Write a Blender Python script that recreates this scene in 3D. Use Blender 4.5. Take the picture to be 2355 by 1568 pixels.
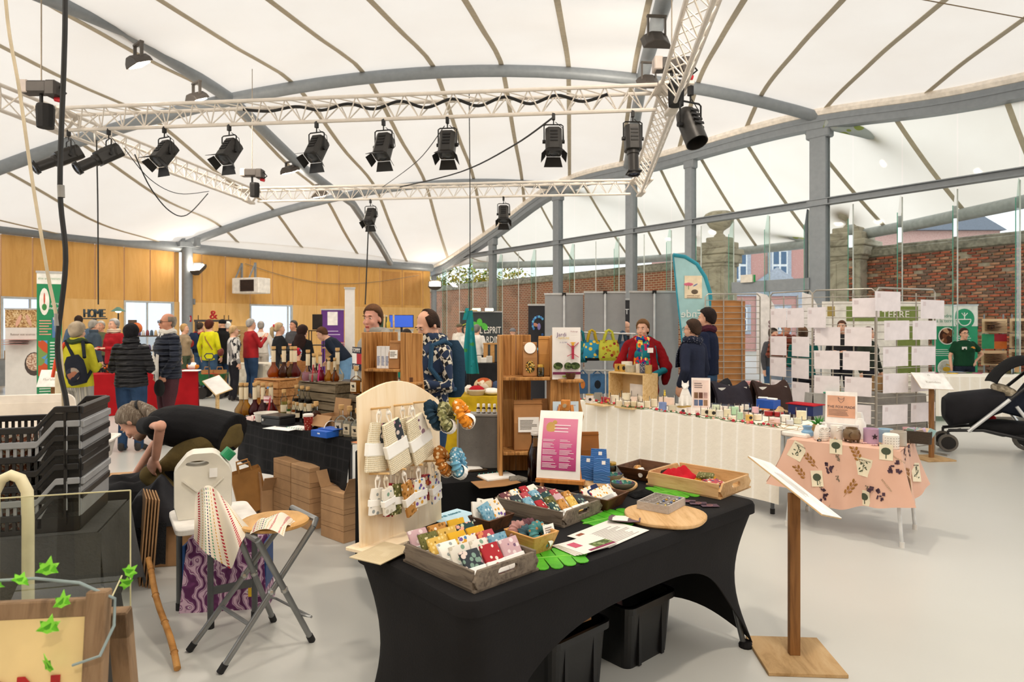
import bpy,bmesh,math,random
from math import sin,cos
import mathutils
from mathutils import Matrix,noise
Vc=getattr(mathutils,"Vector")
PI=math.pi
MT,MR=Matrix.Translation,Matrix.Rotation
RD=random.Random(11)
for o in list(bpy.data.objects):bpy.data.objects.remove(o)
SC=bpy.context.scene
COL=SC.collection
# ---------------------------------------------------------------- camera, sky, exposure
F,HX,HY,CH=1500.0,1177.5,748.0,1.62
cam=bpy.data.cameras.new('camera');CAM=bpy.data.objects.new('camera',cam);COL.objects.link(CAM)
cam.sensor_width=36;cam.lens=F/2355*36;cam.shift_y=-36/2355;cam.clip_end=300;cam.clip_start=.05
CAM.location=(0,0,CH);CAM.rotation_euler=(PI/2,0,0)
cam.dof.use_dof=True;cam.dof.focus_distance=3.2;cam.dof.aperture_fstop=5.6
SC.camera=CAM
W=bpy.data.worlds.new('sky');SC.world=W;W.use_nodes=True
W.node_tree.nodes['Background'].inputs[0].default_value=(.93,.97,1,1)
W.node_tree.nodes['Background'].inputs[1].default_value=1.5
SC.view_settings.view_transform='Standard';SC.view_settings.look='None'
SC.cycles.transparent_max_bounces=40;SC.cycles.max_bounces=8
SC.view_settings.exposure=0.0;SC.view_settings.gamma=1;SC.view_settings.use_curve_mapping=False
# ---------------------------------------------------------------- pixels to places
def at(px,py,d):return Vc(((px-HX)/F*d,d,CH-(py-HY)/F*d))
def onz(px,py,z):return at(px,py,(CH-z)*F/(py-HY))
def gd(px,py):return onz(px,py,0)
def atX(px,d,z):return Vc(((px-HX)/F*d,d,z))
# ---------------------------------------------------------------- materials
def srgb(h):
 if not isinstance(h,str):return tuple(h)+(1,)if len(h)==3 else h
 h=h.lstrip('#');c=[int(h[i:i+2],16)/255 for i in(0,2,4)]
 return tuple(x/12.92 if x<=.04045 else((x+.055)/1.055)**2.4 for x in c)+(1,)
MATS={}
def _new(name):
 m=bpy.data.materials.new(name);m.use_nodes=True
 nt=m.node_tree;b=nt.nodes['Principled BSDF'];return m,nt,b
def _n(nt,t,**kw):
 n=nt.nodes.new(t)
 for k,v in kw.items():
  if k in n.inputs:n.inputs[k].default_value=v
  else:setattr(n,k,v)
 return n
def _ramp(nt,stops,interp='LINEAR'):
 r=nt.nodes.new('ShaderNodeValToRGB');e=r.color_ramp.elements;r.color_ramp.interpolation=interp
 while len(e)<len(stops):e.new(.5)
 for el,(p,c)in zip(e,stops):el.position=p;el.color=srgb(c)
 return r
def _bump(nt,b,src,s,d=.01):
 bp=_n(nt,'ShaderNodeBump',Strength=s,Distance=d);nt.links.new(src,bp.inputs['Height']);nt.links.new(bp.outputs[0],b.inputs['Normal'])
def _coord(nt,sc=(1,1,1),rot=(0,0,0),src='Object'):
 t=nt.nodes.new('ShaderNodeTexCoord');mp=nt.nodes.new('ShaderNodeMapping')
 mp.inputs['Scale'].default_value=sc;mp.inputs['Rotation'].default_value=rot
 nt.links.new(t.outputs[src],mp.inputs[0]);return mp.outputs[0]
def pla(c,rough=.6,metal=0,var=.06,spec=.4,sheen=0):
 k=('plain',c,rough,metal,var)
 if k in MATS:return MATS[k]
 m,nt,b=_new('plain_'+str(c).strip('#'));b.inputs['Roughness'].default_value=rough;b.inputs['Metallic'].default_value=metal
 b.inputs['Specular IOR Level'].default_value=spec
 base=srgb(c)
 if var:
  nz=_n(nt,'ShaderNodeTexNoise',Scale=9.0,Detail=3.0);nt.links.new(_coord(nt),nz.inputs['Vector'])
  a=tuple(min(1,x*(1-var*2))for x in base[:3])+(1,);d=tuple(min(1,x*(1+var*2))for x in base[:3])+(1,)
  r=_ramp(nt,[(.3,a),(.7,d)]);nt.links.new(nz.outputs[0],r.inputs[0]);nt.links.new(r.outputs[0],b.inputs[0])
 else:b.inputs[0].default_value=base
 MATS[k]=m;return m
def fab(c,rough=.9,bump=.35,sc=60,var=.1):
 k=('fab',c,rough,bump,sc)
 if k in MATS:return MATS[k]
 m,nt,b=_new('fabric_'+str(c).strip('#'));b.inputs['Roughness'].default_value=rough;b.inputs['Specular IOR Level'].default_value=.15
 co=_coord(nt);base=srgb(c)
 nz=_n(nt,'ShaderNodeTexNoise',Scale=5.0,Detail=4.0);nt.links.new(co,nz.inputs['Vector'])
 a=tuple(x*(1-var*2)for x in base[:3])+(1,);d=tuple(min(1,x*(1+var*2))for x in base[:3])+(1,)
 r=_ramp(nt,[(.3,a),(.7,d)]);nt.links.new(nz.outputs[0],r.inputs[0]);nt.links.new(r.outputs[0],b.inputs[0])
 n2=_n(nt,'ShaderNodeTexNoise',Scale=float(sc),Detail=2.0);nt.links.new(co,n2.inputs['Vector']);_bump(nt,b,n2.outputs[0],bump,.01)
 MATS[k]=m;return m
def wood(c1,c2,sc=(3,3,30),rough=.55,k2=None,dist=3.0,rot=(0,0,0)):
 """grain runs along the axis with the smallest scale"""
 k=('wood',c1,c2,sc,rough,rot)
 if k in MATS:return MATS[k]
 m,nt,b=_new('wood_'+str(c1).strip('#'));b.inputs['Roughness'].default_value=rough;b.inputs['Specular IOR Level'].default_value=.3
 co=_coord(nt,sc,rot)
 n1=_n(nt,'ShaderNodeTexNoise',Scale=1.0,Detail=6.0,Distortion=dist*.25,Roughness=.65);nt.links.new(co,n1.inputs['Vector'])
 r=_ramp(nt,[(.32,c2),(.5,c1),(.72,c1 if k2 is None else k2)]);nt.links.new(n1.outputs[0],r.inputs[0]);nt.links.new(r.outputs[0],b.inputs[0])
 _bump(nt,b,n1.outputs[0],.15,.004)
 MATS[k]=m;return m
def cells(cols,sc=20,rough=.85,bump=.2,src='Object',rnd=1.0,key='',stretch=(1,1,1)):
 """printed cloth: random patches of several colours"""
 k=('cells',tuple(cols),sc,rough,stretch)
 if k in MATS:return MATS[k]
 m,nt,b=_new('print_'+str(cols[0]).strip('#'));b.inputs['Roughness'].default_value=rough;b.inputs['Specular IOR Level'].default_value=.15
 co=_coord(nt,stretch,src=src);v=_n(nt,'ShaderNodeTexVoronoi',Scale=float(sc),Randomness=rnd);nt.links.new(co,v.inputs['Vector'])
 sep=nt.nodes.new('ShaderNodeSeparateColor');nt.links.new(v.outputs['Color'],sep.inputs[0])
 n=len(cols);r=_ramp(nt,[(i/n,c)for i,c in enumerate(cols)],'CONSTANT');nt.links.new(sep.outputs[0],r.inputs[0]);nt.links.new(r.outputs[0],b.inputs[0])
 _bump(nt,b,v.outputs['Distance'],bump,.01);MATS[k]=m;return m
def dots(base,cols,sc=25,rad=.32,rough=.85,bump=.0,rnd=.8,stretch=(1,1,1),metal=0):
 """blobs of colour on a ground"""
 k=('dots',base,tuple(cols),sc,rad,rnd,stretch)
 if k in MATS:return MATS[k]
 m,nt,b=_new('dots_'+str(base).strip('#'));b.inputs['Roughness'].default_value=rough;b.inputs['Specular IOR Level'].default_value=.2
 co=_coord(nt,stretch);v=_n(nt,'ShaderNodeTexVoronoi',Scale=float(sc),Randomness=rnd);nt.links.new(co,v.inputs['Vector'])
 sep=nt.nodes.new('ShaderNodeSeparateColor');nt.links.new(v.outputs['Color'],sep.inputs[0])
 n=len(cols);r=_ramp(nt,[(i/n,c)for i,c in enumerate(cols)],'CONSTANT');nt.links.new(sep.outputs[1],r.inputs[0])
 lt=_n(nt,'ShaderNodeMath',operation='LESS_THAN');lt.inputs[1].default_value=rad;nt.links.new(v.outputs['Distance'],lt.inputs[0])
 mx=nt.nodes.new('ShaderNodeMix');mx.data_type='RGBA';nt.links.new(lt.outputs[0],mx.inputs[0]);mx.inputs[6].default_value=srgb(base);nt.links.new(r.outputs[0],mx.inputs[7])
 nt.links.new(mx.outputs[2],b.inputs[0])
 if bump:_bump(nt,b,v.outputs['Distance'],bump,.01)
 MATS[k]=m;return m
def stripes(cols,freq=30,axis='Z',rough=.85,dist=0.0,bump=0,widths=None):
 k=('str',tuple(cols),freq,axis,dist)
 if k in MATS:return MATS[k]
 m,nt,b=_new('stripes_'+str(cols[0]).strip('#'));b.inputs['Roughness'].default_value=rough;b.inputs['Specular IOR Level'].default_value=.15
 w=_n(nt,'ShaderNodeTexWave',Scale=float(freq),Distortion=float(dist));w.bands_direction=axis;w.wave_profile='SAW';nt.links.new(_coord(nt),w.inputs['Vector'])
 n=len(cols);r=_ramp(nt,[(i/n if widths is None else widths[i],c)for i,c in enumerate(cols)],'CONSTANT');nt.links.new(w.outputs[1],r.inputs[0]);nt.links.new(r.outputs[0],b.inputs[0])
 if bump:_bump(nt,b,w.outputs[1],bump,.01)
 MATS[k]=m;return m
def puffer(c,freq=4.2):
 k=('puff',c,freq)
 if k in MATS:return MATS[k]
 m,nt,b=_new('quilted_'+c.strip('#'));b.inputs['Roughness'].default_value=.5;b.inputs[0].default_value=srgb(c);b.inputs['Specular IOR Level'].default_value=.3
 w=_n(nt,'ShaderNodeTexWave',Scale=freq,Distortion=1.2,Detail=1.0);w.bands_direction='Z';nt.links.new(_coord(nt),w.inputs['Vector']);_bump(nt,b,w.outputs[1],1.0,.05)
 MATS[k]=m;return m
def glass(c='eaf4f0',a=.9,rough=.02,fres=1.45):
 """thin clear pane: tinted see-through with mirror reflection"""
 k=('glass',c,a,fres)
 if k in MATS:return MATS[k]
 m=bpy.data.materials.new('glass_'+c);m.use_nodes=True;nt=m.node_tree;nt.nodes.clear()
 out=nt.nodes.new('ShaderNodeOutputMaterial');mx=nt.nodes.new('ShaderNodeMixShader');tr=nt.nodes.new('ShaderNodeBsdfTransparent');gl=nt.nodes.new('ShaderNodeBsdfGlossy');fr=nt.nodes.new('ShaderNodeFresnel')
 fr.inputs[0].default_value=fres;cc=srgb(c);tr.inputs[0].default_value=tuple(x*a for x in cc[:3])+(1,);gl.inputs['Roughness'].default_value=rough;gl.inputs[0].default_value=(1,1,1,1)
 nt.links.new(fr.outputs[0],mx.inputs[0]);nt.links.new(tr.outputs[0],mx.inputs[1]);nt.links.new(gl.outputs[0],mx.inputs[2]);nt.links.new(mx.outputs[0],out.inputs[0])
 MATS[k]=m;return m
def liquid(c,a=.75):
 """coloured drink: half see-through body colour"""
 k=('liq',c,a)
 if k in MATS:return MATS[k]
 m=bpy.data.materials.new('liquid_'+c);m.use_nodes=True;nt=m.node_tree;nt.nodes.clear()
 out=nt.nodes.new('ShaderNodeOutputMaterial');mx=_n(nt,'ShaderNodeMixShader');mx.inputs[0].default_value=a
 tr=nt.nodes.new('ShaderNodeBsdfTransparent');tr.inputs[0].default_value=srgb(c)
 b=nt.nodes.new('ShaderNodeBsdfPrincipled');b.inputs[0].default_value=srgb(c);b.inputs['Roughness'].default_value=.1
 tl=nt.nodes.new('ShaderNodeBsdfTranslucent');tl.inputs[0].default_value=srgb(c);ad=nt.nodes.new('ShaderNodeMixShader');ad.inputs[0].default_value=.5
 nt.links.new(b.outputs[0],ad.inputs[1]);nt.links.new(tl.outputs[0],ad.inputs[2])
 nt.links.new(tr.outputs[0],mx.inputs[1]);nt.links.new(ad.outputs[0],mx.inputs[2]);nt.links.new(mx.outputs[0],out.inputs[0])
 MATS[k]=m;return m
def emit(c,s=4.0):
 k=('em',c,s)
 if k in MATS:return MATS[k]
 m=bpy.data.materials.new('lamp_'+c);m.use_nodes=True;nt=m.node_tree;b=nt.nodes['Principled BSDF']
 b.inputs[0].default_value=srgb(c);b.inputs['Emission Color'].default_value=srgb(c);b.inputs['Emission Strength'].default_value=s;MATS[k]=m;return m
 # ---------------------------------------------------------------- mesh builder
def ortho(d):
 d=Vc(d).normalized();a=Vc((0,0,1))if abs(d.z)<.9 else Vc((1,0,0))
 u=d.cross(a).normalized();return u,d.cross(u).normalized()
class MB:
 def __init__(s):s.v=[];s.f=[];s.m=[];s.x=None;s.mi=0
 def _add(s,vs,fs):
  o=len(s.v);s.v+=[tuple(s.x@Vc(p))if s.x else tuple(p)for p in vs]
  s.f+=[tuple(i+o for i in f)for f in fs];s.m+=[s.mi]*len(fs);return s
 def box(s,c,sz,r=None):
  h=[x/2 for x in sz];vs=[Vc((i*h[0],j*h[1],k*h[2]))for i in(-1,1)for j in(-1,1)for k in(-1,1)]
  if r is not None:
   if isinstance(r,(int,float)):r=MR(r,3,'Z')
   vs=[r@v for v in vs]
  return s._add([v+Vc(c)for v in vs],[(0,1,3,2),(4,6,7,5),(0,4,5,1),(2,3,7,6),(0,2,6,4),(1,5,7,3)])
 def bb(s,x0,x1,y0,y1,z0,z1):return s.box(((x0+x1)/2,(y0+y1)/2,(z0+z1)/2),(abs(x1-x0),abs(y1-y0),abs(z1-z0)))
 def bar(s,p,q,w,h,up=(0,0,1)):
  p,q=Vc(p),Vc(q);d=(q-p);L=d.length;d.normalize();u=d.cross(Vc(up))
  u=u.normalized()if u.length>1e-4 else ortho(d)[0];n=u.cross(d)
  return s.box((p+q)/2,(w,L,h),Matrix((u,d,n)).transposed())
 def loft(s,rings,cap=True,closed=True):
  n=len(rings[0]);vs=[p for r in rings for p in r];fs=[]
  for i in range(len(rings)-1):
   for j in range(n if closed else n-1):
    a,b=i*n+j,i*n+(j+1)%n;fs.append((a,b,b+n,a+n))
  if cap:fs.append(tuple(range(n-1,-1,-1)));fs.append(tuple(range((len(rings)-1)*n,len(rings)*n)))
  return s._add(vs,fs)
 def tube(s,pts,r,n=8,cap=True,closed=False):
  pts=[Vc(p)for p in pts];k=len(pts);rr=r if isinstance(r,(list,tuple))else[r]*k;rings=[];u=None
  for i in range(k):
   d=(pts[(i+1)%k]-pts[i-1])if closed else(pts[min(i+1,k-1)]-pts[max(i-1,0)])
   d=d.normalized()if d.length>1e-7 else Vc((0,0,1))
   if u is None:u=ortho(d)[0]
   u=(u-d*u.dot(d));u=u.normalized()if u.length>1e-5 else ortho(d)[0];w=d.cross(u)
   rings.append([pts[i]+(u*cos(t)+w*sin(t))*rr[i]for t in[2*PI*j/n for j in range(n)]])
  if closed:rings.append(rings[0]);cap=False
  return s.loft(rings,cap)
 def cyl(s,p,q,r,r2=None,n=12):return s.tube([p,q],[r,r if r2 is None else r2],n)
 def lathe(s,prof,n=16,o=(0,0,0),cap=True,sx=1,sy=1):
  o=Vc(o);return s.loft([[o+Vc((r*cos(2*PI*j/n)*sx,r*sin(2*PI*j/n)*sy,z))for j in range(n)]for r,z in prof],cap)
 def ell(s,c,rx,ry,rz,nu=12,nv=8,rot=None):
  c=Vc(c);vs=[]
  for i in range(1,nv):
   t=PI*i/nv
   for j in range(nu):
    p=2*PI*j/nu;vs.append(Vc((rx*sin(t)*cos(p),ry*sin(t)*sin(p),rz*cos(t))))
  vs+=[Vc((0,0,rz)),Vc((0,0,-rz))];T,B=len(vs)-2,len(vs)-1;fs=[]
  for i in range(nv-2):
   for j in range(nu):a,b=i*nu+j,i*nu+(j+1)%nu;fs.append((a,a+nu,b+nu,b))
  for j in range(nu):fs.append((T,j,(j+1)%nu));fs.append((B,(nv-2)*nu+(j+1)%nu,(nv-2)*nu+j))
  if rot is not None:vs=[rot@v for v in vs]
  return s._add([v+c for v in vs],fs)
 def prism(s,poly,z0,z1,fr=None):
  a=[Vc((x,y,z0))for x,y in poly];b=[Vc((x,y,z1))for x,y in poly]
  if fr is not None:a=[fr@v for v in a];b=[fr@v for v in b]
  return s.loft([a,b])
 def grid(s,fn,nu,nv,t=0,nrm=None):
  """sheet fn(u, v); with t a closed slab of that thickness"""
  P=[[Vc(fn(i/nu,j/nv))for j in range(nv+1)]for i in range(nu+1)]
  q=lambda i,j:i*(nv+1)+j;fs=[(q(i,j),q(i+1,j),q(i+1,j+1),q(i,j+1))for i in range(nu)for j in range(nv)];vs=[p for r in P for p in r]
  if t:
   N=[]
   for i in range(nu+1):
    for j in range(nv+1):
     a=P[min(i+1,nu)][j]-P[max(i-1,0)][j];b=P[i][min(j+1,nv)]-P[i][max(j-1,0)];n=a.cross(b);N.append(n.normalized()if n.length>1e-9 else Vc((0,0,1)))
   K=len(vs);vs=vs+[p-n*t for p,n in zip(vs,N)];fs=fs+[tuple(i+K for i in reversed(f))for f in fs]
   edge=[q(i,0)for i in range(nu+1)]+[q(nu,j)for j in range(1,nv+1)]+[q(i,nv)for i in range(nu-1,-1,-1)]+[q(0,j)for j in range(nv-1,0,-1)]
   fs+=[(b,a,a+K,b+K)for a,b in zip(edge,edge[1:]+edge[:1])]
  return s._add(vs,fs)
 def mesh(s,name,mats,smooth=False,bevel=0,seg=1,ang=40):
  me=bpy.data.meshes.new(name);me.from_pydata(s.v,[],s.f)
  for m in(mats if isinstance(mats,(list,tuple))else[mats]):me.materials.append(m)
  if any(s.m):me.polygons.foreach_set('material_index',s.m)
  if bevel or True:
   bm=bmesh.new();bm.from_mesh(me);bmesh.ops.recalc_face_normals(bm,faces=bm.faces)
   if bevel:
    es=[e for e in bm.edges if len(e.link_faces)==2 and e.calc_face_angle(0)>.5]
    bmesh.ops.bevel(bm,geom=es,offset=bevel,segments=seg,affect='EDGES',clamp_overlap=True)
   bm.to_mesh(me);bm.free()
  if smooth:
   me.polygons.foreach_set('use_smooth',[True]*len(me.polygons))
   try:me.set_sharp_from_angle(angle=math.radians(ang))
   except Exception:pass
  me.update();return me
 def bd(s,name,mats,parent=None,smooth=False,bevel=0,seg=1,loc=None,rz=0,ang=40):
  o=bpy.data.objects.new(name,s.mesh(name,mats,smooth,bevel,seg,ang));COL.objects.link(o)
  if parent:o.parent=parent
  if loc is not None:o.location=loc
  if rz:o.rotation_euler.z=rz
  return o
def tag(o,label,cat,group=None):
 o['label']=label;o['category']=cat
 if group:o['group']=group
 return o
def thing(name,label,cat,loc=(0,0,0),rz=0,group=None):
 o=bpy.data.objects.new(name,None);o.empty_display_size=.1;COL.objects.link(o);o.location=loc;o.rotation_euler.z=rz
 return tag(o,label,cat,group)
def struct(o):o['kind']='structure';return o
def sroot(name):
 o=bpy.data.objects.new(name,None);COL.objects.link(o);return struct(o)
def copy_tree(o,parent=None):
 c=o.copy();COL.objects.link(c);c.parent=parent
 for ch in[x for x in o.children]:copy_tree(ch,c)
 return c
def dup(o,loc,rz=None,label=None,group=None,s=None):
 c=copy_tree(o);c.location=loc
 if rz is not None:c.rotation_euler.z=rz
 if label:c['label']=label
 if group:c['group']=group
 if s:c.scale=(s,s,s)if not isinstance(s,tuple)else s
 return c
def frame(o,xa,ya=None,up=None):
 """matrix with origin o, x axis along xa, z along up"""
 x=Vc(xa).normalized();z=Vc(up or(0,0,1));z=(z-x*z.dot(x)).normalized();y=z.cross(x)
 m=Matrix((x,y,z)).transposed().to_4x4();m.translation=Vc(o);return m
TXT={}
def text(s,size,m,parent,mtx,ext=.0008,name='lettering',ax='CENTER',sx=1.0,bold=0):
 """flat lettering lying in the local xy plane of mtx"""
 cu=bpy.data.curves.new('t','FONT');cu.body=s;cu.size=size;cu.align_x=ax;cu.align_y='CENTER';cu.extrude=ext;cu.resolution_u=2;cu.offset=bold
 ob=bpy.data.objects.new('t',cu);me=bpy.data.meshes.new_from_object(ob);bpy.data.objects.remove(ob);bpy.data.curves.remove(cu)
 me.materials.clear();me.materials.append(m);me.name=name
 o=bpy.data.objects.new(name,me);COL.objects.link(o);o.parent=parent
 o.matrix_local=(mtx if isinstance(mtx,Matrix)else MT(mtx))@Matrix.Diagonal((sx,1,1,1));return o
def lines(mb,x0,x1,y0,y1,n,fr,seed=0,h=.5,t=.0006,jag=.35):
 """rows of small print as thin raised bars"""
 r=random.Random(seed);dy=(y1-y0)/n
 for i in range(n):
  w=(x1-x0)*(1-jag*r.random());c=fr@Vc(((x0+x0+w)/2,y0+(i+.5)*dy,t/2));mb.box(c,(w,dy*h,t),fr.to_3x3())
 return mb
UPR=MR(PI/2,4,'X')
# ================================================================ the hall
C_STEEL=pla('868c91',.45,.1,.03);C_WHITE=pla('f2efe9',.6)
# ---- floor
m,nt,b=_new('floor_resin');b.inputs['Roughness'].default_value=.22;b.inputs['Specular IOR Level'].default_value=.45
co=_coord(nt);n1=_n(nt,'ShaderNodeTexNoise',Scale=.5,Detail=3.0,Roughness=.5);nt.links.new(co,n1.inputs['Vector'])
r=_ramp(nt,[(.3,'c6c6c0'),(.55,'cbcbc6'),(.75,'d0d0cb')]);nt.links.new(n1.outputs[0],r.inputs[0]);nt.links.new(r.outputs[0],b.inputs[0])
b.inputs['Roughness'].default_value=.28
struct(MB().bb(-24,22,-14,34,-.2,0).bd('floor',m))
# ---- wood wall: an arc through three places read off the photo
A0,A1,A2=Vc((-13.66,17.4,0)),Vc((-11.1,21.8,0)),Vc((-3.69,29.5,0))
def circ(a,b,c):
 ax,ay,bx,by,cx,cy=a.x,a.y,b.x,b.y,c.x,c.y;d=2*(ax*(by-cy)+bx*(cy-ay)+cx*(ay-by))
 ux=((ax*ax+ay*ay)*(by-cy)+(bx*bx+by*by)*(cy-ay)+(cx*cx+cy*cy)*(ay-by))/d
 uy=((ax*ax+ay*ay)*(cx-bx)+(bx*bx+by*by)*(ax-cx)+(cx*cx+cy*cy)*(bx-ax))/d
 return Vc((ux,uy,0)),(Vc((ux,uy,0))-a).length
WC,WR=circ(A0,A1,A2)
def wang(px):
 d=Vc(((px-HX)/F,1,0));d.normalize();q=-WC;bq=d.dot(q);t=-bq+math.sqrt(bq*bq-q.dot(q)+WR*WR);p=d*t-WC;return math.atan2(p.y,p.x)
def wpt(a,z,off=0):return Vc((WC.x+(WR-off)*cos(a),WC.y+(WR-off)*sin(a),z))
def arcblock(mb,a0,a1,z0,z1,o0,o1,n=3):
 """a curved slab of the wall between two angles; offsets count inward"""
 rings=[]
 for i in range(n+1):
  a=a0+(a1-a0)*i/n;rings.append([wpt(a,z0,o0),wpt(a,z1,o0),wpt(a,z1,o1),wpt(a,z0,o1)])
 return mb.loft(rings)
ZP0,ZP1=2.40,4.06
WOODW=wood('d6a35a','c9954d',(3,3,.5),.5,'dfad68',4)
m,nt,b=_new('perforated_ply');b.inputs['Roughness'].default_value=.6
co=_coord(nt);
tc=nt.nodes.new('ShaderNodeTexCoord');sx=nt.nodes.new('ShaderNodeSeparateXYZ');nt.links.new(tc.outputs['UV'],sx.inputs[0])
def _fr(o,k):
 a=_n(nt,'ShaderNodeMath',operation='MULTIPLY');a.inputs[1].default_value=k;nt.links.new(o,a.inputs[0]);f=_n(nt,'ShaderNodeMath',operation='FRACT');nt.links.new(a.outputs[0],f.inputs[0])
 g=_n(nt,'ShaderNodeMath',operation='SUBTRACT');g.inputs[1].default_value=.5;nt.links.new(f.outputs[0],g.inputs[0]);h=_n(nt,'ShaderNodeMath',operation='ABSOLUTE');nt.links.new(g.outputs[0],h.inputs[0]);return h.outputs[0]
u_,v_=_fr(sx.outputs[0],24),_fr(sx.outputs[1],46)
mx_=_n(nt,'ShaderNodeMath',operation='MAXIMUM');nt.links.new(u_,mx_.inputs[0]);nt.links.new(v_,mx_.inputs[1])
lt_=_n(nt,'ShaderNodeMath',operation='LESS_THAN');lt_.inputs[1].default_value=.27;nt.links.new(mx_.outputs[0],lt_.inputs[0])
cn=_coord(nt,(5,5,.8));n1=_n(nt,'ShaderNodeTexNoise',Scale=1.0,Detail=6.0,Distortion=1.0);nt.links.new(cn,n1.inputs['Vector']);r=_ramp(nt,[(.3,'c48c46'),(.5,'cf984e'),(.7,'d9a55c')]);nt.links.new(n1.outputs[0],r.inputs[0])
mc=nt.nodes.new('ShaderNodeMix');mc.data_type='RGBA';nt.links.new(lt_.outputs[0],mc.inputs[0]);nt.links.new(r.outputs[0],mc.inputs[6]);mc.inputs[7].default_value=srgb('86582a');nt.links.new(mc.outputs[2],b.inputs[0])
PERF=m
wl=sroot('wall_left');EDG=[-210,-130,-62,2,75,146.5,218.5,285.5,345.5,402,413];EDG2=[434,464,518.5,575.5,627,674,728.5,779.5,826,873.5,925,972.5,990]
def panel_run(E):
 for i in range(len(E)-1):
  a0,a1=wang(E[i]),wang(E[i+1]);g=.0006*(1 if a1>a0 else-1);a0+=g;a1-=g
  p=arcblock(MB(),a0,a1,ZP0,ZP1,-.08,0).bd('panel',WOODW,wl)
  fw=.06/WR*(1 if a1>a0 else-1)
  if abs(a1-a0)>.03:
   f=arcblock(MB(),a0+fw*1.3,a1-fw*1.3,ZP0+.11,ZP1-.1,0,.006);o=f.bd('perforated_field',PERF,p)
   me=o.data;uv=me.uv_layers.new(name='uv');aa=a0+fw*1.3;ab=a1-fw*1.3
   for L in me.loops:
    c=me.vertices[L.vertex_index].co;an=math.atan2(c.y-WC.y,c.x-WC.x);uv.data[L.index].uv=((an-aa)/(ab-aa),(c.z-ZP0)/(ZP1-ZP0))
panel_run(EDG);panel_run(EDG2)
# lower boards between the openings
WOODL=wood('e0b472','d6a863',(2.5,2.5,.4),.5,'e6bd7e',4)
for pa,pb in((-210,-130),(-130,1),(131,146),(146.5,218),(218.5,284.5),(400,413),(434,464),(464.5,518.5),(519,574),(673,728),(728.5,778.5),(779,825.5),(826,873),(873.5,924.5),(925,972),(972.5,990)):
 arcblock(MB(),wang(pa),wang(pb),0,ZP0,-.08,0).bd('board',WOODL,wl)
arcblock(MB(),wang(-210),wang(990),0,.12,0,.02,24).bd('skirting',pla('6b5a45'),wl)
# openings: frame + glass
def opening(k,pa,pb,mull):
 r=sroot('window_%d'%k);a0,a1=wang(pa),wang(pb);fm=pla('b9bdbd',.5);f=MB();w=.03/WR*(1 if a1>a0 else-1)*2
 arcblock(f,a0,a0+w,0,ZP0,-.08,.02);arcblock(f,a1-w,a1,0,ZP0,-.08,.02);arcblock(f,a0,a1,ZP0-.06,ZP0,-.08,.02)
 for q in mull:aq=a0+(a1-a0)*q;arcblock(f,aq,aq+w*.7,0,ZP0-.06,-.05,0)
 f.bd('frame',fm,r);arcblock(MB(),a0+w,a1-w,.02,ZP0-.06,-.05,-.04).bd('pane',glass('f2f8ff',.97),r)
opening(1,1,131,(.5,));opening(2,284.5,400,(.45,));opening(3,574,673,(.88,))
# ---- glass wall plane
GD=Vc(((35-HX)/F,1,0)).normalized();GK=2.92*F/.152
def gpt(px,z=0):d=GK/(px-35);return Vc(((px-HX)/F*d,d,z))
GO=gpt(1885);GN=Vc((GD.y,-GD.x,0))
ZT=4.54
def gout(x,y):return(Vc((x,y,0))-GO).dot(GN)
def wout(x,y):return(Vc((x,y,0))-WC).length-WR
# ---- membrane height
def lerp_tab(T,w):
 if w<=T[0][0]:return T[0][1]
 n=len(T)
 for i in range(n-1):
  (a,p),(c,q)=T[i],T[i+1]
  if w<=c:
   h=c-a;t=(w-a)/h;m0=(q-T[i-1][1])/(c-T[i-1][0])if i>0 else 0;m1=(T[i+2][1]-p)/(T[i+2][0]-a)if i<n-2 else 0
   return(2*t**3-3*t*t+1)*p+(t**3-2*t*t+t)*h*m0+(3*t*t-2*t**3)*q+(t**3-t*t)*h*m1
 return T[-1][1]
TP=[(-16,6.6),(6,6.6),(9,6.75),(12,7.2),(14.85,7.57),(19,7.12),(22.93,6.78),(26,5.62),(29.5,4.5),(31,4.25),(34,4.1)]
TCV=[(4,.001),(7,.002),(9,.004),(11,.009),(14.85,.0188),(22.9,.021),(30,.012)]
def mz(x,y):
 w=y-.102*x;x0=.7-(w-14.85)*.1485;z=lerp_tab(TP,w)-lerp_tab(TCV,w)*(x-x0)**2
 k=.25;a,c=z,4.24;h=max(k-abs(a-c),0)/k;return max(a,c)+h*h*k/4
def sline(x0,w):
 s=.133 if w<14.85 else .075+.013*x0;x=x0+(w-14.85)*s;return x,w+.102*x
def send(x0,out):
 w=8.0
 while w<34:
  x,y=sline(x0,w)
  if(wout(x,y)>-.02 and y>12)or gout(x,y)>0:break
  w+=.06
 return w
m=bpy.data.materials.new('white_membrane');m.use_nodes=True;nt=m.node_tree;nt.nodes.clear()
out=nt.nodes.new('ShaderNodeOutputMaterial');mx=nt.nodes.new('ShaderNodeMixShader');mx.inputs[0].default_value=.55
df=nt.nodes.new('ShaderNodeBsdfDiffuse');tl=nt.nodes.new('ShaderNodeBsdfTranslucent');df.inputs[0].default_value=(.86,.83,.80,1)
nz=_n(nt,'ShaderNodeTexNoise',Scale=.6,Detail=5.0);nt.links.new(_coord(nt),nz.inputs['Vector']);rp=_ramp(nt,[(.3,(.88,.79,.70)),(.7,(.94,.86,.775))]);nt.links.new(nz.outputs[0],rp.inputs[0]);nt.links.new(rp.outputs[0],tl.inputs[0])
nt.links.new(df.outputs[0],mx.inputs[1]);nt.links.new(tl.outputs[0],mx.inputs[2]);nt.links.new(mx.outputs[0],out.inputs[0]);MEMB=m
ceil=sroot('ceiling');SEAM=pla('b9ad98',.7,0,.04)
XS=[-.23+1.53*k for k in range(-14,13)]
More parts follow.
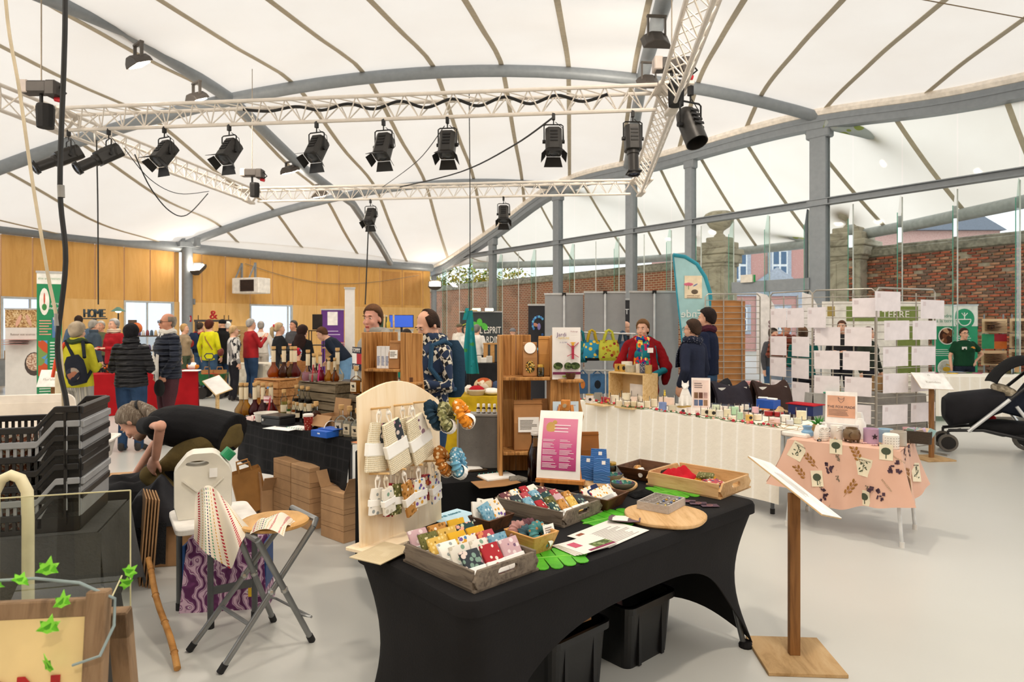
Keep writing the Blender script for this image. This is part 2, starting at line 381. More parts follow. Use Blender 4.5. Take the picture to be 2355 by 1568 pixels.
for i,xa in enumerate(XS[:-1]):
 xb=XS[i+1];sub=3
 cols=[xa+(xb-xa)*j/sub for j in range(sub+1)];ends=[send(c,0)for c in cols];w0=-14
 def fn(u,v):
  j=min(int(round(u*sub)),sub);wv=w0+(8.5-w0)*min(v/.15,1)if v<.15 else 8.5+(max(ends[j],8.6)-8.5)*(v-.15)/.85
  x,y=sline(cols[j],wv);return(x,y,mz(x,y))
 MB().grid(fn,sub,34).bd('membrane_panel',MEMB,ceil,True)
 e=ends[0];n=28
 def fs(u,v):
  w=6+(e-6)*v;x,y=sline(xa,w);return(x+(u-.5)*.11,y,mz(x,y)-.012)
 MB().grid(fs,1,n,.012).bd('seam',SEAM,ceil)
 # ---- arches and purlins (steel tubes)
def structtube(name,pts,r,n=12):return struct(MB().tube(pts,r,n).bd(name,C_STEEL,None,True))
def arch1(x):return Vc((x,14.85+.102*x,7.42-.0188*(x-.7)**2))
def arch2(x):return Vc((x,22.93+.102*x,6.63-.0212*(x+.5)**2))
structtube('trim_1',[arch1(-13+i*.68)for i in range(31)],.135)
structtube('trim_2',[arch2(-11.0+i*.42)for i in range(31)],.13)
def purlin(x0,w0,w1,n=18):
 P=[]
 for i in range(n):x,y=sline(x0,w0+(w1-w0)*i/(n-1));P.append(Vc((x,y,mz(x,y)-.16)))
 return P
structtube('trim_3',[Vc((-8.5,-4,5.9)),Vc((-7.7,2,6.0)),Vc((-6.9,8.5,6.25)),Vc((-6.55,11,6.62)),Vc((-6.14,14.22,6.56)),Vc((-5.75,18,5.95)),Vc((-5.45,22.3,5.78)),Vc((-5.33,26.0,4.95)),Vc((-5.2,27.9,4.28))],.125)
structtube('trim_4',purlin(3.03,-6,send(3.03,0)-.1,30),.14)
struct(MB().tube([wpt(wang(-210)+(wang(992)-wang(-210))*i/40,4.22,.05)for i in range(41)],.165,12).bd('trim_5',C_STEEL,None,True))
colw=struct(MB().cyl(wpt(wang(424),0,.18),wpt(wang(424),4.4,.18),.17,n=16).bd('trim_6',C_STEEL,None,True))
pc=wpt(wang(424),4.3,.25);struct(MB().box(pc,(.7,.3,.16),wang(424)+PI/2).box(pc+Vc((.25,0,.1)),(.12,.34,.3),wang(424)+PI/2).box(pc-Vc((.25,0,-.1)),(.12,.34,.3),wang(424)+PI/2).bd('trim_7',C_STEEL))
q=gpt(998);struct(MB().bar(q,q+Vc((0,0,4.4)),.22,.22,(0,1,0)).bd('trim_8',C_STEEL))
# ---- glass wall: columns, transom, eave beam, panes, fins
wr=sroot('wall_right');GR=math.atan2(GD.y,GD.x)
def eave(px):p=gpt(px);return Vc((p.x,p.y,mz(p.x,p.y)-.3))
E=[eave(996+i*28)for i in range(64)]
for a,c in zip(E,E[1:]):pass
def beamloft(P,w,h,mat,name):
 mb=MB();mb.loft([[p+GN*(w/2)+Vc((0,0,h/2)),p-GN*(w/2)+Vc((0,0,h/2)),p-GN*(w/2)-Vc((0,0,h/2)),p+GN*(w/2)-Vc((0,0,h/2))]for p in P]);return mb.bd(name,mat,wr)
beamloft(E,.3,.30,C_STEEL,'eave_beam');beamloft([p+Vc((0,0,.04))-GN*.16 for p in E],.02,.05,C_STEEL,'beam_flange')
MB().tube([p+Vc((0,0,.24))-GN*.08 for p in E],.11,8).bd('membrane_hem',pla('efe6da',.7),wr,True)
for px,w in((1133,.24),(1283,.26),(1452,.26),(1588,.2),(1885,.34),(2480,.34)):
 p=gpt(px);t=eave(px).z-.1;c=MB();c.box((p.x,p.y,t/2),(w,.2,t),GR).box((p.x-GN.x*.1,p.y-GN.y*.1,t/2),(w*1.15,.02,t),GR).box((p.x+GN.x*.1,p.y+GN.y*.1,t/2),(w*1.15,.02,t),GR)
 k=c.bd('column',C_STEEL,wr);MB().box((p.x,p.y,t-.12),(w*1.7,.26,.3),GR).bd('capital',C_STEEL,k,bevel=.03)
 for dz in(.0,):MB().box((p.x-GN.x*.12,p.y-GN.y*.12,ZT),(w*1.5,.03,.16),GR).bd('bracket',C_STEEL,k)
a,c=gpt(1000,ZT),gpt(2700,ZT);MB().bar(a,c,.16,.15).bar(a-GN*.1+Vc((0,0,.07)),c-GN*.1+Vc((0,0,.07)),.12,.02).bar(a-GN*.1-Vc((0,0,.07)),c-GN*.1-Vc((0,0,.07)),.12,.02).bd('transom',C_STEEL,wr)
PANE=glass('f8fcfa',1.0,fres=1.12);L0,L1=gpt(1000),gpt(2700);LL=(L1-L0).length;ng=23;GU=(L1-L0).normalized()
for i in range(ng):
 p,q=L0+GU*(LL*i/ng+.012),L0+GU*(LL*(i+1)/ng-.012)
 z_=Vc((0,0,1));MB()._add([p+z_*.02,q+z_*.02,q+z_*(ZT-.08),p+z_*(ZT-.08)],[(0,1,2,3)]).bd('pane',PANE,wr)
 t0=mz(p.x,p.y)-.42;t1=mz(q.x,q.y)-.42
 if min(t0,t1)>ZT+.2:MB()._add([p+z_*(ZT+.08),q+z_*(ZT+.08),q+z_*t1,p+z_*t0],[(0,1,2,3)]).bd('pane',PANE,wr)
 j=MB().box((q.x+GU.x*.012,q.y+GU.y*.012,2.2),(.02,.02,4.4),GR);j.bd('joint',pla('cfd6d2',.5),wr)
 if i%2==0 or i>12:
  fr=frame(q+GU*.012-GN*.01,-GN);fo=MB()._add([fr@Vc((x,0,z))for x,z in((0,.02),(.2,.02),(.2,ZT-.5),(.1,ZT-.12),(0,ZT-.12))],[(0,1,2,3,4)]).bd('fin',glass('dff2ea',.93,fres=1.3),wr)
  MB().bar(q-GN*.212+z_*.02,q-GN*.212+z_*(ZT-.5),.012,.012,(0,1,0)).bd('fin_edge',pla('4f9c86',.3),wr)
  # door header with exit sign in the glass wall
a,c=gpt(1690,2.62),gpt(1868,2.62);MB().bar(a-GN*.05,c-GN*.05,.2,.28).bd('door_header',C_STEEL,wr)
fa0,fa1=wang(-210),wang(990);MB().grid(lambda u,v:wpt(fa0+(fa1-fa0)*u,4.25+max(.02,mz(*wpt(fa0+(fa1-fa0)*u,0,.02).xy)+.04-4.25)*v,.02),90,2).bd('membrane_skirt',MEMB,ceil)
# ---- plain back wall behind the camera and side stub, out of the photo's sight
struct(MB().bb(-22,20,-13.2,-13,0,6.4).bd('wall_back',WOODL))
# ================================================================ outside the glass wall
struct(MB().bb(-60,90,33.9,120,-.3,-.05).bb(22,90,-20,34,-.3,-.05).bd('ground_outside',pla('b5b0a6',.8)))
# canopy edge
CE=[(1090,611),(1140,610),(1275,606),(1447,599),(1545,592),(1700,578),(1870,560),(2100,517),(2355,464),(2560,420)]
cp=[]
for px,py in CE:d=(4.1-CH)*F/(HY-py);cp.append(Vc(((px-HX)/F*d,d,4.1)))
struct(MB().tube(cp,.14,10).bd('trim_9',pla('aab0b0',.5),None,True))
MEM2=MEMB.copy();MEM2.node_tree.nodes['Mix Shader'].inputs[0].default_value=.85;can=sroot('canopy_outside');inner=[eave(996+i*26)for i in range(64)]
def ce(u):
 k=u*(len(cp)-1);i=min(int(k),len(cp)-2);return cp[i].lerp(cp[i+1],k-i)
PXS=[996,1080,1200,1330,1450,1560,1700,1870,2200,2600]
def ei(u):k=u*9;i=min(int(k),8);return eave(PXS[i]+(PXS[i+1]-PXS[i])*(k-i))
NP=12
for i in range(NP):
 def fn(u,v):q=(i+u)/NP;a=ei(q)+Vc((0,0,.3));return a.lerp(ce(q)+Vc((0,0,.14)),v)-Vc((0,0,.35*v*(1-v)))
 MB().grid(fn,3,10).bd('membrane_panel',MEM2,can,True)
 def fs(u,v):q=i/NP;a=ei(q)+Vc((0,0,.3));p=a.lerp(ce(q)+Vc((0,0,.14)),v)-Vc((0,0,.37*v*(1-v)+.02));return p+GU*((u-.5)*.1)
 MB().grid(fs,1,10,.012).bd('seam',SEAM,can)
MOSS=dots('aab1b1',('8d9a52','a9b0a8','b3b98a'),3,.4)
def stub(pts,r=.13):
 P=[at(*p)for p in pts];return struct(MB().tube(P,r,10).bd('trim_10',MOSS,None,True))
stub([(1290,436,23.2),(1400,440,22.9),(1555,465,22.2),(1700,501,21.2),(1868,556,19.9)])
stub([(1895,283,15.4),(1985,303,15.2),(2150,345,14.9),(2330,405,14.4),(2480,455,14)])
# ---- brick garden wall, stone coping, gate pillars
ZB=3.45
def bwall(name,a,c,real):
 r=sroot(name);d=(c-a);L=d.length;d.normalize();n=Vc((d.y,-d.x,0));n=-n if n.y>0 else n
 ang=math.atan2(d.y,d.x);mid=(a+c)/2-n*.2
 if real:core=pla('b3a896',.95,0,.15)
 else:
  core,nt,b=_new('old_brick');b.inputs['Roughness'].default_value=.95;tcx=nt.nodes.new('ShaderNodeTexCoord');bk=_n(nt,'ShaderNodeTexBrick',Scale=1.0);nt.links.new(tcx.outputs['UV'],bk.inputs['Vector'])
  bk.inputs['Color1'].default_value=srgb('a05f48');bk.inputs['Color2'].default_value=srgb('865644');bk.inputs['Mortar'].default_value=srgb('b8a892');bk.inputs['Mortar Size'].default_value=.012;bk.inputs['Brick Width'].default_value=.23;bk.inputs['Row Height'].default_value=.08
  nz=_n(nt,'ShaderNodeTexNoise',Scale=.9,Detail=6.0);nt.links.new(_coord(nt),nz.inputs['Vector']);rr=_ramp(nt,[(.35,(.5,.45,.4)),(.5,(1,.95,.9)),(.7,(1.0,.85,.7))]);nt.links.new(nz.outputs[0],rr.inputs[0])
  mm=nt.nodes.new('ShaderNodeMix');mm.data_type='RGBA';mm.blend_type='MULTIPLY';mm.inputs[0].default_value=.8;nt.links.new(bk.outputs[0],mm.inputs[6]);nt.links.new(rr.outputs[0],mm.inputs[7]);nt.links.new(mm.outputs[2],b.inputs[0])
 w=MB().box((mid.x,mid.y,ZB/2),(L,.36,ZB),ang).bd('wall_core',core,r)
 uv=w.data.uv_layers.new(name='uv')
 for l in w.data.loops:q=w.data.vertices[l.vertex_index].co;uv.data[l.index].uv=((Vc((q.x,q.y,0))-a).dot(d),q.z)
 MB().box((mid.x,mid.y,ZB+.1),(L,.5,.2),ang).box((mid.x,mid.y,ZB+.23),(L,.36,.1),ang).bd('coping',pla('8f8a7c',.9,0,.2),r,bevel=.02)
 return r,a,d,n,L,ang
r_,a_,d_,n_,L_,ang_=bwall('wall_outside_1',at(1995,700,17.6).xy.to_3d(),at(2420,700,14.0).xy.to_3d(),True)
BM=[pla(c,.9,0,.18)for c in('a55a40','b56246','8a4a38','86604f','9c6c50','b58468','7a5c4e')]
meshes=[]
for k in range(14):
 mb=MB();g=random.Random(k);mb.box((0,0,0),(.215-.03*g.random(),.05,.056-.008*g.random()));me=mb.mesh('brick',BM[k%7],bevel=.006);meshes.append(me)
spots=[]
for row in range(int(ZB/.073)):
 z=.04+row*.073;x=-.11*(row%2)+.05*RD.random()
 while x<L_-.1:
  x+=.23+.012*(RD.random()-.5)
  if RD.random()<.035:continue
  p=a_+d_*(x-.1)+n_*(.0+.012*RD.random());p.z=z;spots.append((p,RD.randrange(14),RD.uniform(-.03,.03)))
vis=[s for s in spots if s[0].z>1.62];vis.sort(key=lambda s:-s[0].x);first=vis[:300];ids=set(id(s)for s in first)
for p,k,t in first:
 o=bpy.data.objects.new('brick',meshes[k]);COL.objects.link(o);o.location=p;o.rotation_euler=(0,t,ang_);o.parent=r_
rest=MB()
for s in spots:
 if id(s)not in ids:
  p,k,t=s;rest.mi=k%7;rest.box(p,(.205,.05,.052),ang_)
o=rest.bd('bricks',BM,r_);o['kind']='stuff'
bwall('wall_outside_2',at(1640,700,20.2).xy.to_3d(),at(1290,700,26.6).xy.to_3d(),False)
bwall('wall_outside_3',at(1290,700,26.6).xy.to_3d(),at(960,700,37).xy.to_3d(),False)
STONE=wood('b3ab99','8a8373',(1.5,1.5,3),.9,'c4bba8',5)
def pillar(label,px,d,w):
 p=atX(px,d,0);t=thing('gate_pillar',label,'pillar',p,ang_+.2)
 s=MB().box((0,0,1.7),(w,w,3.4));s.box((0,-.0,.3),(w*1.2,w*1.2,.6));s.bd('shaft',STONE,t,bevel=.02)
 for z,k,h in((3.45,1.12,.12),(3.62,1.3,.26),(3.83,1.42,.16),(4.02,1.1,.22),(4.2,.8,.16)):MB().box((0,0,z),(w*k,w*k,h)).bd('cornice_block',STONE,t,bevel=.025)
 for sx in(-1,1):MB().box((sx*w*.28,-w*.5,1.9),(.12,.05,2.8)).bd('pilaster_strip',STONE,t,bevel=.01)
 u=MB();u.lathe([(.16,4.28),(.17,4.33),(.1,4.4),(.12,4.48),(.3,4.6),(.42,4.78),(.44,4.9),(.40,4.94),(.42,5.0),(.3,5.06),(.05,5.1)],18);ur=u.bd('urn',STONE,t,True)
 for k in range(9):a=k*2*PI/9;MB().ell((.38*cos(a),.38*sin(a),4.93),.1,.1,.08,8,6).bd('carved_leaf',STONE,ur,True)
 return t
pillar('weathered stone gate pillar with an urn where the gate meets the long dark brick wall',1655,19.8,.74)
pillar('weathered stone gate pillar with an urn against the end of the patched red brick wall',1955,17.9,.86)
# ---- town houses beyond the gate
def house(label,px0,px1,d,h,tint,gable=False):
 p0,p1=atX(px0,d,0),atX(px1,d,0);L=p1.x-p0.x;t=thing('brick_townhouse',label,'building',((p0.x+p1.x)/2,d,0))
 MB().bb(-L/2,L/2,0,8,-.05,h).bd('wall',dots(tint,('c99a92','c0938c','d6b0a8','d8c0ba'),9,.35,stretch=(1,1,3)),t)
 fm=pla('b0b8c6',.7);wf=pla('eef1f4',.5);pn=pla('54708f',.15)
 MB().bb(-L/2,L/2,-.12,0,3.5,3.85).bb(-L/2,L/2,-.2,0,3.85,4.0).bd('string_course',fm,t)
 for k in range(int(L/2.6)+1):MB().bb(-L/2+k*2.6-.2,-L/2+k*2.6+.2,-.1,0,0,3.5).bd('pilaster',fm,t)
 for row,zz,hh in((0,1.25,1.5),(1,4.5,1.9)):
  for k in range(int(L/2.6)):
   x=-L/2+1.3+k*2.6;s=MB().bb(x-.75,x+.75,-.08,.05,zz-.2,zz+hh+.2).bd('window_surround',fm,t)
   MB().bb(x-.5,x+.5,-.11,-.06,zz,zz+hh).bd('window',wf,t);
   for sx in(-1,1):
    for j in range(2):MB().bb(x+sx*.24-.17,x+sx*.24+.17,-.13,-.1,zz+.1+j*hh/2,zz+hh/2-.05+j*hh/2).bd('pane',pn,s)
 if gable:
  g=MB().prism([(-1.9,4.0),(1.9,4.0),(0,5.35)],0,.3,UPR);o=g.bd('pediment',fm,t);o.location=(L*.2,0,0)
 MB().prism([(-.4,h),(8.4,h),(4,h+2.6)],-L/2-.2,L/2+.2,MR(PI/2,4,'Z')@UPR).bd('roof',pla('6c7480',.8),t)
house('pink brick town house with a stone pediment seen through the gate',1560,1880,42,8,'cf9f98',True)
house('pale brick town house with tall white windows beyond the stone pillar',1881,2300,44,8,'d8b4ac')
# ---- trees over the garden wall
def leafball(mb,c,r,n,s,g):
 for _ in range(n):
  v=Vc((g.gauss(0,1),g.gauss(0,1),g.gauss(0,1))).normalized()*r*g.random()**.4;p=Vc(c)+Vc((v.x,v.y,v.z*.7));u=Vc((g.gauss(0,1),g.gauss(0,1),g.gauss(0,1))).normalized();w=ortho(u)[0]
  mb._add([p-u*s,p+w*s*.6,p+u*s,p-w*s*.6],[(0,1,2,3)])
for k,(px,d,lab)in enumerate(((1050,44,'autumn yellow tree rising behind the far end of the brick wall'),(1165,48,'green and yellow tree behind the brick wall, right of the yellow one'))):
 t=thing('garden_tree',lab,'tree',atX(px,d,0));MB().tube([(0,0,-.1),(.1,0,2),(0,.1,4)],[.22,.16,.08],8).bd('trunk',pla('5b4a38',.9),t,True)
 mb=MB();g=random.Random(k+3);leafball(mb,(0,0,4.6),2.4,900,.17,g);leafball(mb,(1.6,0,4.2),1.5,400,.17,g);leafball(mb,(-1.6,0,4.1),1.6,400,.17,g);mb.bd('foliage',cells(('b9a648','8c9a4a','d6c873','6f8440'),3),t)
 # ================================================================ truss, lamps, cables
ZTR=4.36;ALU=pla('dcd4ca',.4,.15,.03);TR=.025
def zpt(px,py):return onz(px,py,ZTR)
FL,FRR=zpt(128,279),zpt(1547,227);BL,BR=zpt(572,450),zpt(1474,431)
def truss(name,label,a,c,w=.29,extra=None):
 t=thing(name,label,'truss');d=(c-a);L=d.length;d.normalize();s=Vc((d.y,-d.x,0))*(w/2);up=Vc((0,0,.125))
 ch=[up+s,up-s,-up]
 for k in ch:MB().cyl(a+k,c+k,TR,n=8).bd('chord',ALU,t,True)
 n=max(2,int(L/.3));
 for i in range(n):
  p0,p1,pm=a+d*(L*i/n),a+d*(L*(i+1)/n),a+d*(L*(i+.5)/n)
  mb=MB()
  for q in(up+s,up-s):mb.cyl(p0+q,pm-up,.009,n=5).cyl(pm-up,p1+q,.009,n=5)
  mb.cyl(p0+up+s,p1+up-s,.009,n=5);mb.bd('lattice_brace',ALU,t)
 return t
dR=(FRR-BR).normalized();dL=(FL-BL).normalized()
truss('lighting_truss','aluminium truss carrying the long row of black stage spotlights',FL+(FRR-FL).normalized()*.2,FRR-(FRR-FL).normalized()*.2)
truss('lighting_truss','farther aluminium truss with two small spotlights, over the far stalls',BL+(BR-BL).normalized()*.2,BR-(BR-BL).normalized()*.2)
truss('lighting_truss','aluminium truss running overhead past the glass wall with a can spotlight',BR+dR*.2,FRR+dR*4.2)
truss('lighting_truss','aluminium truss along the wood wall side joining the two crossing trusses',BL+dL*.2,FL+dL*1.6)
for c,lab in((FL,'beside the two profile lamps'),(FRR,'beside the can spotlight'),(BL,'at the far end by the wood wall'),(BR,'at the far end by the glass wall')):
 t=thing('truss_corner','aluminium truss corner block '+lab,'truss',c)
 MB().box((0,0,.125),(.42,.42,.05)).box((0,0,-.125),(.12,.42,.05)).bd('corner_plate',ALU,t,bevel=.01)
 for sx in(-1,1):
  for sy in(-1,1):MB().cyl((sx*.17,sy*.17,.12),(0,sy*.17,-.12),.02,n=6).bd('corner_strut',ALU,t)
BLK=pla('1d1c1c',.45,.2,.08);BLK2=pla('2f2d2b',.4,.2,.1)
def spot(label,hang,tilt,yaw,kind='fresnel',s=1.0,group=None):
 """hangs by a clamp from the point hang"""
 t=thing('stage_spotlight',label,'spotlight',hang,yaw,group);t.scale=(s,s,s)
 MB().box((0,0,-.02),(.05,.06,.11)).cyl((0,0,-.07),(0,0,-.15),.012,n=8).bd('clamp',BLK,t,bevel=.006)
 hw=.15;yb=-.15
 MB().tube([(-hw,0,-.42),(-hw,0,yb-.02),(-hw+.03,0,yb),(hw-.03,0,yb),(hw,0,yb-.02),(hw,0,-.42)],.011,6).bd('yoke',BLK,t,True)
 X=MT((0,0,-.42))@MR(tilt,4,'X')
 L=.2 if kind=='fresnel' else .16
 b=MB();b.x=X;b.prism([(-.11,-.12),(.11,-.12),(.13,-.06),(.13,.08),(.08,.13),(-.08,.13),(-.13,.08),(-.13,-.06)],-.2,.2,UPR)if kind!='can' else b.lathe([(.09,-.2),(.12,-.1),(.125,.2)],16)
 if kind=='can':b=MB();b.x=X@UPR;b.lathe([(.06,-.24),(.11,-.19),(.125,-.1),(.125,.24),(.115,.24),(.1,.1)],18)
 body=b.bd('housing',BLK2,t,bevel=.008 if kind!='can' else 0,smooth=kind=='can')
 v=MB();v.x=X
 for k in range(4):v.box((0,-.06+k*.06,.135),(.12,.03,.012))
 v.bd('vent',BLK,body)
 for sx in(-1,1):k=MB();k.x=X;k.cyl((sx*.13,0,0),(sx*.175,0,0),.03,n=10).bd('knob',BLK,t)
 if kind=='profile':
  n=MB();n.x=X@MT((0,-.2,0))@UPR;n.lathe([(.1,-.0),(.1,.06),(.085,.07),(.085,.34),(.1,.35),(.1,.4),(.085,.4),(.075,.36)],4+12,cap=False);n.bd('lens_tube',BLK2,t,True)
  k=MB();k.x=X;k.box((0,-.56,.0),(.22,.02,.22));k.bd('colour_frame',BLK,t,bevel=.004);g=MB();g.x=X@MT((0,-.575,0))@UPR;g.lathe([(.085,0),(.08,.004),(.04,.012),(.0,.016)],16);g.bd('lens',pla('1c2a4a',.08),t,True)
 elif kind=='fresnel':
  g=MB();g.x=X@MT((0,-.2,0))@UPR;g.lathe([(.1,0),(.09,.012),(.05,.025),(0.001,.03)],16);g.bd('lens',pla('3a3c40',.1),t,True)
  for sg,ax in((1,0),(-1,0),(1,1),(-1,1)):
   d=MB();d.x=X
   if ax==0:d._add([(-.11,-.2,sg*.12),(.11,-.2,sg*.12),(.15,-.32,sg*.22),(-.15,-.32,sg*.22),(-.11,-.206,sg*.116),(.11,-.206,sg*.116),(.15,-.326,sg*.216),(-.15,-.326,sg*.216)],[(0,1,2,3),(4,5,6,7),(0,1,5,4),(2,3,7,6),(1,2,6,5),(0,3,7,4)])
   else:d._add([(sg*.13,-.2,-.1),(sg*.13,-.2,.1),(sg*.2,-.3,.12),(sg*.2,-.3,-.12),(sg*.126,-.206,-.1),(sg*.126,-.206,.1),(sg*.196,-.306,.12),(sg*.196,-.306,-.12)],[(0,1,2,3),(4,5,6,7),(0,1,5,4),(2,3,7,6),(1,2,6,5),(0,3,7,4)])
   d.bd('barn_door',BLK,t)
 MB().tube([(.03,.02,-.1),(.16,.05,-.2),(.17,.08,-.4),(.08,.12,-.45)],.006,5).bd('power_lead',BLK,t,True)
 return t
du=(FRR-FL).normalized()
def on_truss(px,a=FL,u=du):
 k=(px-HX)/F;t=(k*a.y-a.x)/(u.x-k*u.y);return a+u*t-Vc((0,0,.15))
for px,ti,yw,kd,lab in((158,.55,-.75,'profile','black profile lamp aimed down left, at the corner end of the spotlight row'),(250,.6,-.75,'profile','black profile lamp with square lens frame, second from the corner of the spotlight row'),(378,.95,-.45,'fresnel','black barn-door spotlight next to the profile lamps'),(527,.95,-.35,'fresnel','black barn-door spotlight with its flaps wide open, second beyond the profile lamps'),
(728,1.0,-.35,'fresnel','black barn-door spotlight in the middle of the row, third beyond the profile lamps'),(882,1.1,-.25,'fresnel','black barn-door spotlight, fourth beyond the profile lamps'),(1029,1.15,-.1,'fresnel','black barn-door spotlight above the tattooed grey shelf stall, fifth beyond the profile lamps'),(1273,1.2,.0,'fresnel','black barn-door spotlight from which a long black cable swings'),(1455,1.45,.05,'profile','black profile lamp with a blue lens at the glass wall end of the row')):
 spot(lab.replace(' above the tattooed grey shelf stall',''),on_truss(px),ti,yw,kd,(.78 if kd=='fresnel' else .76),'spotlights on the near truss')
dub=(BR-BL).normalized()
spot('small barn-door spotlight on the far truss above the wood wall side',on_truss(852,BL,dub),1.0,-.2,s=.8,group='spotlights on the far truss');spot('small barn-door spotlight on the far truss nearer the glass wall',on_truss(1158,BL,dub),1.05,0,s=.8,group='spotlights on the far truss')
p=at(1588,205,7.0);spot('black can spotlight pointing down at the truss corner by the glass wall',p,1.1,.45,'can',.95)
def hoist(label,px,py,d,s=1.0):
 p=at(px,py,d);t=thing('chain_hoist',label,'hoist',p);t.scale=(s,s,s)
 MB().box((0,0,0),(.42,.16,.15)).box((.16,0,-.02),(.14,.2,.19)).bd('motor',pla('3f3a37',.5,.2),t,bevel=.02);MB().box((-.17,0,.005),(.1,.165,.155)).bd('control_box',pla('b9aca4',.5),t,bevel=.01)
 MB().cyl((0,0,-.07),(0,0,-.2),.02).bd('hook',BLK,t);MB().lathe([(.09,-.48),(.1,-.24),(.09,-.2)],10,(.05,0,0)).bd('chain_bag',pla('1e1d1d',.8),t);MB().tube([(.22,0,.03),(.3,0,-.06),(.2,0,-.14)],.012,6).bd('cable',BLK,t);MB().cyl((.17,0,-.13),(.25,0,-.15),.03,n=10).bd('plug',pla('b3202a',.5),t)
 MB().cyl((0,0,.07),(0,0,(mz(p.x,p.y)-p.z)/s-.05),.008,n=5).bd('chain',pla('8a7f70',.5,.4),t)
hoist('chain hoist with a pale label and red plug above the truss corner',95,203,7.9);hoist('small chain hoist hanging over the far truss',580,398,13.2);hoist('chain hoist hidden against the truss by the glass wall',1545,150,7.7)
def flood(label,p,yaw,tilt=.45,s=1.0,up=.2,st=420):
 t=thing('floodlight',label,'floodlight',p,yaw);t.scale=(s,s,s)
 MB().box((-.14,0,up*.5),(.025,.05,up)).box((.14,0,up*.5),(.025,.05,up)).box((0,0,up),(.32,.06,.03)).bd('bracket',pla('5c5650',.5),t)
 h=MB();X=MR(tilt,4,'X');h.x=X;h.prism([(-.24,-.05),(.24,-.05),(.19,.03),(.08,.1),(-.08,.1),(-.19,.03)],-.14,.14,UPR);h.bd('housing',pla('4a443f',.5),t,bevel=.01)
 g=MB();g.x=X;g.box((0,0,-.056),(.36,.2,.012));g.bd('lamp_glass',emit('fff1de',st),t)
flood('floodlight on the sloping roof tube above the hoist',at(318,142,10.9),-.7,up=.3);flood('floodlight on the roof tube behind the near truss',at(452,226,12.5),-.7,up=.3);flood('floodlight under the roof tube over the far truss',at(666,391,17.6),-.6,up=.2,s=1.1);flood('floodlight on the roof tube above the far truss corner',at(735,447,19.5),-.5,up=.3)
flood('floodlight on the roof tube over the glass wall end, facing the stalls',at(1510,95,10.4),.1,.9,up=.4);flood('floodlight half hidden behind the truss by the glass wall',at(1492,190,13),.1,.9,up=.4)
flood('uplight fixed to the round grey column beside the exit sign',wpt(wang(437),3.5,.5),-.5,-2.4,1.3,.15,120);flood('uplight at the end of the wood wall next to the glass',wpt(wang(985),3.4,.6),.1,-2.4,1.3,.15,120)
for k,y in enumerate((5.5,1.5,-2.5)):  # fill lamps added on the tubes out of view, to brighten the stalls
 flood('floodlight on the sloping roof tube, %s towards the entrance'%('next','second','third')[k],Vc((-7.3-.15*k,y,5.62)),-.3,.2,up=.3);x_,y_=sline(3.03,y-.2);flood('floodlight on the glass side roof tube, %s towards the entrance'%('next','second','third')[k],Vc((x_,y_,mz(x_,y_)-.62)),.1,.2,up=.32)
 # hanging cables
def cable(name,label,pts,r,mat,cat='cable',n=8):
 P=[Vc(p)for p in pts];Q=[]
 for i in range(len(P)-1):
  p0,p1,p2,p3=P[max(i-1,0)],P[i],P[i+1],P[min(i+2,len(P)-1)]
  for j in range(6):
   t=j/6;Q.append(.5*((2*p1)+(p2-p0)*t+(2*p0-5*p1+4*p2-p3)*t*t+(3*p1-p0-3*p2+p3)*t**3))
 Q.append(P[-1]);return tag(MB().tube(Q,r,n).bd(name,mat,None,True),label,cat)
RUB=pla('232323',.6,0,.1)
t=thing('power_cable','thick black power cable hanging in front of the wood wall, taped in the middle','cable')
cb=cable('cable_run','',[at(151,-420,3.7),at(150,0,3.7),at(147,150,3.7),at(138,430,3.7),at(151,600,3.7),at(132,800,3.7),at(152,920,3.7),at(156,1000,3.7),atX(158,3.75,.02)],.0135,RUB);cb.parent=t
for k in('label','category'):del cb[k]
for py in(440,735):MB().cyl(at(140 if py<500 else 133,py-14,3.7),at(141 if py<500 else 133,py+14,3.7),.018).bd('tape',pla('8f8d88',.4),t)
cable('hanging_rope','pale rope hanging slackly beside the thick black cable',[at(0,-380,3.72),at(13,0,3.72),at(45,210,3.72),at(75,420,3.72),at(108,620,3.72),at(143,850,3.72),atX(150,3.8,.02)],.009,pla('cfc0a4',.8))
cable('thin_cable','thin dark wire hanging straight down before the HOME letters',[at(222,322,9.0),at(225,480,9.0),at(226,700,9.0)],.009,RUB);cable('thin_cable','thin dark wire dropping from the near truss to the apron stall',[at(1079,215,8.3),at(1081,480,8.3),at(1080,715,8.3)],.006,RUB);cable('thin_cable','pair of wires hanging behind the hooded man from the far truss',[at(848,505,13.3),at(840,700,13.3)],.013,RUB)
cable('swag_cable','black cable swinging from the near truss to the far truss',[at(1272,270,8.2),at(1180,335,9.5),at(1060,395,11.2),at(920,430,13.2)],.012,RUB);cable('swag_cable','thin wire drooping from a barn-door spotlight to the far truss',[at(1022,290,8.3),at(960,370,10),at(880,430,13.2)],.006,RUB)
cable('swag_cable','loop of cable sagging below the truss on the wood wall side',[at(310,355,9.2),at(345,430,9.6),at(390,485,10.2),at(430,494,10.8),at(478,445,11.5)],.009,RUB);cable('swag_cable','shallow cable sag under the truss on the wood wall side',[at(285,340,9.1),at(345,412,9.6),at(410,445,10.4),at(480,440,11.5)],.006,RUB)
cable('swag_cable','steel guy wire running out of the roof past the glass wall',[at(2100,-5,9),at(2355,42,9.4),at(2500,70,9.6)],.008,pla('7d6a4e',.5));cable('black_cable_bundle','bundle of black cables lying along the near truss',[on_truss(x)+Vc((0,.0,.2+.05*sin(x*.05)))for x in range(560,1460,60)],.02,RUB)
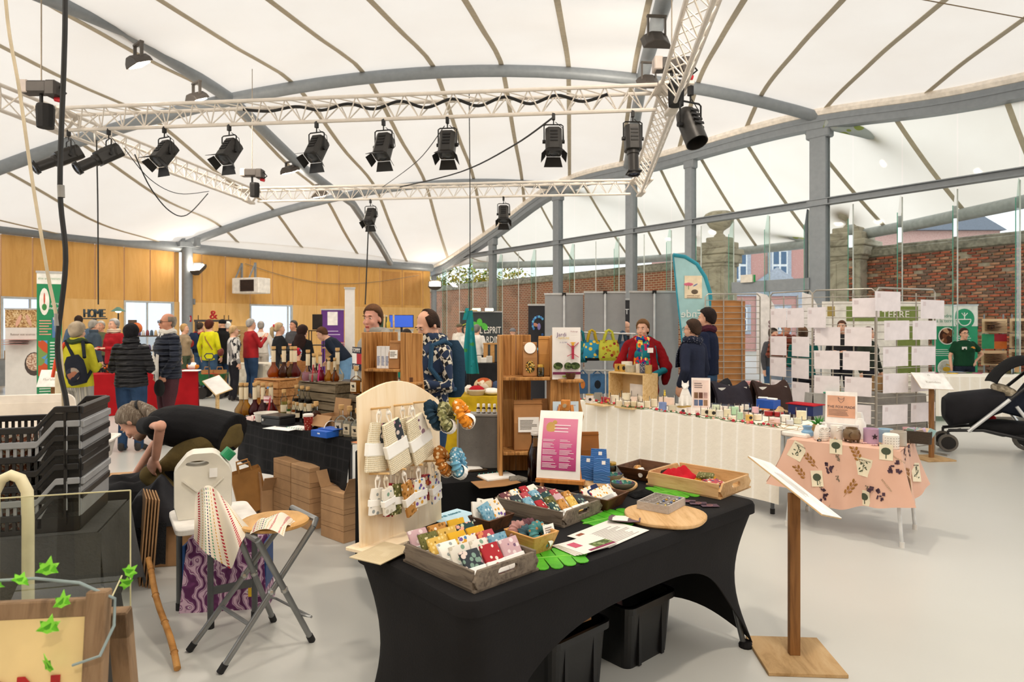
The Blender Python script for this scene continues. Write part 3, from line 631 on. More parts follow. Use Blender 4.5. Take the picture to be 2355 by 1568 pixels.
# ================================================================ people
_tmpm=bpy.data.meshes.new('tmp');_TMP=bpy.data.objects.new('tmp',_tmpm);COL.objects.link(_TMP)
_rm=_TMP.modifiers.new('r','REMESH');_rm.mode='VOXEL';_sm=_TMP.modifiers.new('s','SMOOTH');_sm.factor=.5
def fuse(mb,vox,it,name,mat,parent,puff=None,noise_a=0):
 """joins overlapping closed shapes into one continuous surface"""
 me=bpy.data.meshes.new('t');me.from_pydata(mb.v,[],mb.f);_TMP.data=me;_rm.voxel_size=vox;_sm.iterations=it
 dg=bpy.context.evaluated_depsgraph_get();dg.update();out=bpy.data.meshes.new_from_object(_TMP.evaluated_get(dg));bpy.data.meshes.remove(_TMP.data)if False else None
 _TMP.data=_tmpm;bpy.data.meshes.remove(me);out.name=name;out.materials.clear();out.materials.append(mat)
 if puff or noise_a:
  ns=[v.normal.copy()for v in out.vertices]
  for v,n in zip(out.vertices,ns):
   k=0
   if puff:k+=puff[1]*abs(sin((v.co.z+.03*sin(v.co.x*9))*puff[0]))**.5
   if noise_a:k+=noise_a*noise.noise(v.co*9)+noise_a*.6*noise.noise(v.co*21)
   v.co+=n*k
 out.polygons.foreach_set('use_smooth',[True]*len(out.polygons));o=bpy.data.objects.new(name,out);COL.objects.link(o);o.parent=parent;return o
def limb(mb,pts,rs,n=10):
 pts=[Vc(p)for p in pts];mb.tube(pts,rs,n)
 for p,r in((pts[0],rs[0]),(pts[-1],rs[-1])):mb.ell(p,r*.98,r*.98,r*.98,10,6)
 for p,r in zip(pts[1:-1],rs[1:-1]):mb.ell(p,r,r,r,10,6)
def trunk(mb,pts,rxs,rys,side,n=16):
 pts=[Vc(p)for p in pts];rings=[]
 for i,p in enumerate(pts):
  d=(pts[min(i+1,len(pts)-1)]-pts[max(i-1,0)]).normalized();s=side[i]if isinstance(side,list)else side;s=(s-d*s.dot(d)).normalized();f=d.cross(s)
  rings.append([p+s*(rxs[i]*math.copysign(abs(cos(t))**.85,cos(t)))+f*(rys[i]*sin(t))for t in[2*PI*j/n for j in range(n)]])
 mb.loft(rings)
def hand(mb,w,d,nrm,thumb,curl=.35,s=1.0):
 """palm from the wrist along d, fingers curling towards nrm, thumb on side thumb"""
 d=Vc(d).normalized();nrm=Vc(nrm);nrm=(nrm-d*nrm.dot(d)).normalized();t=d.cross(nrm)*thumb
 R3=Matrix((t,d,nrm)).transposed();c=w+d*.045*s
 mb.ell(c,.042*s,.052*s,.017*s,12,8,R3);mb.ell(w+d*.02*s,.03*s,.04*s,.022*s,10,6,R3)
 for k,(x,L)in enumerate(((.031,.072),(.011,.08),(-.01,.075),(-.03,.058))):
  b=w+d*.082*s+t*x*s;a0=curl*.6;a1=curl*1.5;a2=curl*2.2
  p1=b+(d*cos(a0)+nrm*sin(a0))*L*.45*s;p2=p1+(d*cos(a1)+nrm*sin(a1))*L*.33*s;p3=p2+(d*cos(a2)+nrm*sin(a2))*L*.25*s
  limb(mb,[b-d*.02*s,b,p1,p2,p3],[.0095*s,.0098*s,.009*s,.0082*s,.0072*s],8)
 b=w+d*.025*s+t*.03*s;p1=b+(d*.7+t*.6+nrm*.25).normalized()*.04*s;p2=p1+(d*.9+t*.15+nrm*.35).normalized()*.035*s
 limb(mb,[b-t*.01,b,p1,p2],[.013*s,.0125*s,.011*s,.009*s],8)
SKIN=pla('d9a78c',.55,0,.05);SKIN2=pla('c98f74',.55,0,.05);LIP=pla('b3625a',.5);EYEW=pla('ece6df',.3,0,0);IRIS=pla('3a2b22',.2,0,0)
def hair_cap(parent,hm,mat,style,vol=1.0,seed=1):
 mb=MB();nu,nv=30,22;P=[];g=1.0
 c0=Vc((0,.012,.032));rad=Vc((.078,.098,.095))
 for i in range(nv+1):
  th=PI*i/nv;row=[]
  for j in range(nu):
   ph=2*PI*j/nu;n=Vc((sin(th)*cos(ph),sin(th)*sin(ph),cos(th)))
   yv=n.y
   if style=='bald':ok=n.z<.42 and n.z>(-.25 if yv<.2 else-.75)and yv>-.35
   elif style=='receding':ok=(yv>.12-.2*(n.z<.6)and n.z>-.45-.4*yv)or(abs(n.x)>.5 and yv>-.42 and-.35<n.z<.62)
   else:thr=.58-1.03*(yv+1)**1.6+.1*n.x if yv<0 else-.45-.4*yv;thr-={'long':.25,'bob':.28,'curly':.12}.get(style,0)*(1 if yv>-.45 else 0);ok=n.z>thr
   base=1.0 if not ok else 1.08+.05*(vol-1)*4
   if ok:
    q=n*6+Vc((seed,0,0));base+=(.06 if style=='curly' else .035)*noise.noise(q*(1.6 if style=='curly' else 1))+.035*noise.noise(n*17)
    if style in('curly','bob'):base+=.12*vol*max(0,.9-abs(n.z))*.8
   else:base=.82
   row.append(hm@(c0+Vc((n.x*rad.x,n.y*rad.y,n.z*rad.z*(1.45 if n.z<0 else 1)))*base))
  P.append(row)
 mb.loft(P);o=mb.bd('hair',mat,parent,True,ang=180);return o
def person(label,px,ytop,d,yaw,top,bot,hair=('short','6b4a33',1),skin=SKIN,sex='m',fat=1.0,vox=.014,arms=('down','down'),lean=0,head=(0,0),sleeve=1.0,hem=0,shoes='2a2624',puff=None,face=True,scale_h=None,twist=0,collar=None,glasses=None,loc=None,stance=.0,skirt=None,legs=None,topname='jacket',group=None,mouth=LIP):
 H=scale_h or(CH+(HY-ytop)/F*d);p=loc or atX(px,d,0);t=thing('person',label,'person',(p[0],p[1],0),yaw,group);k=H/1.71;t.scale=(k,k,k)
 f=sex=='f';sw=.165 if f else .185
 OFF=Vc(legs['pel'])-Vc((0,0,.93))if legs and 'pel' in legs else Vc((0,0,0))
 RX=lambda a:MR(a,3,'X');piv=Vc((0,0,.95));U=lambda v:(piv+RX(lean)@(MR(twist,3,'Z')@Vc(v)-piv)if lean or twist else Vc(v))+OFF
 pel,wai,che,uch,nb=Vc((0,0,.93)),U((0,0,1.07)),U((0,-.005,1.24)),U((0,.0,1.36)),U((0,.012,1.45))
 side=(MR(twist,3,'Z')@Vc((1,0,0)))
 sh={s:U((s*sw,.012,1.365))for s in(-1,1)};el,wr,hd,hn={},{},{},{}
 for s,a in zip((-1,1),arms):
  if a=='down':e,w,hdv,nv=(s*.25,.03,1.10),(s*.26,-.05,.86),(0,-.1,-1),(-s,-.2,0)
  elif a=='front':e,w,hdv,nv=(s*.24,.0,1.1),(s*.1,-.25,1.13),(-s*.6,-1,.1),(0,0,-1)
  elif a=='up':e,w,hdv,nv=(s*.24,-.1,1.12),(s*.1,-.28,1.28),(-s*.4,-.6,.7),(0,.5,.5)
  elif a=='hip':e,w,hdv,nv=(s*.38,.08,1.15),(s*.2,-.02,1.0),(-s*.6,-1,-.5),(0,1,0)
  elif a=='pocket':e,w,hdv,nv=(s*.29,.07,1.12),(s*.19,-.06,.93),(-s*.1,-.3,-1),(-s,0,0)
  else:e,w,hdv,nv=a
  el[s],wr[s]=(U(e),U(w))if isinstance(a,str)else(Vc(e),Vc(w));hd[s]=Vc(hdv)if not isinstance(a,str)else RX(lean)@(MR(twist,3,'Z')@Vc(hdv));hn[s]=Vc(nv)
 hp={s:Vc((s*.09,0,.88))for s in(-1,1)};kn={s:Vc((s*(.1+stance),-.025,.48))for s in(-1,1)};an={s:Vc((s*(.105+stance*1.6),.02,.07))for s in(-1,1)}
 toe={s:an[s]+Vc((s*.03,-.14,-.04))for s in(-1,1)}
 if legs:
  for s in(-1,1):
   if s in legs:kn[s],an[s]=Vc(legs[s][0]),Vc(legs[s][1]);toe[s]=an[s]+Vc(legs[s][2])
  if 'pel' in legs:off=Vc(legs['pel'])-pel;pel=pel+off;hp={s:hp[s]+off for s in(-1,1)}
  # head frame
 hb=U((0,-.005,1.575));hm=MT(hb)@MR(head[0]+twist,4,'Z')@MR(head[1]+lean*.75,4,'X')@Matrix.Scale(.95,4)
 b=MB();h3=hm.to_3x3()
 R=lambda*c:hm@Vc(c)
 b.ell(R(0,.012,.032),.072,.092,.09,16,12,h3);b.ell(R(0,-.03,-.025),.058,.066,.1,14,10,h3);b.ell(R(0,-.048,-.085),.043,.045,.045,12,8,h3);b.ell(R(0,-.082,.028),.05,.016,.012,10,6,h3)
 b.ell(R(0,-.1,-.02),.0125,.018,.028,8,6,h3);b.ell(R(0,-.108,-.036),.016,.016,.012,8,6,h3);b.ell(R(0,-.088,-.075),.026,.012,.014,8,6,h3);b.ell(R(0,-.086,-.11),.022,.014,.016,8,6,h3)
 for s in(-1,1):b.ell(R(s*.073,.012,-.012),.011,.02,.033,8,6,h3);b.ell(R(s*.038,-.07,-.035),.022,.02,.024,8,6,h3)
 limb(b,[nb-(nb-uch)*.3,R(0,.015,-.07)],[.06,.052])
 fb=fat
 trunk(b,[pel-Vc((0,0,.08)),pel,wai,che,uch,nb],[.12,.15*fb,.125*fb,.145*fb,.15,.06],[.08,.1*fb,.09*fb,.105*fb,.09,.055],[Vc((1,0,0))]*2+[side]*4)
 for s in(-1,1):
  limb(b,[sh[s],el[s],wr[s]],[.05,.036,.026]);hand(b,wr[s],hd[s],hn[s],s if True else 1,.4)
  limb(b,[hp[s],kn[s],an[s]],[.078*fb,.05,.036]);limb(b,[an[s]+Vc((0,.02,-.025)),toe[s].lerp(an[s],.3)],[.028,.024])
 fuse(b,vox,2,'body',skin,t)
 # top
 c=MB();i=.017;hz=hem
 base=pel+(pel-wai).normalized()*(.02+hz)if not legs else pel-(wai-pel).normalized()*(.02+hz)
 trunk(c,[base,pel,wai,che,uch,nb-(nb-uch)*.15],[.165*fb+i,.16*fb+i,.145*fb+i,.158*fb+i,.17+i,.085],[.11*fb+i,.11*fb+i,.108*fb+i,.118*fb+i,.1+i,.07],[Vc((1,0,0))]*2+[side]*4)
 if f:ch2=U((0,-.1*fb,1.26));c.ell(ch2+side*.065,.07,.055,.065,10,8);c.ell(ch2-side*.065,.07,.055,.065,10,8)
 for s in(-1,1):
  if sleeve>=1:limb(c,[sh[s],el[s],wr[s].lerp(el[s],.06)],[.06,.052,.043])
  else:e2=sh[s].lerp(el[s],sleeve);limb(c,[sh[s],e2],[.06,.064])
 if collar:
  for q in range(14):a=q*2*PI/14;c.ell(nb+Vc((.072*cos(a),.066*sin(a)-.008,.02)),.022,.022,.035 if collar==1 else .05,8,6)
 fuse(c,max(vox,.012),3,topname,top,t,puff)
 # trousers
 l=MB()
 trunk(l,[pel-Vc((0,0,.1)),pel,pel+(wai-pel)*.35],[.155*fb,.16*fb,.145*fb],[.105*fb,.115*fb,.1*fb],Vc((1,0,0)))
 for s in(-1,1):limb(l,[hp[s],hp[s].lerp(kn[s],.5),kn[s],an[s]+Vc((0,0,.0))],[.1*fb,.088*fb,.068,.058])
 fuse(l,max(vox,.014),3,'trousers',bot,t)
 for s in(-1,1):
  q=MB();a,e=an[s],toe[s];limb(q,[a+Vc((0,.03,-.02)),a+Vc((0,.02,.02)),e],[.045,.05,.038]);fuse(q,.016,2,'shoe',pla(shoes,.5),t)
 if hair:ho=hair_cap(t,hm,fab(hair[1],.7,1.0,110,.38),hair[0],hair[2],px%7)
 if face:
  for s in(-1,1):
   MB().ell(R(s*.03,-.087,.006),.0125,.007,.005,10,6,h3).bd('eye',EYEW,t,True);MB().ell(R(s*.03,-.0935,.006),.0058,.0035,.005,8,6,h3).bd('iris',IRIS,t,True)
   if hair:MB().ell(R(s*.031,-.094,.027),.019,.006,.0045,8,5,h3).bd('eyebrow',fab(hair[1],.8,.3,90,.15),t,True)
  MB().ell(R(0,-.0985,-.071),.024,.006,.0045,10,6,h3).ell(R(0,-.0965,-.078),.02,.007,.005,10,6,h3).bd('lips',mouth,t,True)
 if glasses:
  g=MB()
  for s in(-1,1):g.tube([R(s*.032+.023*cos(a),-.108,.004+.018*sin(a))for a in[2*PI*q/12 for q in range(12)]],.0022,5,closed=True);g.tube([R(s*.055,-.106,.008),R(s*.077,-.02,.008),R(s*.078,.02,.0)],.0022,5)
  g.tube([R(-.01,-.11,.008),R(.01,-.11,.008)],.002,5);go=g.bd('glasses',pla('33302e',.3),t)
  if glasses=='sun':
   for s in(-1,1):MB().ell(R(s*.032,-.108,.004),.023,.003,.018,12,6,h3).bd('lens',pla('3a2f35',.1),go,True)
 t['_']=0;del t['_']
 return t,dict(hm=hm,sh=sh,el=el,wr=wr,nb=nb,che=che,wai=wai,pel=pel,uch=uch,U=U,R=R,h3=h3,side=side,hp=hp,kn=kn,an=an)
def scarf(t,J,mat,drop=.35,w=.05,r=.03,side=1,name='scarf'):
 nb=J['nb'];mb=MB();mb.tube([nb+Vc((.085*cos(a),.075*sin(a)-.012,.0+.012*sin(3*a)))for a in[2*PI*k/16 for k in range(16)]],r,8,closed=True)
 o=mb.bd(name,mat,t,True)
 if drop:
  for s,dr in((-1,drop*.85),(1,drop)):
   MB().grid(lambda u,v:nb+Vc((s*.04+(u-.5)*w*(1+.3*v)+.02*s*v,-.09-.07*sin(min(v*1.6,1)*PI/2)+.006*sin(u*9),-.02-dr*v)),6,10,.012).bd('scarf_end',mat,o,True)
 return o
def backpack(t,J,mat,mat2,strapmat,w=.28,h=.42,d=.16,off=(0,0,0),rot=0):
 c=J['che']+Vc((0,.14+d/2,-.02))+Vc(off);b=MB();
 def fn(u,v):a=2*PI*u;
 r=MB();X=MT(c)@MR(rot,4,'Y');r.x=X
 r.loft([[Vc((w/2*k*math.copysign(abs(cos(a))**.6,cos(a)),d/2*k2*math.copysign(abs(sin(a))**.7,sin(a)),z))for a in[2*PI*j/20 for j in range(20)]]for z,k,k2 in((-h/2,.75,.7),(-h/2+.04,.95,.95),(0,1,1),(h/2-.08,.95,.9),(h/2,.6,.5))])
 o=r.bd('backpack',mat,t,True)
 p=MB();p.x=X;p.ell((0,d/2,-h*.15),w*.38,.04,h*.24,14,8);p.bd('front_pocket',mat2,o,True)
 for s in(-1,1):
  S=J['sh'][s];MB().tube([c+Vc((s*w*.3,-d*.4,h*.42)),S+Vc((-s*.05,.04,.085)),S+Vc((-s*.05,-.09,.05)),S+Vc((-s*.02,-.13,-.12)),S+Vc((s*.03,-.02,-.27)),c+Vc((s*w*.42,-d*.3,-h*.35))],.02,8).bd('strap',strapmat,o,True)
 return o
JEANS=fab('3f5a78',.9,.3,80,.12);JEANS2=fab('2c4260',.9,.3,80,.12);DARK=fab('24242a',.9,.3,60,.08);GREYP=stripes(('8e8c88','9d9a95','87857f','b3aea0'),6,'X')
PI_=PI
# ---- around the red table
t,J=person('woman from behind in a yellow-green jacket with grey curly hair',178,737,8.1,PI-.1,fab('b6b02e',.9,.4,40),GREYP,('curly','9a8c78',1.1),sex='f',fat=1.12,hem=.04,arms=('front','front'),collar=1)
scarf(t,J,fab('3c4a2c'),0,r=.035);backpack(t,J,fab('22252e'),cells(('2a2c36','8d7f72','1f2129','93604a'),14),fab('20242c'),.24,.36,.13,(-.16,.02,-.12),.25)
MB().tube([J['sh'][1]+Vc((-.04,-.06,.07)),J['sh'][1]+Vc((-.05,.06,.06)),J['sh'][1]+Vc((.0,.14,-.15)),J['sh'][1]+Vc((.05,.13,-.36))],.02,6).bd('bag_strap',pla('d2492a',.7),t,True)
person('dark-haired person half hidden behind the grey-haired woman',181,724,15.4,PI+.3,fab('5b6f86'),JEANS,('short','2f241e',1))
person('grey-haired man in a slate blue jacket seen from behind',216,734,13.7,PI-.7,fab('3f4b57',.8),DARK,('short','8d8982',1),collar=1)
person('pink-faced older man in olive green facing forward',232,736,15,.1,fab('5b5f44'),DARK,('short','b5b0a8',1),SKIN2)
t,J=person('smiling grey-haired woman in a red cardigan and striped scarf behind the red table',262,730,12.9,-.35,fab('9e1f26',.9),DARK,('bob','a5a3a0',.8),sex='f',arms=('front','front'),hem=.08,topname='cardigan')
scarf(t,J,stripes(('d8cbb6','6b1e22','d8cbb6','c9b89c'),8,'Z'),.0,r=.045)
person('woman from behind in a black quilted jacket and jeans',302,742,8.4,PI+.1,puffer('26262a'),JEANS2,('bob','17161a',1.3),sex='f',fat=1.1,arms=('front','front'),hem=.04,puff=(75,.016),collar=2,topname='quilted_jacket')
t,J=person('bald man in a navy quilted jacket, dark glasses and white scarf',386,717,9.0,-.75,puffer('262c3c'),fab('4a2f35'),('bald','8f8578',1),SKIN2,fat=1.15,arms=('pocket',((.30,-.02,1.10),(.2,-.12,.90),(-.2,-.4,-1),(-1,0,0))),hem=.06,puff=(70,.013),glasses='sun',topname='quilted_jacket')
scarf(t,J,fab('e4dfd6'),.62,.08,.035)
cp_=MB().ell(J['wr'][1]+Vc((0,-.05,-.16)),.09,.06,.11,14,10);cp_.bd('cap_in_hand',fab('222323'),t,True)
# ---- middle distance
person('blonde woman in a beige jacket at the far ampersand stall',424,743,15.6,PI/2,fab('9d8a72'),fab('4c5a48'),('long','b08d5e',1),sex='f',vox=.016)
t,J=person('man with a navy and red backpack at the far ampersand stall',461,740,17,PI-.4,fab('1f2d45'),JEANS,('short','3a3029',1),vox=.016);backpack(t,J,fab('26324d'),fab('a53c33'),fab('b0403a'))
t,J=person('curly-haired woman in a bright yellow jacket and jeans seen from behind',482,734,15.4,PI-.2,fab('d3cf1e',.6,.5,25),JEANS,('curly','4a241c',1.5),sex='f',hem=.14,vox=.016)
MB().tube([J['sh'][1]+Vc((-.05,.02,.08)),J['che']+Vc((0,.15,.02)),J['wai']+Vc((-.16,.12,-.05))],.012,6).bd('bag_strap',pla('8a5a30',.6),t);MB().ell(J['pel']+Vc((-.27,-.02,.03)),.06,.09,.1,12,8).bd('shoulder_bag',pla('6e2f26',.5),t,True)
t,J=person('man in a long black coat and black knitted cap',511,733,16.1,-PI/2-.5,fab('1b1b1d'),JEANS2,None,hem=.26,vox=.016,collar=1,topname='coat');MB().ell(J['R'](0,.015,.06),.083,.103,.075,16,10,J['h3']).bd('knitted_cap',fab('1a1a1c'),t,True)
person('white-haired man behind the black coat',524,738,17.2,PI+.6,fab('6b7178'),DARK,('short','c5bfb6',1),vox=.016)
person('short-haired woman in a black and white leaf print jacket',537,747,14.0,PI-.9,cells(('c9c6c2','2f2f33','8d8a88','e3e0dc'),14,stretch=(1,1,.5)),DARK,('short','a98d66',1),sex='f',hem=.1,vox=.016)
person('grey-haired man in a red and charcoal jacket and jeans',577,731,14.5,PI/2+.8,(lambda:fab('971f24',.6,.6,18))(),JEANS2,('short','8f8c88',1),fat=1.15,hem=.05,arms=('up','up'),vox=.016,shoes='5a4030')
person('grey-haired person in a white top in front of the bright doorway',600,737,16.2,PI+.2,fab('dcd6ce'),fab('c5bdb2'),('short','8a8580',1),vox=.016)
t,J=person('woman with a blonde ponytail and red hair tie in a black jacket',642,740,12.8,PI/2+.5,fab('232427'),fab('3a3a2c'),('short','b09a7a',1.1),sex='f',fat=1.1,arms=('front',((-.0,.0,0),(0,0,0),(0,0,0),(0,0,0)))[:1]+('front',),hem=.1,vox=.016)
MB().tube([J['R'](0,.1,.05),J['R'](0,.15,.0),J['R'](0,.15,-.1),J['R'](0,.12,-.2)],[.03,.045,.04,.015],10).bd('ponytail',fab('b39c78'),t,True);MB().tube([J['R'](.03*cos(a),.115,.05+.03*sin(a))for a in[2*PI*k/10 for k in range(10)]],.016,6,closed=True).bd('hair_tie',pla('c7202e',.6),t,True)
person('bearded man in a grey polo shirt with a name badge',675,735,15.9,-.5,fab('4d4d50'),DARK,('short','4a4541',1),SKIN2,arms=('front','front'),vox=.016,sleeve=.5)
t,J=person('woman with long dark curly hair in black',696,746,11.7,PI-.4,fab('1a1a1c'),DARK,('curly','2a1a17',1.6),sex='f',vox=.016);MB().ell(J['nb']+Vc((0,.06,-.08)),.14,.07,.2,14,10).bd('long_hair',fab('2a1a17',.8,.8,60,.2),t,True)
t,J=person('child in a brown jacket and a red and blue knitted bobble hat',684,797,10.4,PI-.3,fab('8f6038'),fab('2b9cb5'),None,scale_h=1.26,vox=.014,fat=1.1,puff=(60,.01));MB().ell(J['R'](0,.01,.05),.098,.115,.1,16,12,J['h3']).bd('knitted_hat',cells(('b02030','24406e','c9d4e0','8f1f2c'),18),t,True)
# far stalls
person('woman in a green jumper sitting low behind the grey wooden shelf',935,757,9.6,PI+.2,fab('1d7a66'),DARK,('bob','2b2522',1),sex='f',vox=.016,scale_h=1.58)
t,J=person('man in a khaki cap at the dark garden banner stall',1057,742,17.8,-.6,fab('d6d0c6'),DARK,None,SKIN2,vox=.018);MB().ell(J['R'](0,.0,.06),.09,.11,.06,14,8,J['h3']).ell(J['R'](0,-.11,.04),.07,.07,.012,12,6,J['h3']).bd('cap',fab('6c6450'),t,True)
person('fair-haired woman leaning by the dark garden banner',1073,748,17,-.3,fab('d9d6d0'),DARK,('bob','8a6a4a',1),sex='f',vox=.018);person('grey-haired person in a pale blouse bending at the garden banner stall',1097,745,16.2,PI-.6,fab('dfdcd6'),DARK,('curly','6f6a66',1.2),vox=.018)
t,J=person('visitor in a blue top and grey cap beside the dark brick wall',1179,753,17.2,PI-.3,fab('2d4a9c'),DARK,None,vox=.018);MB().ell(J['R'](0,.0,.055),.095,.115,.075,14,8,J['h3']).bd('cap',fab('77777a'),t,True)
person('bald man in black glimpsed between two grey display panels',1440,736,11.6,.8,fab('222226'),DARK,('bald','6b5a4c',1),SKIN,glasses='y',vox=.016)
# ---- at the right-hand stalls
t,J=person('man in a brown flat cap and rust quilted jacket bending over the far table',1796,752,11.3,.2,puffer('7c3318'),fab('7a8594'),None,SKIN2,arms=('front','front'),lean=.22,puff=(60,.014),scale_h=1.75,topname='quilted_jacket');MB().ell(J['R'](0,-.01,.06),.1,.125,.055,16,8,J['h3']).ell(J['R'](0,-.12,.035),.07,.05,.012,12,6,J['h3']).bd('flat_cap',fab('5c5048'),t,True)
person('person in a teal jumper leaning over the grey cloth table, seen from behind',1850,757,9.7,PI+.15,fab('12544f'),DARK,('short','5a4230',1),lean=.1,arms=('front','front'),scale_h=1.62)
person('man in a dark coat behind the hanging white cards',1936,735,12.2,-.6,fab('2c2b2d'),DARK,('short','54382a',1),arms=('front','front'));person('long-haired woman in dark green behind the card grid',1998,750,11.4,.4,fab('2d322a'),DARK,('long','4a3022',1.2),sex='f');person('man in a grey shirt behind the rust jacket',1772,752,12.4,.6,fab('4a4a4e'),JEANS,('short','3a302a',1),lean=.1)
t,J=person('woman in a dark green polo shirt, hand on hip, behind the long white table',2217,752,12.5,-.15,fab('153d28',.85),fab('232a38'),('short','35261f',1),sex='f',fat=1.15,arms=('down','hip'),sleeve=.55,glasses='y',topname='polo_shirt')
MB().box(J['che']+Vc((-.07,-.155,.04)),(.09,.006,.055)).bd('name_badge',pla('e9e5e0',.5),t)
MB().prism([(.045*cos(a),.045*sin(a))for a in[PI*k/12 for k in range(13)]],0,.004,MT(J['che']+Vc((.09,-.15,.03)))@UPR).bd('shirt_emblem',pla('c98a2e',.6),t)
# shawl woman
FLOR=cells(('d01f3f','1f6f8a','e88a2a','2b9a7a','b01f5a','f0d060','243a80','d8402f'),38,stretch=(1,1,.55))
t,J=person('woman in a red shawl and bright patterned scarf behind the candle table',1478,732,8.1,-.25,fab('1d6f7a',.9),fab('1c1c20'),('short','6b4c2f',1.3),SKIN,'f',1.1,.0085,arms=(((-.27,-.06,1.1),(-.06,-.25,1.1),(1,-.25,.1),(0,0,-1)),((.27,-.06,1.08),(.14,-.26,1.02),(-.7,-.5,.2),(0,-.2,1))),hem=.1,head=(-.25,0),topname='jumper',mouth=pla('a8544e',.5))
sc_=scarf(t,J,FLOR,.5,.09,.042)
SHW=fab('7f1218',.95,.6,70,.1);sw_=MB();nb=J['nb']
trunk(sw_,[J['wai']+Vc((0,.07,.02)),J['che']+Vc((0,.07,0)),J['uch']+Vc((0,.045,.01)),nb+Vc((0,.05,.0))],[.17,.19,.18,.09],[.075,.08,.07,.05],Vc((1,0,0)))
for s in(-1,1):
 S,E=J['sh'][s],J['el'][s];limb(sw_,[nb+Vc((s*.075,.03,.0)),S+Vc((s*.0,.01,.01)),E+Vc((s*.01,.02,.03))],[.05,.072,.075]);limb(sw_,[E+Vc((s*.02,.03,.03)),E+Vc((s*.0,.06,-.16 if s>0 else-.08))],[.075,.04])
 limb(sw_,[nb+Vc((s*.085,-.03,.0)),nb+Vc((s*.11,-.12,-.12)),nb+Vc((s*.15,-.15,-.34)),nb+Vc((s*.17,-.14,-.66 if s>0 else-.42))],[.045,.05,.045,.03])
so_=fuse(sw_,.013,3,'shawl',SHW,t,None,.012)
MB().box(J['che']+Vc((.1,-.165,.08)),(.07,.005,.06)).bd('name_badge',pla('eee9e4',.5),t)
NAVY=fab('262b3d',.9,.35,50,.08)
t,J=person('person with glasses and a dotted navy scarf in a navy sweatshirt, back turned',1593,731,7.6,PI/2+1.0-PI,NAVY,JEANS2,('short','3a2b22',1.1),SKIN,'m',1.0,.011,arms=('down','pocket'),glasses='y',topname='sweatshirt')
t.rotation_euler.z=-2.35;scarf(t,J,dots('1d2234',('c9c9d2',),60,.2),.3,.1,.045)
t,J=person('tall dark-haired person in a navy jumper and jeans with a burgundy scarf',1626,706,8.4,-.9,fab('1b2238',.9,.35,50,.08),JEANS,('short','241c1a',1.4),SKIN,'m',1.02,.011,arms=('down','pocket'),topname='jumper')
t.rotation_euler.z=-PI/2-.55;scarf(t,J,fab('4a2330'),0,r=.042)
# ---- the two men at the bottle table
t,J=person('man in a grey hooded sweatshirt turning to look at the camera',858,697,6.15,-.95,fab('9f9a92',.95,.35,70,.06),JEANS,('short','5a3d28',1.15),pla('cf9580',.55,0,.06),'m',1.02,.0085,arms=('down','down'),head=(.62,.05),collar=1,topname='hooded_sweatshirt',mouth=pla('a8443f',.5));HOODIE=(t,J)
MB().ell(J['nb']+Vc((0,.06,-.01)),.12,.08,.055,16,10,MR(.35,3,'X')).bd('hood',fab('9f9a92',.95,.35,70,.06),t,True)
lg=MB();X=MT(J['che']+Vc((-.01,-.139,.0)))@UPR;
for x0,x1,y0,y1,c in((-.12,.12,.03,.085,'1c2336'),(-.12,.12,-.115,-.06,'1c2336'),(-.12,0,-.06,.03,'ece9e4'),(0,.12,-.06,.03,'b3202c')):
 o=MB().grid(lambda u,v:(x0+(x1-x0)*u,y0+(y1-y0)*v,-.55*(x0+(x1-x0)*u)**2+.004),4,1,.004).bd('chest_print',pla(c,.7),t);o.matrix_local=X
for s_,y_,sc__ in(('TOMMY',.057,.05),('JEANS',-.088,.05)):text(s_,sc__,pla('efece6',.6),t,X@MT((0,y_,.008)),.001,sx=.95)
AZT,nt,b_=_new('ikat_fleece');b_.inputs['Roughness'].default_value=.95;co=_coord(nt,(1,1,1));ck=_n(nt,'ShaderNodeTexChecker',Scale=34.0);mp=_coord(nt,(1,1,.8),(0,.785,.6));nt.links.new(mp,ck.inputs['Vector']);ck.inputs[1].default_value=srgb('16181f');ck.inputs[2].default_value=srgb('cfc8b8')
vv=_n(nt,'ShaderNodeTexChecker',Scale=13.0);nt.links.new(mp,vv.inputs['Vector']);vv.inputs[1].default_value=(0,0,0,1);vv.inputs[2].default_value=(1,1,1,1);mz_=nt.nodes.new('ShaderNodeMix');mz_.data_type='RGBA';nt.links.new(vv.outputs[1],mz_.inputs[0]);nt.links.new(ck.outputs[0],mz_.inputs[6]);mz_.inputs[7].default_value=srgb('20304c');nt.links.new(mz_.outputs[2],b_.inputs[0])
t,J=person('balding bearded man in a navy and cream patterned fleece with a blue backpack, looking down',985,708,5.35,-.75,AZT,JEANS2,('receding','33251d',1),SKIN,'m',1.08,.0085,arms=('front','front'),head=(-.1,.5),collar=2,topname='patterned_fleece');FLEECE=(t,J)
MB().ell(J['nb']+Vc((0,.07,.0)),.12,.08,.06,16,10,MR(.35,3,'X')).bd('hood',AZT,t,True)
bp_=backpack(t,J,fab('23394c'),fab('1a2531'),fab('2c4a63'),.3,.46,.17)
for s in(-1,1):MB().tube([J['che']+Vc((s*.09,.25,.17)),J['che']+Vc((s*.13,.27,0)),J['che']+Vc((s*.12,.26,-.18))],.008,6).bd('yellow_piping',pla('d6c52a',.6),bp_)
brd=MB();brd.ell(J['R'](0,-.052,-.088),.05,.047,.046,14,8,J['h3']);brd.bd('beard',fab('4a382c',.9,.5,120,.2),t,True)
# bending man in the navy knit jumper
t,J=person('young man in a navy jumper with a pale knitted yoke bending over the sample boxes',752,738,12.4,-PI/2,fab('1f2634'),fab('6f95b8'),('short','4a3020',1.1),lean=.75,arms=('front','front'),scale_h=1.78,topname='jumper')
t.location=atX(795,12.4,0)
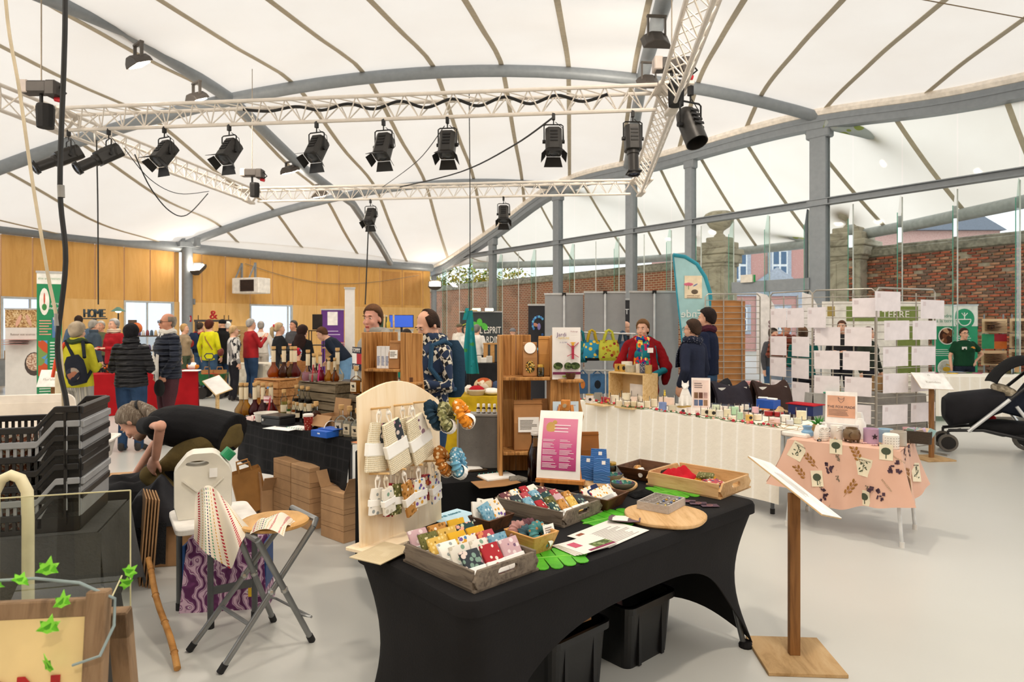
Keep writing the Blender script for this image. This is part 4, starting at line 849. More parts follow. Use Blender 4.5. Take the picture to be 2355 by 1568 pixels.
# ---- man crouching over boxes
KH=fab('5f5130',.85,.5,30,.12);BLT=fab('1a1a1c',.85,.35,60,.1)
L=gd(545,1115);px0=atX(492,4.75,0)
t,J=person('long-haired man in a black T-shirt and khaki trousers bending down into a box',472,0,4.75,0,BLT,KH,None,pla('cf9a82',.5,0,.06),'m',1.08,.0075,scale_h=1.84,sleeve=.55,face=True,loc=px0,
lean=1.5,head=(.0,-.1),arms=(((-.2,-.56,.64),(-.2,-.72,.40),(0,-.4,-1),(1,0,0)),((.37,-.14,.88),(.25,-.25,.66),(-.25,-.5,-.8),(-1,0,-.3))),legs={-1:((-.12,-.42,.46),(-.12,-.1,.08),(0,-.13,-.03)),1:((.14,-.36,.52),(.14,.16,.08),(0,-.13,-.03)),'pel':(0,.05,.79)},hem=.07,topname='t_shirt')
t.rotation_euler.z=-PI/2-.08;CR=(t,J)
HG=wood('6b5d4e','4a3f35',(60,60,4),.7,'a59c90',6)
hair_cap(t,J['hm'],HG,'long',1.05,3)
R=J['R'];MB().tube([R(0,.09,.06),R(0,.125,.02),R(.01,.13,-.06),R(.02,.125,-.14),R(.03,.135,-.22),R(.03,.15,-.29)],[.04,.03,.042,.042,.032,.008],12).bd('ponytail',HG,t,True)
MB().tube([R(.034*cos(a),.12+.02*sin(a),.02+.028*sin(a))for a in[2*PI*k/12 for k in range(12)]],.01,6,closed=True).bd('hair_band',pla('17171a',.7),t)
MB().ell(R(0,-.055,-.098),.046,.045,.036,14,8,J['h3']).bd('stubble',fab('8a6f5e',.9,.4,140,.15),t,True)
bpy.data.objects.remove(_TMP)
# ================================================================ big furniture
TH=.74
def quadframe(p0,p1,p2):return p0,(p1-p0),(p2-p0)
BLACKS=fab('1b1a1b',.75,.12,120,.06)
# ---- front table with stretch cover
C0,C1,C2=onz(1075,1392,TH),onz(1748,1150,TH),onz(797,1255,TH);U1=(C1-C0).normalized();LU=(C1-C0).length;V1=Vc((-U1.y,U1.x,0));LV=(C2-C0).length;V1=V1 if V1.dot(C2-C0)>0 else-V1
FT=Matrix((U1,V1,Vc((0,0,1)))).transposed().to_4x4();FT.translation=C0.xy.to_3d()
def ft(u,v,z=TH):return FT@Vc((u,v,z))
def fuv(px,py,z=TH+.012):q=FT.inverted()@onz(px,py,z);return q.x,q.y
t=thing('stretch_cover_table','long display table under a tight black stretch cover with arched sides','table',(0,0,0))
def rrect(w,h,r,n=5,x0=0,y0=0):
 P=[]
 for cx,cy,a0 in((w-r,r,-PI/2),(w-r,h-r,0),(r,h-r,PI/2),(r,r,PI)):
  for k in range(n+1):a=a0+PI/2*k/n;P.append((x0+cx+r*cos(a),y0+cy+r*sin(a)))
 return P
rr=rrect(LU,LV,.07);top=MB();o_=[]
for z,ins in((TH-.055,0.0),(TH-.02,0),(TH-.004,.006),(TH,.02)):
 o_.append([ft(x+(ins if x<LU/2 else-ins),y+(ins if y<LV/2 else-ins),z)for x,y in rr])
top.loft(o_).bd('tabletop_cover',BLACKS,t,True)
# one stretched skirt: drawn in at mid height, arched between the feet on the long sides
PER=rrect(LU,LV,.07,4);PER2=[]
for(xa,ya),(xb,yb)in zip(PER,PER[1:]+PER[:1]):
 n=max(1,int(math.hypot(xb-xa,yb-ya)/.045))
 PER2+=[(xa+(xb-xa)*k/n,ya+(yb-ya)*k/n)for k in range(n)]
def skirt(q,w,ins=0):
 x,y=PER2[q%len(PER2)];ex=abs(2*x/LU-1);ey=abs(2*y/LV-1);onlong=min(y,LV-y)<.02
 hz=.52*max(0,1-(ex/.97)**3.0)**.7 if onlong else .10*max(0,1-ey**2)
 z=TH-.05+(.012+hz-TH+.05)*w;dr=(TH-z)/TH;pin=.075*sin(PI*min(1,max(0,dr)))**1.1+ins;sl=.3+.7*(ex if onlong else ey)**2
 cx,cy=(1 if x<LU/2 else-1),(1 if y<LV/2 else-1)
 return ft(x+cx*pin*(1 if not onlong else min(1,max(0,(ex-.3)/.7)))*(1 if onlong else sl),y+cy*pin*(sl if onlong else min(1,max(0,(ey-.2)/.8))),z)
sk=MB();NQ=len(PER2);sk.loft([[skirt(q,w/14)for q in range(NQ)]for w in range(15)]+[[skirt(q,1-w/14,.006)for q in range(NQ)]for w in range(15)],cap=False);sk.bd('cover_skirt',BLACKS,t,True)
for u in(-1,1):
 for v in(-1,1):
  q=lambda d,z:ft(LU/2+u*(LU/2-d),LV/2+v*(LV/2-d),z)
  MB().cyl(q(.055,0),q(.17,TH-.06),.014,n=10).bd('leg',pla('5a5d60',.4,.5),t);MB().lathe([(.034,0),(.036,.01),(.026,.03)],12,q(.05,0)).bd('foot_cup',BLACKS,t)
  # black storage boxes under it
def storage(label,px,py,rz,w,dd,h,group=None):
 p=gd(px,py);t=thing('storage_box',label,'box',p,rz,group);m=pla('151516',.35,0,.05);k=.9
 mb=MB();a=rrect(w*k,dd*k,.04,4,-w*k/2,-dd*k/2);b=rrect(w,dd,.045,4,-w/2,-dd/2);q=.94
 mb.loft([[Vc((x,y,0))for x,y in a],[Vc((x,y,h))for x,y in b],[Vc((x*q,y*q,h))for x,y in b],[Vc((x*q*.98,y*q*.98,.015))for x,y in a]]);mb.bd('tub',m,t)
 f=MB();o=rrect(w+.03,dd+.03,.05,4,-(w+.03)/2,-(dd+.03)/2);f.loft([[Vc((x,y,h-.03))for x,y in o],[Vc((x,y,h))for x,y in o],[Vc((x*q,y*q,h))for x,y in b],[Vc((x*q,y*q,h-.03))for x,y in b],[Vc((x,y,h-.03))for x,y in o]],cap=False);f.bd('rim',m,t)
 for s in(-1,1):
  for y in(-.25,.25):MB().box((y*w,s*dd*.47,h*.45),(.02,.02,h*.85)).bd('rib',m,t)
 return t
rzF=math.atan2(U1.y,U1.x)
storage('black storage tub with a pinkish ball inside, under the stretch cover table',1415,1480,rzF,.36,.46,.3);o=onz(1395,1425,.2)
tag(MB().ell(gd(1405,1475)+Vc((0,0,.19)),.06,.06,.06,16,10).bd('pink_ball',pla('b58f8a',.5),None,True),'pale pink ball lying in the black tub under the table','ball')
sb=storage('black storage tub heaped with brown paper bags under the stretch cover table',1255,1570,rzF,.36,.44,.31)
for k in range(5):
 q=sb.location;tag(MB().box((0,0,0),(.24,.34,.012)).bd('flat_paper_bag',pla('a87c4c',.8),None,loc=(q.x+.01*k,q.y,.32+.013*k),rz=rzF+.08*(k%3)-.06),'folded brown paper bag lying flat on the black tub','paper bag','folded paper bags on the tub')
 # ---- generic folding table
def cloth_table(label,p0,p1,p2,z,cloth,drop,wav=.01,legc='6c7074',name='covered_table',top=None,ends=(1,1),sides=(1,0),dropfn=None,legin=.12):
 """p0-p1 the edge towards us, p2 the far corner beside p0"""
 u=(p1-p0).xy.to_3d();L=u.length;u.normalize();v=Vc((-u.y,u.x,0));v=v if v.dot(p2-p0)>0 else-v;D=abs((p2-p0).dot(v))
 t=thing(name,label,'table',p0.xy.to_3d(),math.atan2(u.y,u.x));s=1 if Vc((-u.y,u.x,0)).dot(v)>0 else-1
 MB().bb(0,L,0,s*D,z-.03,z-.004).bd('tabletop',pla('d9d5cd',.5),t,bevel=.008)
 MB().bb(-.004,L+.004,-s*.004,s*(D+.004),z-.004,z).bd('cloth_top',cloth,t)
 df=dropfn or(lambda q:drop)
 def hang(a,b,n,k):
  a,b=Vc(a),Vc(b);d=b-a;out=Vc(n);nn=max(8,int(d.length*14))
  return MB().grid(lambda q,w:a+d*q+out*(.006+wav*(.5+.5*sin(q*d.length*17+k))*w+.02*w)-Vc((0,0,df(q)*w-z)),nn,10,.003)
 if sides[0]:hang((0,0,0),(L,0,0),(0,-s,0),0).bd('cloth_drop',cloth,t,True)
 if sides[1]:hang((L,s*D,0),(0,s*D,0),(0,s,0),1).bd('cloth_drop',cloth,t,True)
 if ends[0]:hang((0,s*D,0),(0,0,0),(-1,0,0),2).bd('cloth_drop',cloth,t,True)
 if ends[1]:hang((L,0,0),(L,s*D,0),(1,0,0),3).bd('cloth_drop',cloth,t,True)
 for x in(legin,L-legin):
  for y in(.06,D-.06):MB().tube([(x,s*y,z-.03),(x,s*y,.02)],.016,8).bd('leg',pla(legc,.4,.4),t,True);MB().cyl((x,s*y,0),(x,s*y,.045),.02,n=8).bd('leg_cap',pla('1b1b1c',.6),t)
 return t,(p0.xy.to_3d(),u,v,L,D)
 # candle table
m,nt,b=_new('white_linen');b.inputs['Roughness'].default_value=.9;b.inputs[0].default_value=srgb('e7e1d5');w=_n(nt,'ShaderNodeTexWave',Scale=1.9,Distortion=.6,Detail=1.0);w.bands_direction='X';nt.links.new(_coord(nt),w.inputs['Vector']);r=_ramp(nt,[(.0,'f0e9db'),(.95,'f2ecdf'),(.985,'faf6ee')]);nt.links.new(w.outputs[1],r.inputs[0]);nt.links.new(r.outputs[0],b.inputs[0]);nz=_n(nt,'ShaderNodeTexNoise',Scale=14.0,Detail=4.0);nt.links.new(_coord(nt),nz.inputs['Vector']);_bump(nt,b,nz.outputs[0],.3,.02);LINEN=m
q0,q1=onz(1318,921,TH),onz(1797,989,TH);qd=(q1-q0).normalized();qv=Vc((-qd.y,qd.x,0));qv=qv if qv.y>0 else-qv
CT,CTF=cloth_table('long candle stall table under a white linen cloth',q0,q1,q0+qv*.76,TH,LINEN,.62,.012,sides=(1,0),ends=(1,0),dropfn=lambda q:.62)
MB().bb(CTF[3]-.01,CTF[3]+.22,.0,.76,TH-.045,TH-.006).bd('bare_table_end',pla('ece8e0',.5),CT,bevel=.01)
def ct(px,py,z=TH):p=onz(px,py,z+.002);return p
# pink tablecloth table
ZPK=.70
m,nt,b=_new('pink_cotton');b.inputs['Roughness'].default_value=.9;nz=_n(nt,'ShaderNodeTexNoise',Scale=3.0,Detail=3.0);nt.links.new(_coord(nt),nz.inputs['Vector']);r=_ramp(nt,[(.3,'dcb09a'),(.7,'e6bda8')]);nt.links.new(nz.outputs[0],r.inputs[0]);nt.links.new(r.outputs[0],b.inputs[0]);_bump(nt,b,nz.outputs[0],.2,.03);PINK=m
k0,k1,k2=onz(1812,1010,ZPK),onz(2070,1038,ZPK),onz(2146,1018,ZPK)
ku=(k1-k0).xy.to_3d();KL=ku.length;ku.normalize();kv=Vc((-ku.y,ku.x,0));kv=kv if kv.dot(k2-k1)>0 else-kv;KD=abs((k2-k1).dot(kv));KF=Matrix((ku,kv,Vc((0,0,1)))).transposed().to_4x4();KF.translation=k0.xy.to_3d()
t=thing('pink_cloth_table','small table under a pink cloth printed with olive oil labels','table');t.matrix_world=KF;PT=t
MB().bb(.02,KL-.02,.02,KD-.02,ZPK-.03,ZPK-.004).bd('tabletop',pla('dcd8d0',.5),t);MB().bb(0,KL,0,KD,ZPK-.004,ZPK).bd('cloth_top',PINK,t)
def pk(q):
 per=[(0,0,KL,0,0,-1),(KL,0,KL,KD,1,0),(KL,KD,0,KD,0,1),(0,KD,0,0,-1,0)];lens=[KL,KD,KL,KD];tot=sum(lens);s=(q%1)*tot
 for(x0,y0,x1,y1,nx,ny),L in zip(per,lens):
  if s<=L or L is lens[-1]and s<=L+1e-6:
   f=s/L;return Vc((x0+(x1-x0)*f,y0+(y1-y0)*f,0)),Vc((nx,ny,0)),f
  s-=L
 return Vc((0,0,0)),Vc((-1,0,0)),1
def pkfn(u,v):
 p,n,f=pk(u);c=abs(2*f-1)**6;mid=Vc((KL/2,KD/2,0));rad=(p-mid).normalized();n2=(n*(1-c)+rad*c).normalized()
 dr=.36+.12*sin(f*PI)*(1 if n.y<0 else .6)-.02*sin(u*40);fl=.02+.10*c+.022*sin(u*2*PI*13+1)
 return p+n2*(.006+fl*v**1.3*1.2)+Vc((0,0,ZPK-dr*v))
MB().grid(pkfn,120,12).bd('cloth_drop',PINK,t,True)
for x,y,sx,sy in((.04,.04,-.05,-.03),(KL-.04,.04,.05,-.03),(.04,KD-.04,-.05,.03),(KL-.04,KD-.04,.05,.03)):MB().tube([(x,y,ZPK-.03),(x+sx,y+sy,.01)],.013,8).bd('leg',pla('d7dadb',.4),t,True);MB().cyl((x+sx,y+sy,0),(x+sx,y+sy,.04),.018,n=8).bd('leg_cap',pla('e8e6e2',.5),t)
# printed patches on the cloth
INKG=pla('4a5340',.8);INKP=pla('4a3340',.8);OCH=pla('9a6a2e',.8);CREAM=pla('e9dfc4',.8)
def onfront(x,v,off=.004):
 u=x/(2*(KL+KD));a=Vc(pkfn(u,v));b2=Vc(pkfn(u+.004,v));c2=Vc(pkfn(u,v+.03));X=(b2-a).normalized();Y=(a-c2).normalized();Z=X.cross(Y);m4=Matrix((X,Y,Z)).transposed().to_4x4();m4.translation=a+Z*off;return m4
def olive(mb,s,seed):
 g=random.Random(seed)
 for k in range(9):
  a=g.uniform(-1,1);y=(k/8-.5)*s;mb.ell((a*s*.35,y,.001),s*.14,s*.06,.001,6,4,MR(g.uniform(0,3),3,'Z'))
 mb.box((0,0,.0005),(s*.04,s,.001))
k=0
for x,v,rot,kind in((.08,.22,-.4,'lab'),(.23,.6,.3,'tree'),(.36,.03,0,'tree'),(.55,.33,-.2,'lab'),(.56,.86,0,'tree'),(.17,.32,.9,'wheat'),(.32,.33,.4,'mill'),(.28,.85,-.3,'mill'),(.47,.66,-.7,'wheat'),(.5,.1,.4,'wheat'),(.66,.72,.8,'mill'),(.70,.04,0,'tree'),(.10,.62,.8,'wheat'),(.75,.3,1.2,'mill'),(.37,.2,0,'olive'),(.38,.52,.5,'olive'),(.25,.68,.2,'olive'),(.58,.7,.2,'olive'),(KL+.12,.12,.4,'mill'),(KL+.3,.1,.6,'mill'),(KL+.22,.5,.2,'wheat'),(KL+.46,.55,-.3,'lab'),(KL+.1,.65,.2,'lab')):
 if x>KL and x<KL+.0:continue
 M4=onfront(x,v)@MR(rot,4,'Z')@Matrix.Scale(1.5,4);k+=1
 if kind in('lab','tree'):
  s=.072 if kind=='lab' else .06;pa=MB().box((0,0,0),(s,s*1.25,.002)).bd('printed_label',CREAM,t);pa.matrix_local=M4
  mb=MB();olive(mb,s*.7,k)if kind=='lab' else mb.ell((0,.006,.001),s*.36,s*.3,.001,12,4).box((0,-s*.35,.001),(s*.07,s*.3,.001));o=mb.bd('print',INKG,pa);o.location=(0,0,.001)
  if kind=='lab':text("HUILE D'OLIVE",.0085,pla('3a3530',.8),pa,MT((0,s*.45,.002)),.0003)
 else:
  mb=MB()
  if kind=='wheat':
   for j in range(7):mb.ell(((j%2-.5)*.022,-.03+j*.01,.0),.006,.011,.001,6,4,MR((j%2-.5)*-1.2,3,'Z'))
   mb.box((0,-.01,0),(.002,.09,.001));o=mb.bd('print',OCH,t)
  elif kind=='mill':
   g=random.Random(k)
   for j in range(9):mb.box((g.uniform(-.03,.03),g.uniform(-.035,.035),0),(g.uniform(.006,.02),g.uniform(.006,.022),.001),g.uniform(0,3))
   o=mb.bd('print',INKP,t);text("HUILE D'OLIVE",.011,pla('9a8b6a',.8),t,M4@MT((.045,0,0))@MR(1.4,4,'Z'),.0002)
  else:olive(mb,.03,k);o=mb.bd('print',INKG,t)
  o.matrix_local=M4
  # ---- bottle stall: black damask table and the counter beside it
m,nt,b=_new('black_damask');b.inputs['Roughness'].default_value=.8;b.inputs['Specular IOR Level'].default_value=.15;b.inputs[0].default_value=srgb('151516');v=_n(nt,'ShaderNodeTexVoronoi',Scale=11.0,Randomness=0.0);v.feature='DISTANCE_TO_EDGE';nt.links.new(_coord(nt),v.inputs['Vector']);r=_ramp(nt,[(.0,(.02,.02,.021)),(.12,(.008,.008,.009))]);nt.links.new(v.outputs[0],r.inputs[0]);nt.links.new(r.outputs[0],b.inputs[0]);DAM=m
b0,b1=onz(556,957,TH),onz(836,1020,TH);bd=(b1-b0).normalized();bv=Vc((-bd.y,bd.x,0));bv=bv if bv.y>0 else-bv;b1e=b0+bd*1.95
BT,BTF=cloth_table('long bottle stall table under a black patterned cloth',b0,b1e,b0+bv*.58,TH,DAM,.3,.03,ends=(1,0),dropfn=lambda q:.40+.06*sin(q*6))
def bt(px,py,z=TH):return onz(px,py,z+.002)
# counter that carries the tall shelf
c0,c1=onz(985,1125,TH),onz(1405,1098,TH);
g0=Vc((-.62,3.55,0));g1=Vc((.62,3.98,0));gv=Vc((-(g1-g0).normalized().y,(g1-g0).normalized().x,0))
NT,NTF=cloth_table('black cloth counter behind the stretch cover table',g0+Vc((0,0,TH)),g1+Vc((0,0,TH)),g0+gv*.74+Vc((0,0,TH)),TH,fab('161617',.8,.2,90,.06),.6,.02,ends=(1,1))
# yellow cloth table behind
y0,y1=onz(1000,912,.74),onz(1210,912,.74);cloth_table('table under a mustard yellow velvet cloth',y0,y1,y0+Vc((0,.75,0)),.74,fab('b5951a',.8,.4,30,.14),.7,.02)
# red table
r0,r1=onz(205,862,.75),onz(455,852,.75);RT,RTF=cloth_table('information table under a tight red stretch cover',r0,r1,r0+Vc((0,.75,0)),.75,fab('a1141c',.75,.2,60,.06),.74,.0)
# grey cloth table, far left
e0,e1=onz(-60,828,.78),onz(66,830,.78);cloth_table('table under a grey cloth in front of the rice poster',e0,e1,e0+Vc((0,.8,0)),.78,fab('7b7c7a',.9),.6,.02)
# long white table, right
w0,w1=onz(2100,866,.75),onz(2480,868,.75);WT,WTF=cloth_table('long white cloth table in front of the green composting banner',w0,w1,w0+Vc((0,.8,0)),.75,LINEN,.66,.015)
# grey cloth table behind the card grids
s0,s1=onz(1870,905,.75),onz(2128,905,.75);ST,STF=cloth_table('activity table under a long grey cloth behind the hanging cards',s0,s1,s0+Vc((0,.8,0)),.75,fab('a5a39f',.9,.2,20),.62,.03)
u0,u1=onz(1655,884,.72),onz(1775,890,.72);cloth_table('low craft table behind the kraft paper grid',u0,u1,u0+Vc((0,.7,0)),.72,fab('c9bda6',.9),.3,.02)
z0,z1=onz(528,835,.75),onz(640,838,.75);cloth_table('stall table with a checked cream cloth beside the red-jacketed man',z0,z1,z0+Vc((0,.7,0)),.75,cells(('d8d2c2','e2dccd','cfc7b4'),12,rnd=0),.5,.01)
d0,d1=onz(735,880,.75),onz(835,882,.75);cloth_table('small table under a dark grey cloth beyond the wine bottles',d0,d1,d0+Vc((0,.7,0)),.75,fab('4f4f52',.9),.3,.02)
h0,h1=onz(1050,836,.75),onz(1215,836,.75);cloth_table('stall table under a black cloth by the garden banner',h0,h1,h0+Vc((0,.7,0)),.75,fab('1f1f21',.9),.6,.02)
# ================================================================ goods on the stretch cover table
ZT1=TH+.001
GREYW=wood('74685b','463c33',(40,4,40),.75,'857868');LIGHTW=wood('d3ab79','b98f5a',(30,3,30),.6,'dcb989');DARKW=wood('5b3a22','35200f',(30,4,30),.6,'6b4629');BAMB=wood('d19c5a','b57f40',(40,3,40),.45,'dcae6f');PINE=wood('f6e2c2','ecd2a8',(14,14,1.5),.55,'faead0');BURNT=wood('b07c44','4f2d12',(30,30,1.1),.6,'d0a064',5)
PRN=[dots('3a3f45',('c99aa4','7f9a8c','d9c9c0'),45,.42),dots('d8b25a',('8a6a2a','e8cf8a'),55,.3),dots('e7e2d6',('4f7f8f','7fa08a','c9c2b0'),40,.35),dots('a92f36',('e3b35a','e8dcd0'),40,.3),dots('d9a92f',('7a6420','f0d47a'),35,.28),dots('c9a7ad',('7d5f78','e3d3d3'),40,.35),dots('2f4a4c',('d98f5a','c9d0b0','e8b0a0'),50,.4),dots('b04a52',('37507f','e8d9c0','d98a5a'),45,.42),dots('7fa9bd',('e0e9ec','5b8fa8'),60,.35),dots('c08a4a',('f0e3cf','8a5f2a'),55,.35),dots('6b3f44',('c99a8f','e0c9b5'),50,.38),dots('eee7da',('c23a55','4f7fb0','d9a03a','7a5aa0'),50,.38),dots('6b6a3c',('d9d0a8','45452a'),70,.35),dots('f0ece4',('b9b2ab','9aa0a0'),40,.3)]
PAPR=pla('faf7f2',.7,0,.03);GDOT=pla('3fcf4a',.6,0,0)
def holed(w,h,hw,hh,t,hz):
 """upright panel with a rounded hand hole, centred on x, in the xz plane"""
 N=24;inner=[]
 for k in range(N):
  a=2*PI*k/N;x=cos(a)*hh/2+math.copysign(hw/2-hh/2,cos(a));inner.append((x,hz+sin(a)*hh/2))
 outer=[]
 for k in range(N):
  a=2*PI*k/N;c,s=cos(a),sin(a);m=max(abs(c)/(w/2),abs(s)/(h/2));outer.append((c/m,h/2+s/m))
 mb=MB();f=lambda P,y:[Vc((x,y,z))for x,z in P];mb.loft([f(outer,-t/2),f(inner,-t/2),f(inner,t/2),f(outer,t/2),f(outer,-t/2)],cap=False);return mb
def boxframe(N,L,R):
 """N the corner towards us, L and R its neighbours: gives location, turn, length along N-L, width along N-R"""
 a=(L-N).xy.to_3d();c=(R-N).xy.to_3d();return N.xy.to_3d(),math.atan2(c.y,c.x),c.length,a.length
def tray(label,n,l,r,h,mat,z=ZT1,handles=True,group=None):
 N,L,Rr=onz(*n,z),onz(*l,z),onz(*r,z);loc,rz,w,d=boxframe(N,L,Rr);t=thing('wooden_tray',label,'tray',(loc.x,loc.y,z),rz,group);th=.012
 MB().bb(0,w,0,d,0,.008).bd('base',mat,t);
 for y in(th/2,d-th/2):
  if handles:o=holed(w,h,.09,.026,th,h*.62).bd('end_panel',mat,t);o.location=(w/2,y,0)
  else:MB().bb(0,w,y-th/2,y+th/2,0,h).bd('end_panel',mat,t)
 side=wood('74685b','463c33',(40,4,40),.75,'857868',rot=(0,0,PI/2))if mat is GREYW else mat
 for x in(th/2,w-th/2):MB().bb(x-th/2,x+th/2,th,d-th,0,h).bd('side_panel',side,t,bevel=.001)
 return t,MT((loc.x,loc.y,z))@MR(rz,4,'Z'),w,d
def pack(mtx,mat,w=.085,h=.1,t=.016,label='',group=None,band=.5,name='fabric_pouch'):
 """folded cloth pouch with a white paper band, standing along local z"""
 o=thing(name,label,'pouch',(0,0,0),0,group);o.matrix_world=mtx;RD_=random.Random(int(mtx.translation.x*9999)+int(mtx.translation.y*7777))
 ph=RD_.random()*6;b=MB();rings=[]
 for k in range(7):
  f=k/6;z=h*f;e=.75+.25*sin(PI*min(1,max(0,f*1.0)));rings.append([Vc(((w/2)*math.copysign(abs(cos(a))**.35,cos(a))*(1+.015*sin(f*9+ph)),t/2*e*math.copysign(abs(sin(a))**.6,sin(a))+.002*sin(f*7+ph),z))for a in[2*PI*j/16 for j in range(16)]])
 b.loft(rings).bd('cloth',mat,o,True)
 if band:MB().bb(-w/2-.0015,w/2+.0015,-t/2-.0015,t/2+.0015,0.004,h*band).bd('paper_band',PAPR,o,bevel=.002);
 return o
PN=['charcoal rose print','ochre sprig print','pale botanical print','red fan print','golden yellow print','mauve petal print','dark green floral print','red and blue floral print','sky blue dotted print','caramel leaf print','burgundy floral print','white confetti print','olive scale print','white terrazzo print']
T1,T1M,w1_,d1_=tray('grey wooden tray of printed cloth pouches at the edge of the stretch cover table',(1091,1366),(907,1297),(1239,1311),.07,GREYW)
k=0
for row in range(3):
 for c in range(6):
  x=w1_*(.2+.3*row);y=d1_*(.1+.15*c);ty=[0,2,13,1,12,5,3,2,11,4,1,9,5,8,7,4,6,4][k]
  m4=T1M@MT((x,y,.012))@MR(-.65+.1*RD.random(),4,'X')@MR(RD.uniform(-.1,.1),4,'Z')
  pack(m4,PRN[ty],.085,.112,.02,'banded pouch in %s in the near grey tray, %s row'%(PN[ty],('outer','middle','inner')[row]),'pouches in the near grey tray',.45);k+=1
T2,T2M,w2_,d2_=tray('grey wooden tray of small folded cloths between the easel and the scrunchie box',(1297,1214),(1132,1174),(1386,1178),.065,GREYW);k=0
for row in range(4):
 for c in range(5):
  ty=[6,3,8,0,10,9,12,6,7,11,1,5,6,8,3,0,9,7,10,2][k];m4=T2M@MT((w2_*(.16+.225*row),d2_*(.12+.17*c),.02))@MR(-.95+.2*RD.random(),4,'X')@MR(RD.uniform(-.15,.15),4,'Z')
  pack(m4,PRN[ty],.06,.085,.014,'folded cloth in %s in the middle grey tray, column %s'%(PN[ty],'abcd'[row]),'folded cloths in the middle grey tray',.4,'folded_cloth');k+=1
T3,T3M,w3_,d3_=tray('pale wooden tray with a red cloth and folded fabrics at the table corner',(1657,1149),(1491,1113),(1727,1121),.075,LIGHTW)
def drape(name,label,cat,m4,w,d,h,mat,seed=0,amp=.02,group=None):
 mb=MB();mb.grid(lambda u,v:((u-.5)*w,(v-.5)*d,h*(sin(PI*u)*sin(PI*v))**.4+amp*noise.noise(Vc((u*4+seed,v*4,seed)))*sin(PI*u)*sin(PI*v)+.004),18,18,.004);o=mb.bd(name,mat,None,True);o.matrix_world=m4;return tag(o,label,cat,group)
drape('red_cloth','crumpled bright red cloth in the pale wooden tray','cloth',T3M@MT((w3_*.38,d3_*.72,.012)),.2,.18,.07,fab('c01f2c',.85),1,.06)
for j,(x,y,ty,nm)in enumerate(((.62,.45,2,'sage'),(.62,.45,4,'mustard-edged'),(.62,.45,12,'olive'),(.6,.2,11,'confetti'),(.3,.2,8,'blue floral'),(.3,.2,7,'coral'))):
 m4=T3M@MT((w3_*x,d3_*y,.014+.017*(j%3)))@MR(.2*j,4,'Z');o=MB().box((0,0,.007),(.11,.09,.014)).bd('folded_napkin',PRN[ty],None,bevel=.005,seg=2);o.matrix_world=m4;tag(o,'folded %s napkin stacked in the pale wooden tray'%nm,'napkin','napkins in the pale tray')
def taper_box(label,loc,rz,w,d,h,mat,k=.72,name='wooden_box',cut=None):
 t=thing(name,label,'box',loc,rz);th=.01;a=rrect(w*k,d*k,.004,1,-w*k/2,-d*k/2);b=rrect(w,d,.004,1,-w/2,-d/2)
 MB().loft([[Vc((x,y,0))for x,y in a],[Vc((x,y,h))for x,y in b],[Vc((x*(1-2*th/w),y*(1-2*th/d),h))for x,y in b],[Vc((x*.95,y*.95,.01))for x,y in a]]).bd('box_body',mat,t)
 MB().box((0,0,.006),(w*k*.9,d*k*.9,.004)).bd('box_floor',mat,t);return t,MT(loc)@MR(rz,4,'Z')
rz1=T1.rotation_euler.z;rz2=T2.rotation_euler.z
p=onz(1130,1212,ZT1);B1,B1M=taper_box('dark wooden box of white printed sachets beside the peg board',p,rz2,.17,.13,.055,DARKW)
for j,(x,y,ty,r_)in enumerate(((-.05,.02,13,.3),(-.02,-.02,8,-.2),(.03,.02,2,.1),(.05,-.02,11,-.3),(.0,.04,13,.4))):pack(B1M@MT((x,y,.03))@MR(-.5,4,'X')@MR(r_,4,'Y'),PRN[ty],.075,.085,.016,'plump sachet in %s in the dark wooden box by the peg board, number of blooms varied'%PN[ty]if False else 'plump %s sachet in the dark box beside the peg board'%PN[ty],'sachets in the dark wooden box',0,'sachet')
def scrunchie(m4,mat,label,R_=.036,r_=.02,group=None,tagw=True,seed=0):
 o=thing('scrunchie',label,'scrunchie',(0,0,0),0,group);o.matrix_world=m4;mb=MB();n=54;m_=10;rings=[]
 for i in range(n):
  a=2*PI*i/n;rr_=r_*(1+.22*sin(a*15+seed));cx=Vc((cos(a),sin(a),0))
  rings.append([cx*(R_+rr_*cos(b)*(1+.12*sin(a*9+b*2)))+Vc((0,0,rr_*.8*sin(b)))for b in[2*PI*j/m_ for j in range(m_)]])
 rings.append(rings[0]);mb.loft(rings,cap=False).bd('ruffle',mat,o,True)
 if tagw:
  MB().lathe([(r_*1.3,-.018),(r_*1.3,.018),(r_*1.24,.018),(r_*1.24,-.018),(r_*1.3,-.018)],14,cap=False).bd('paper_wrap',PAPR,o).matrix_local=MT((0,-R_,0))@MR(PI/2,4,'Y')
 return o
p=onz(1222,1262,ZT1);B2,B2M=taper_box('tapered bamboo box of wrapped scrunchies',p,rz1,.145,.17,.075,BAMB,.7)
for x,y,z,mt,lab in((-.02,.04,.055,fab('b78b86'),'dusty pink scrunchie in the bamboo box'),(.02,-.03,.06,dots('4f8a8c',('c98a5a','e0e0d0'),50,.3),'teal floral scrunchie in the bamboo box'),(.045,.045,.05,fab('6e4a52'),'plum scrunchie in the bamboo box'),(.0,.01,.04,fab('45606b'),'slate blue scrunchie in the bamboo box')):scrunchie(B2M@MT((x,y,z))@MR(.9,4,'X')@MR(x*20,4,'Z'),mt,lab,.034,.02,'scrunchies in the bamboo box')
o=MB().box((0,0,.022),(.06,.0015,.045)).bd('price_card',PAPR);o.matrix_world=B2M@MT((.055,-.05,.05))@MR(-.3,4,'X');tag(o,'small printed card standing in the bamboo scrunchie box','card');lines(MB(),-.022,.022,.012,.036,3,MT((0,-.001,0))@UPR,4).bd('print',pla('8a7f76',.7),o)
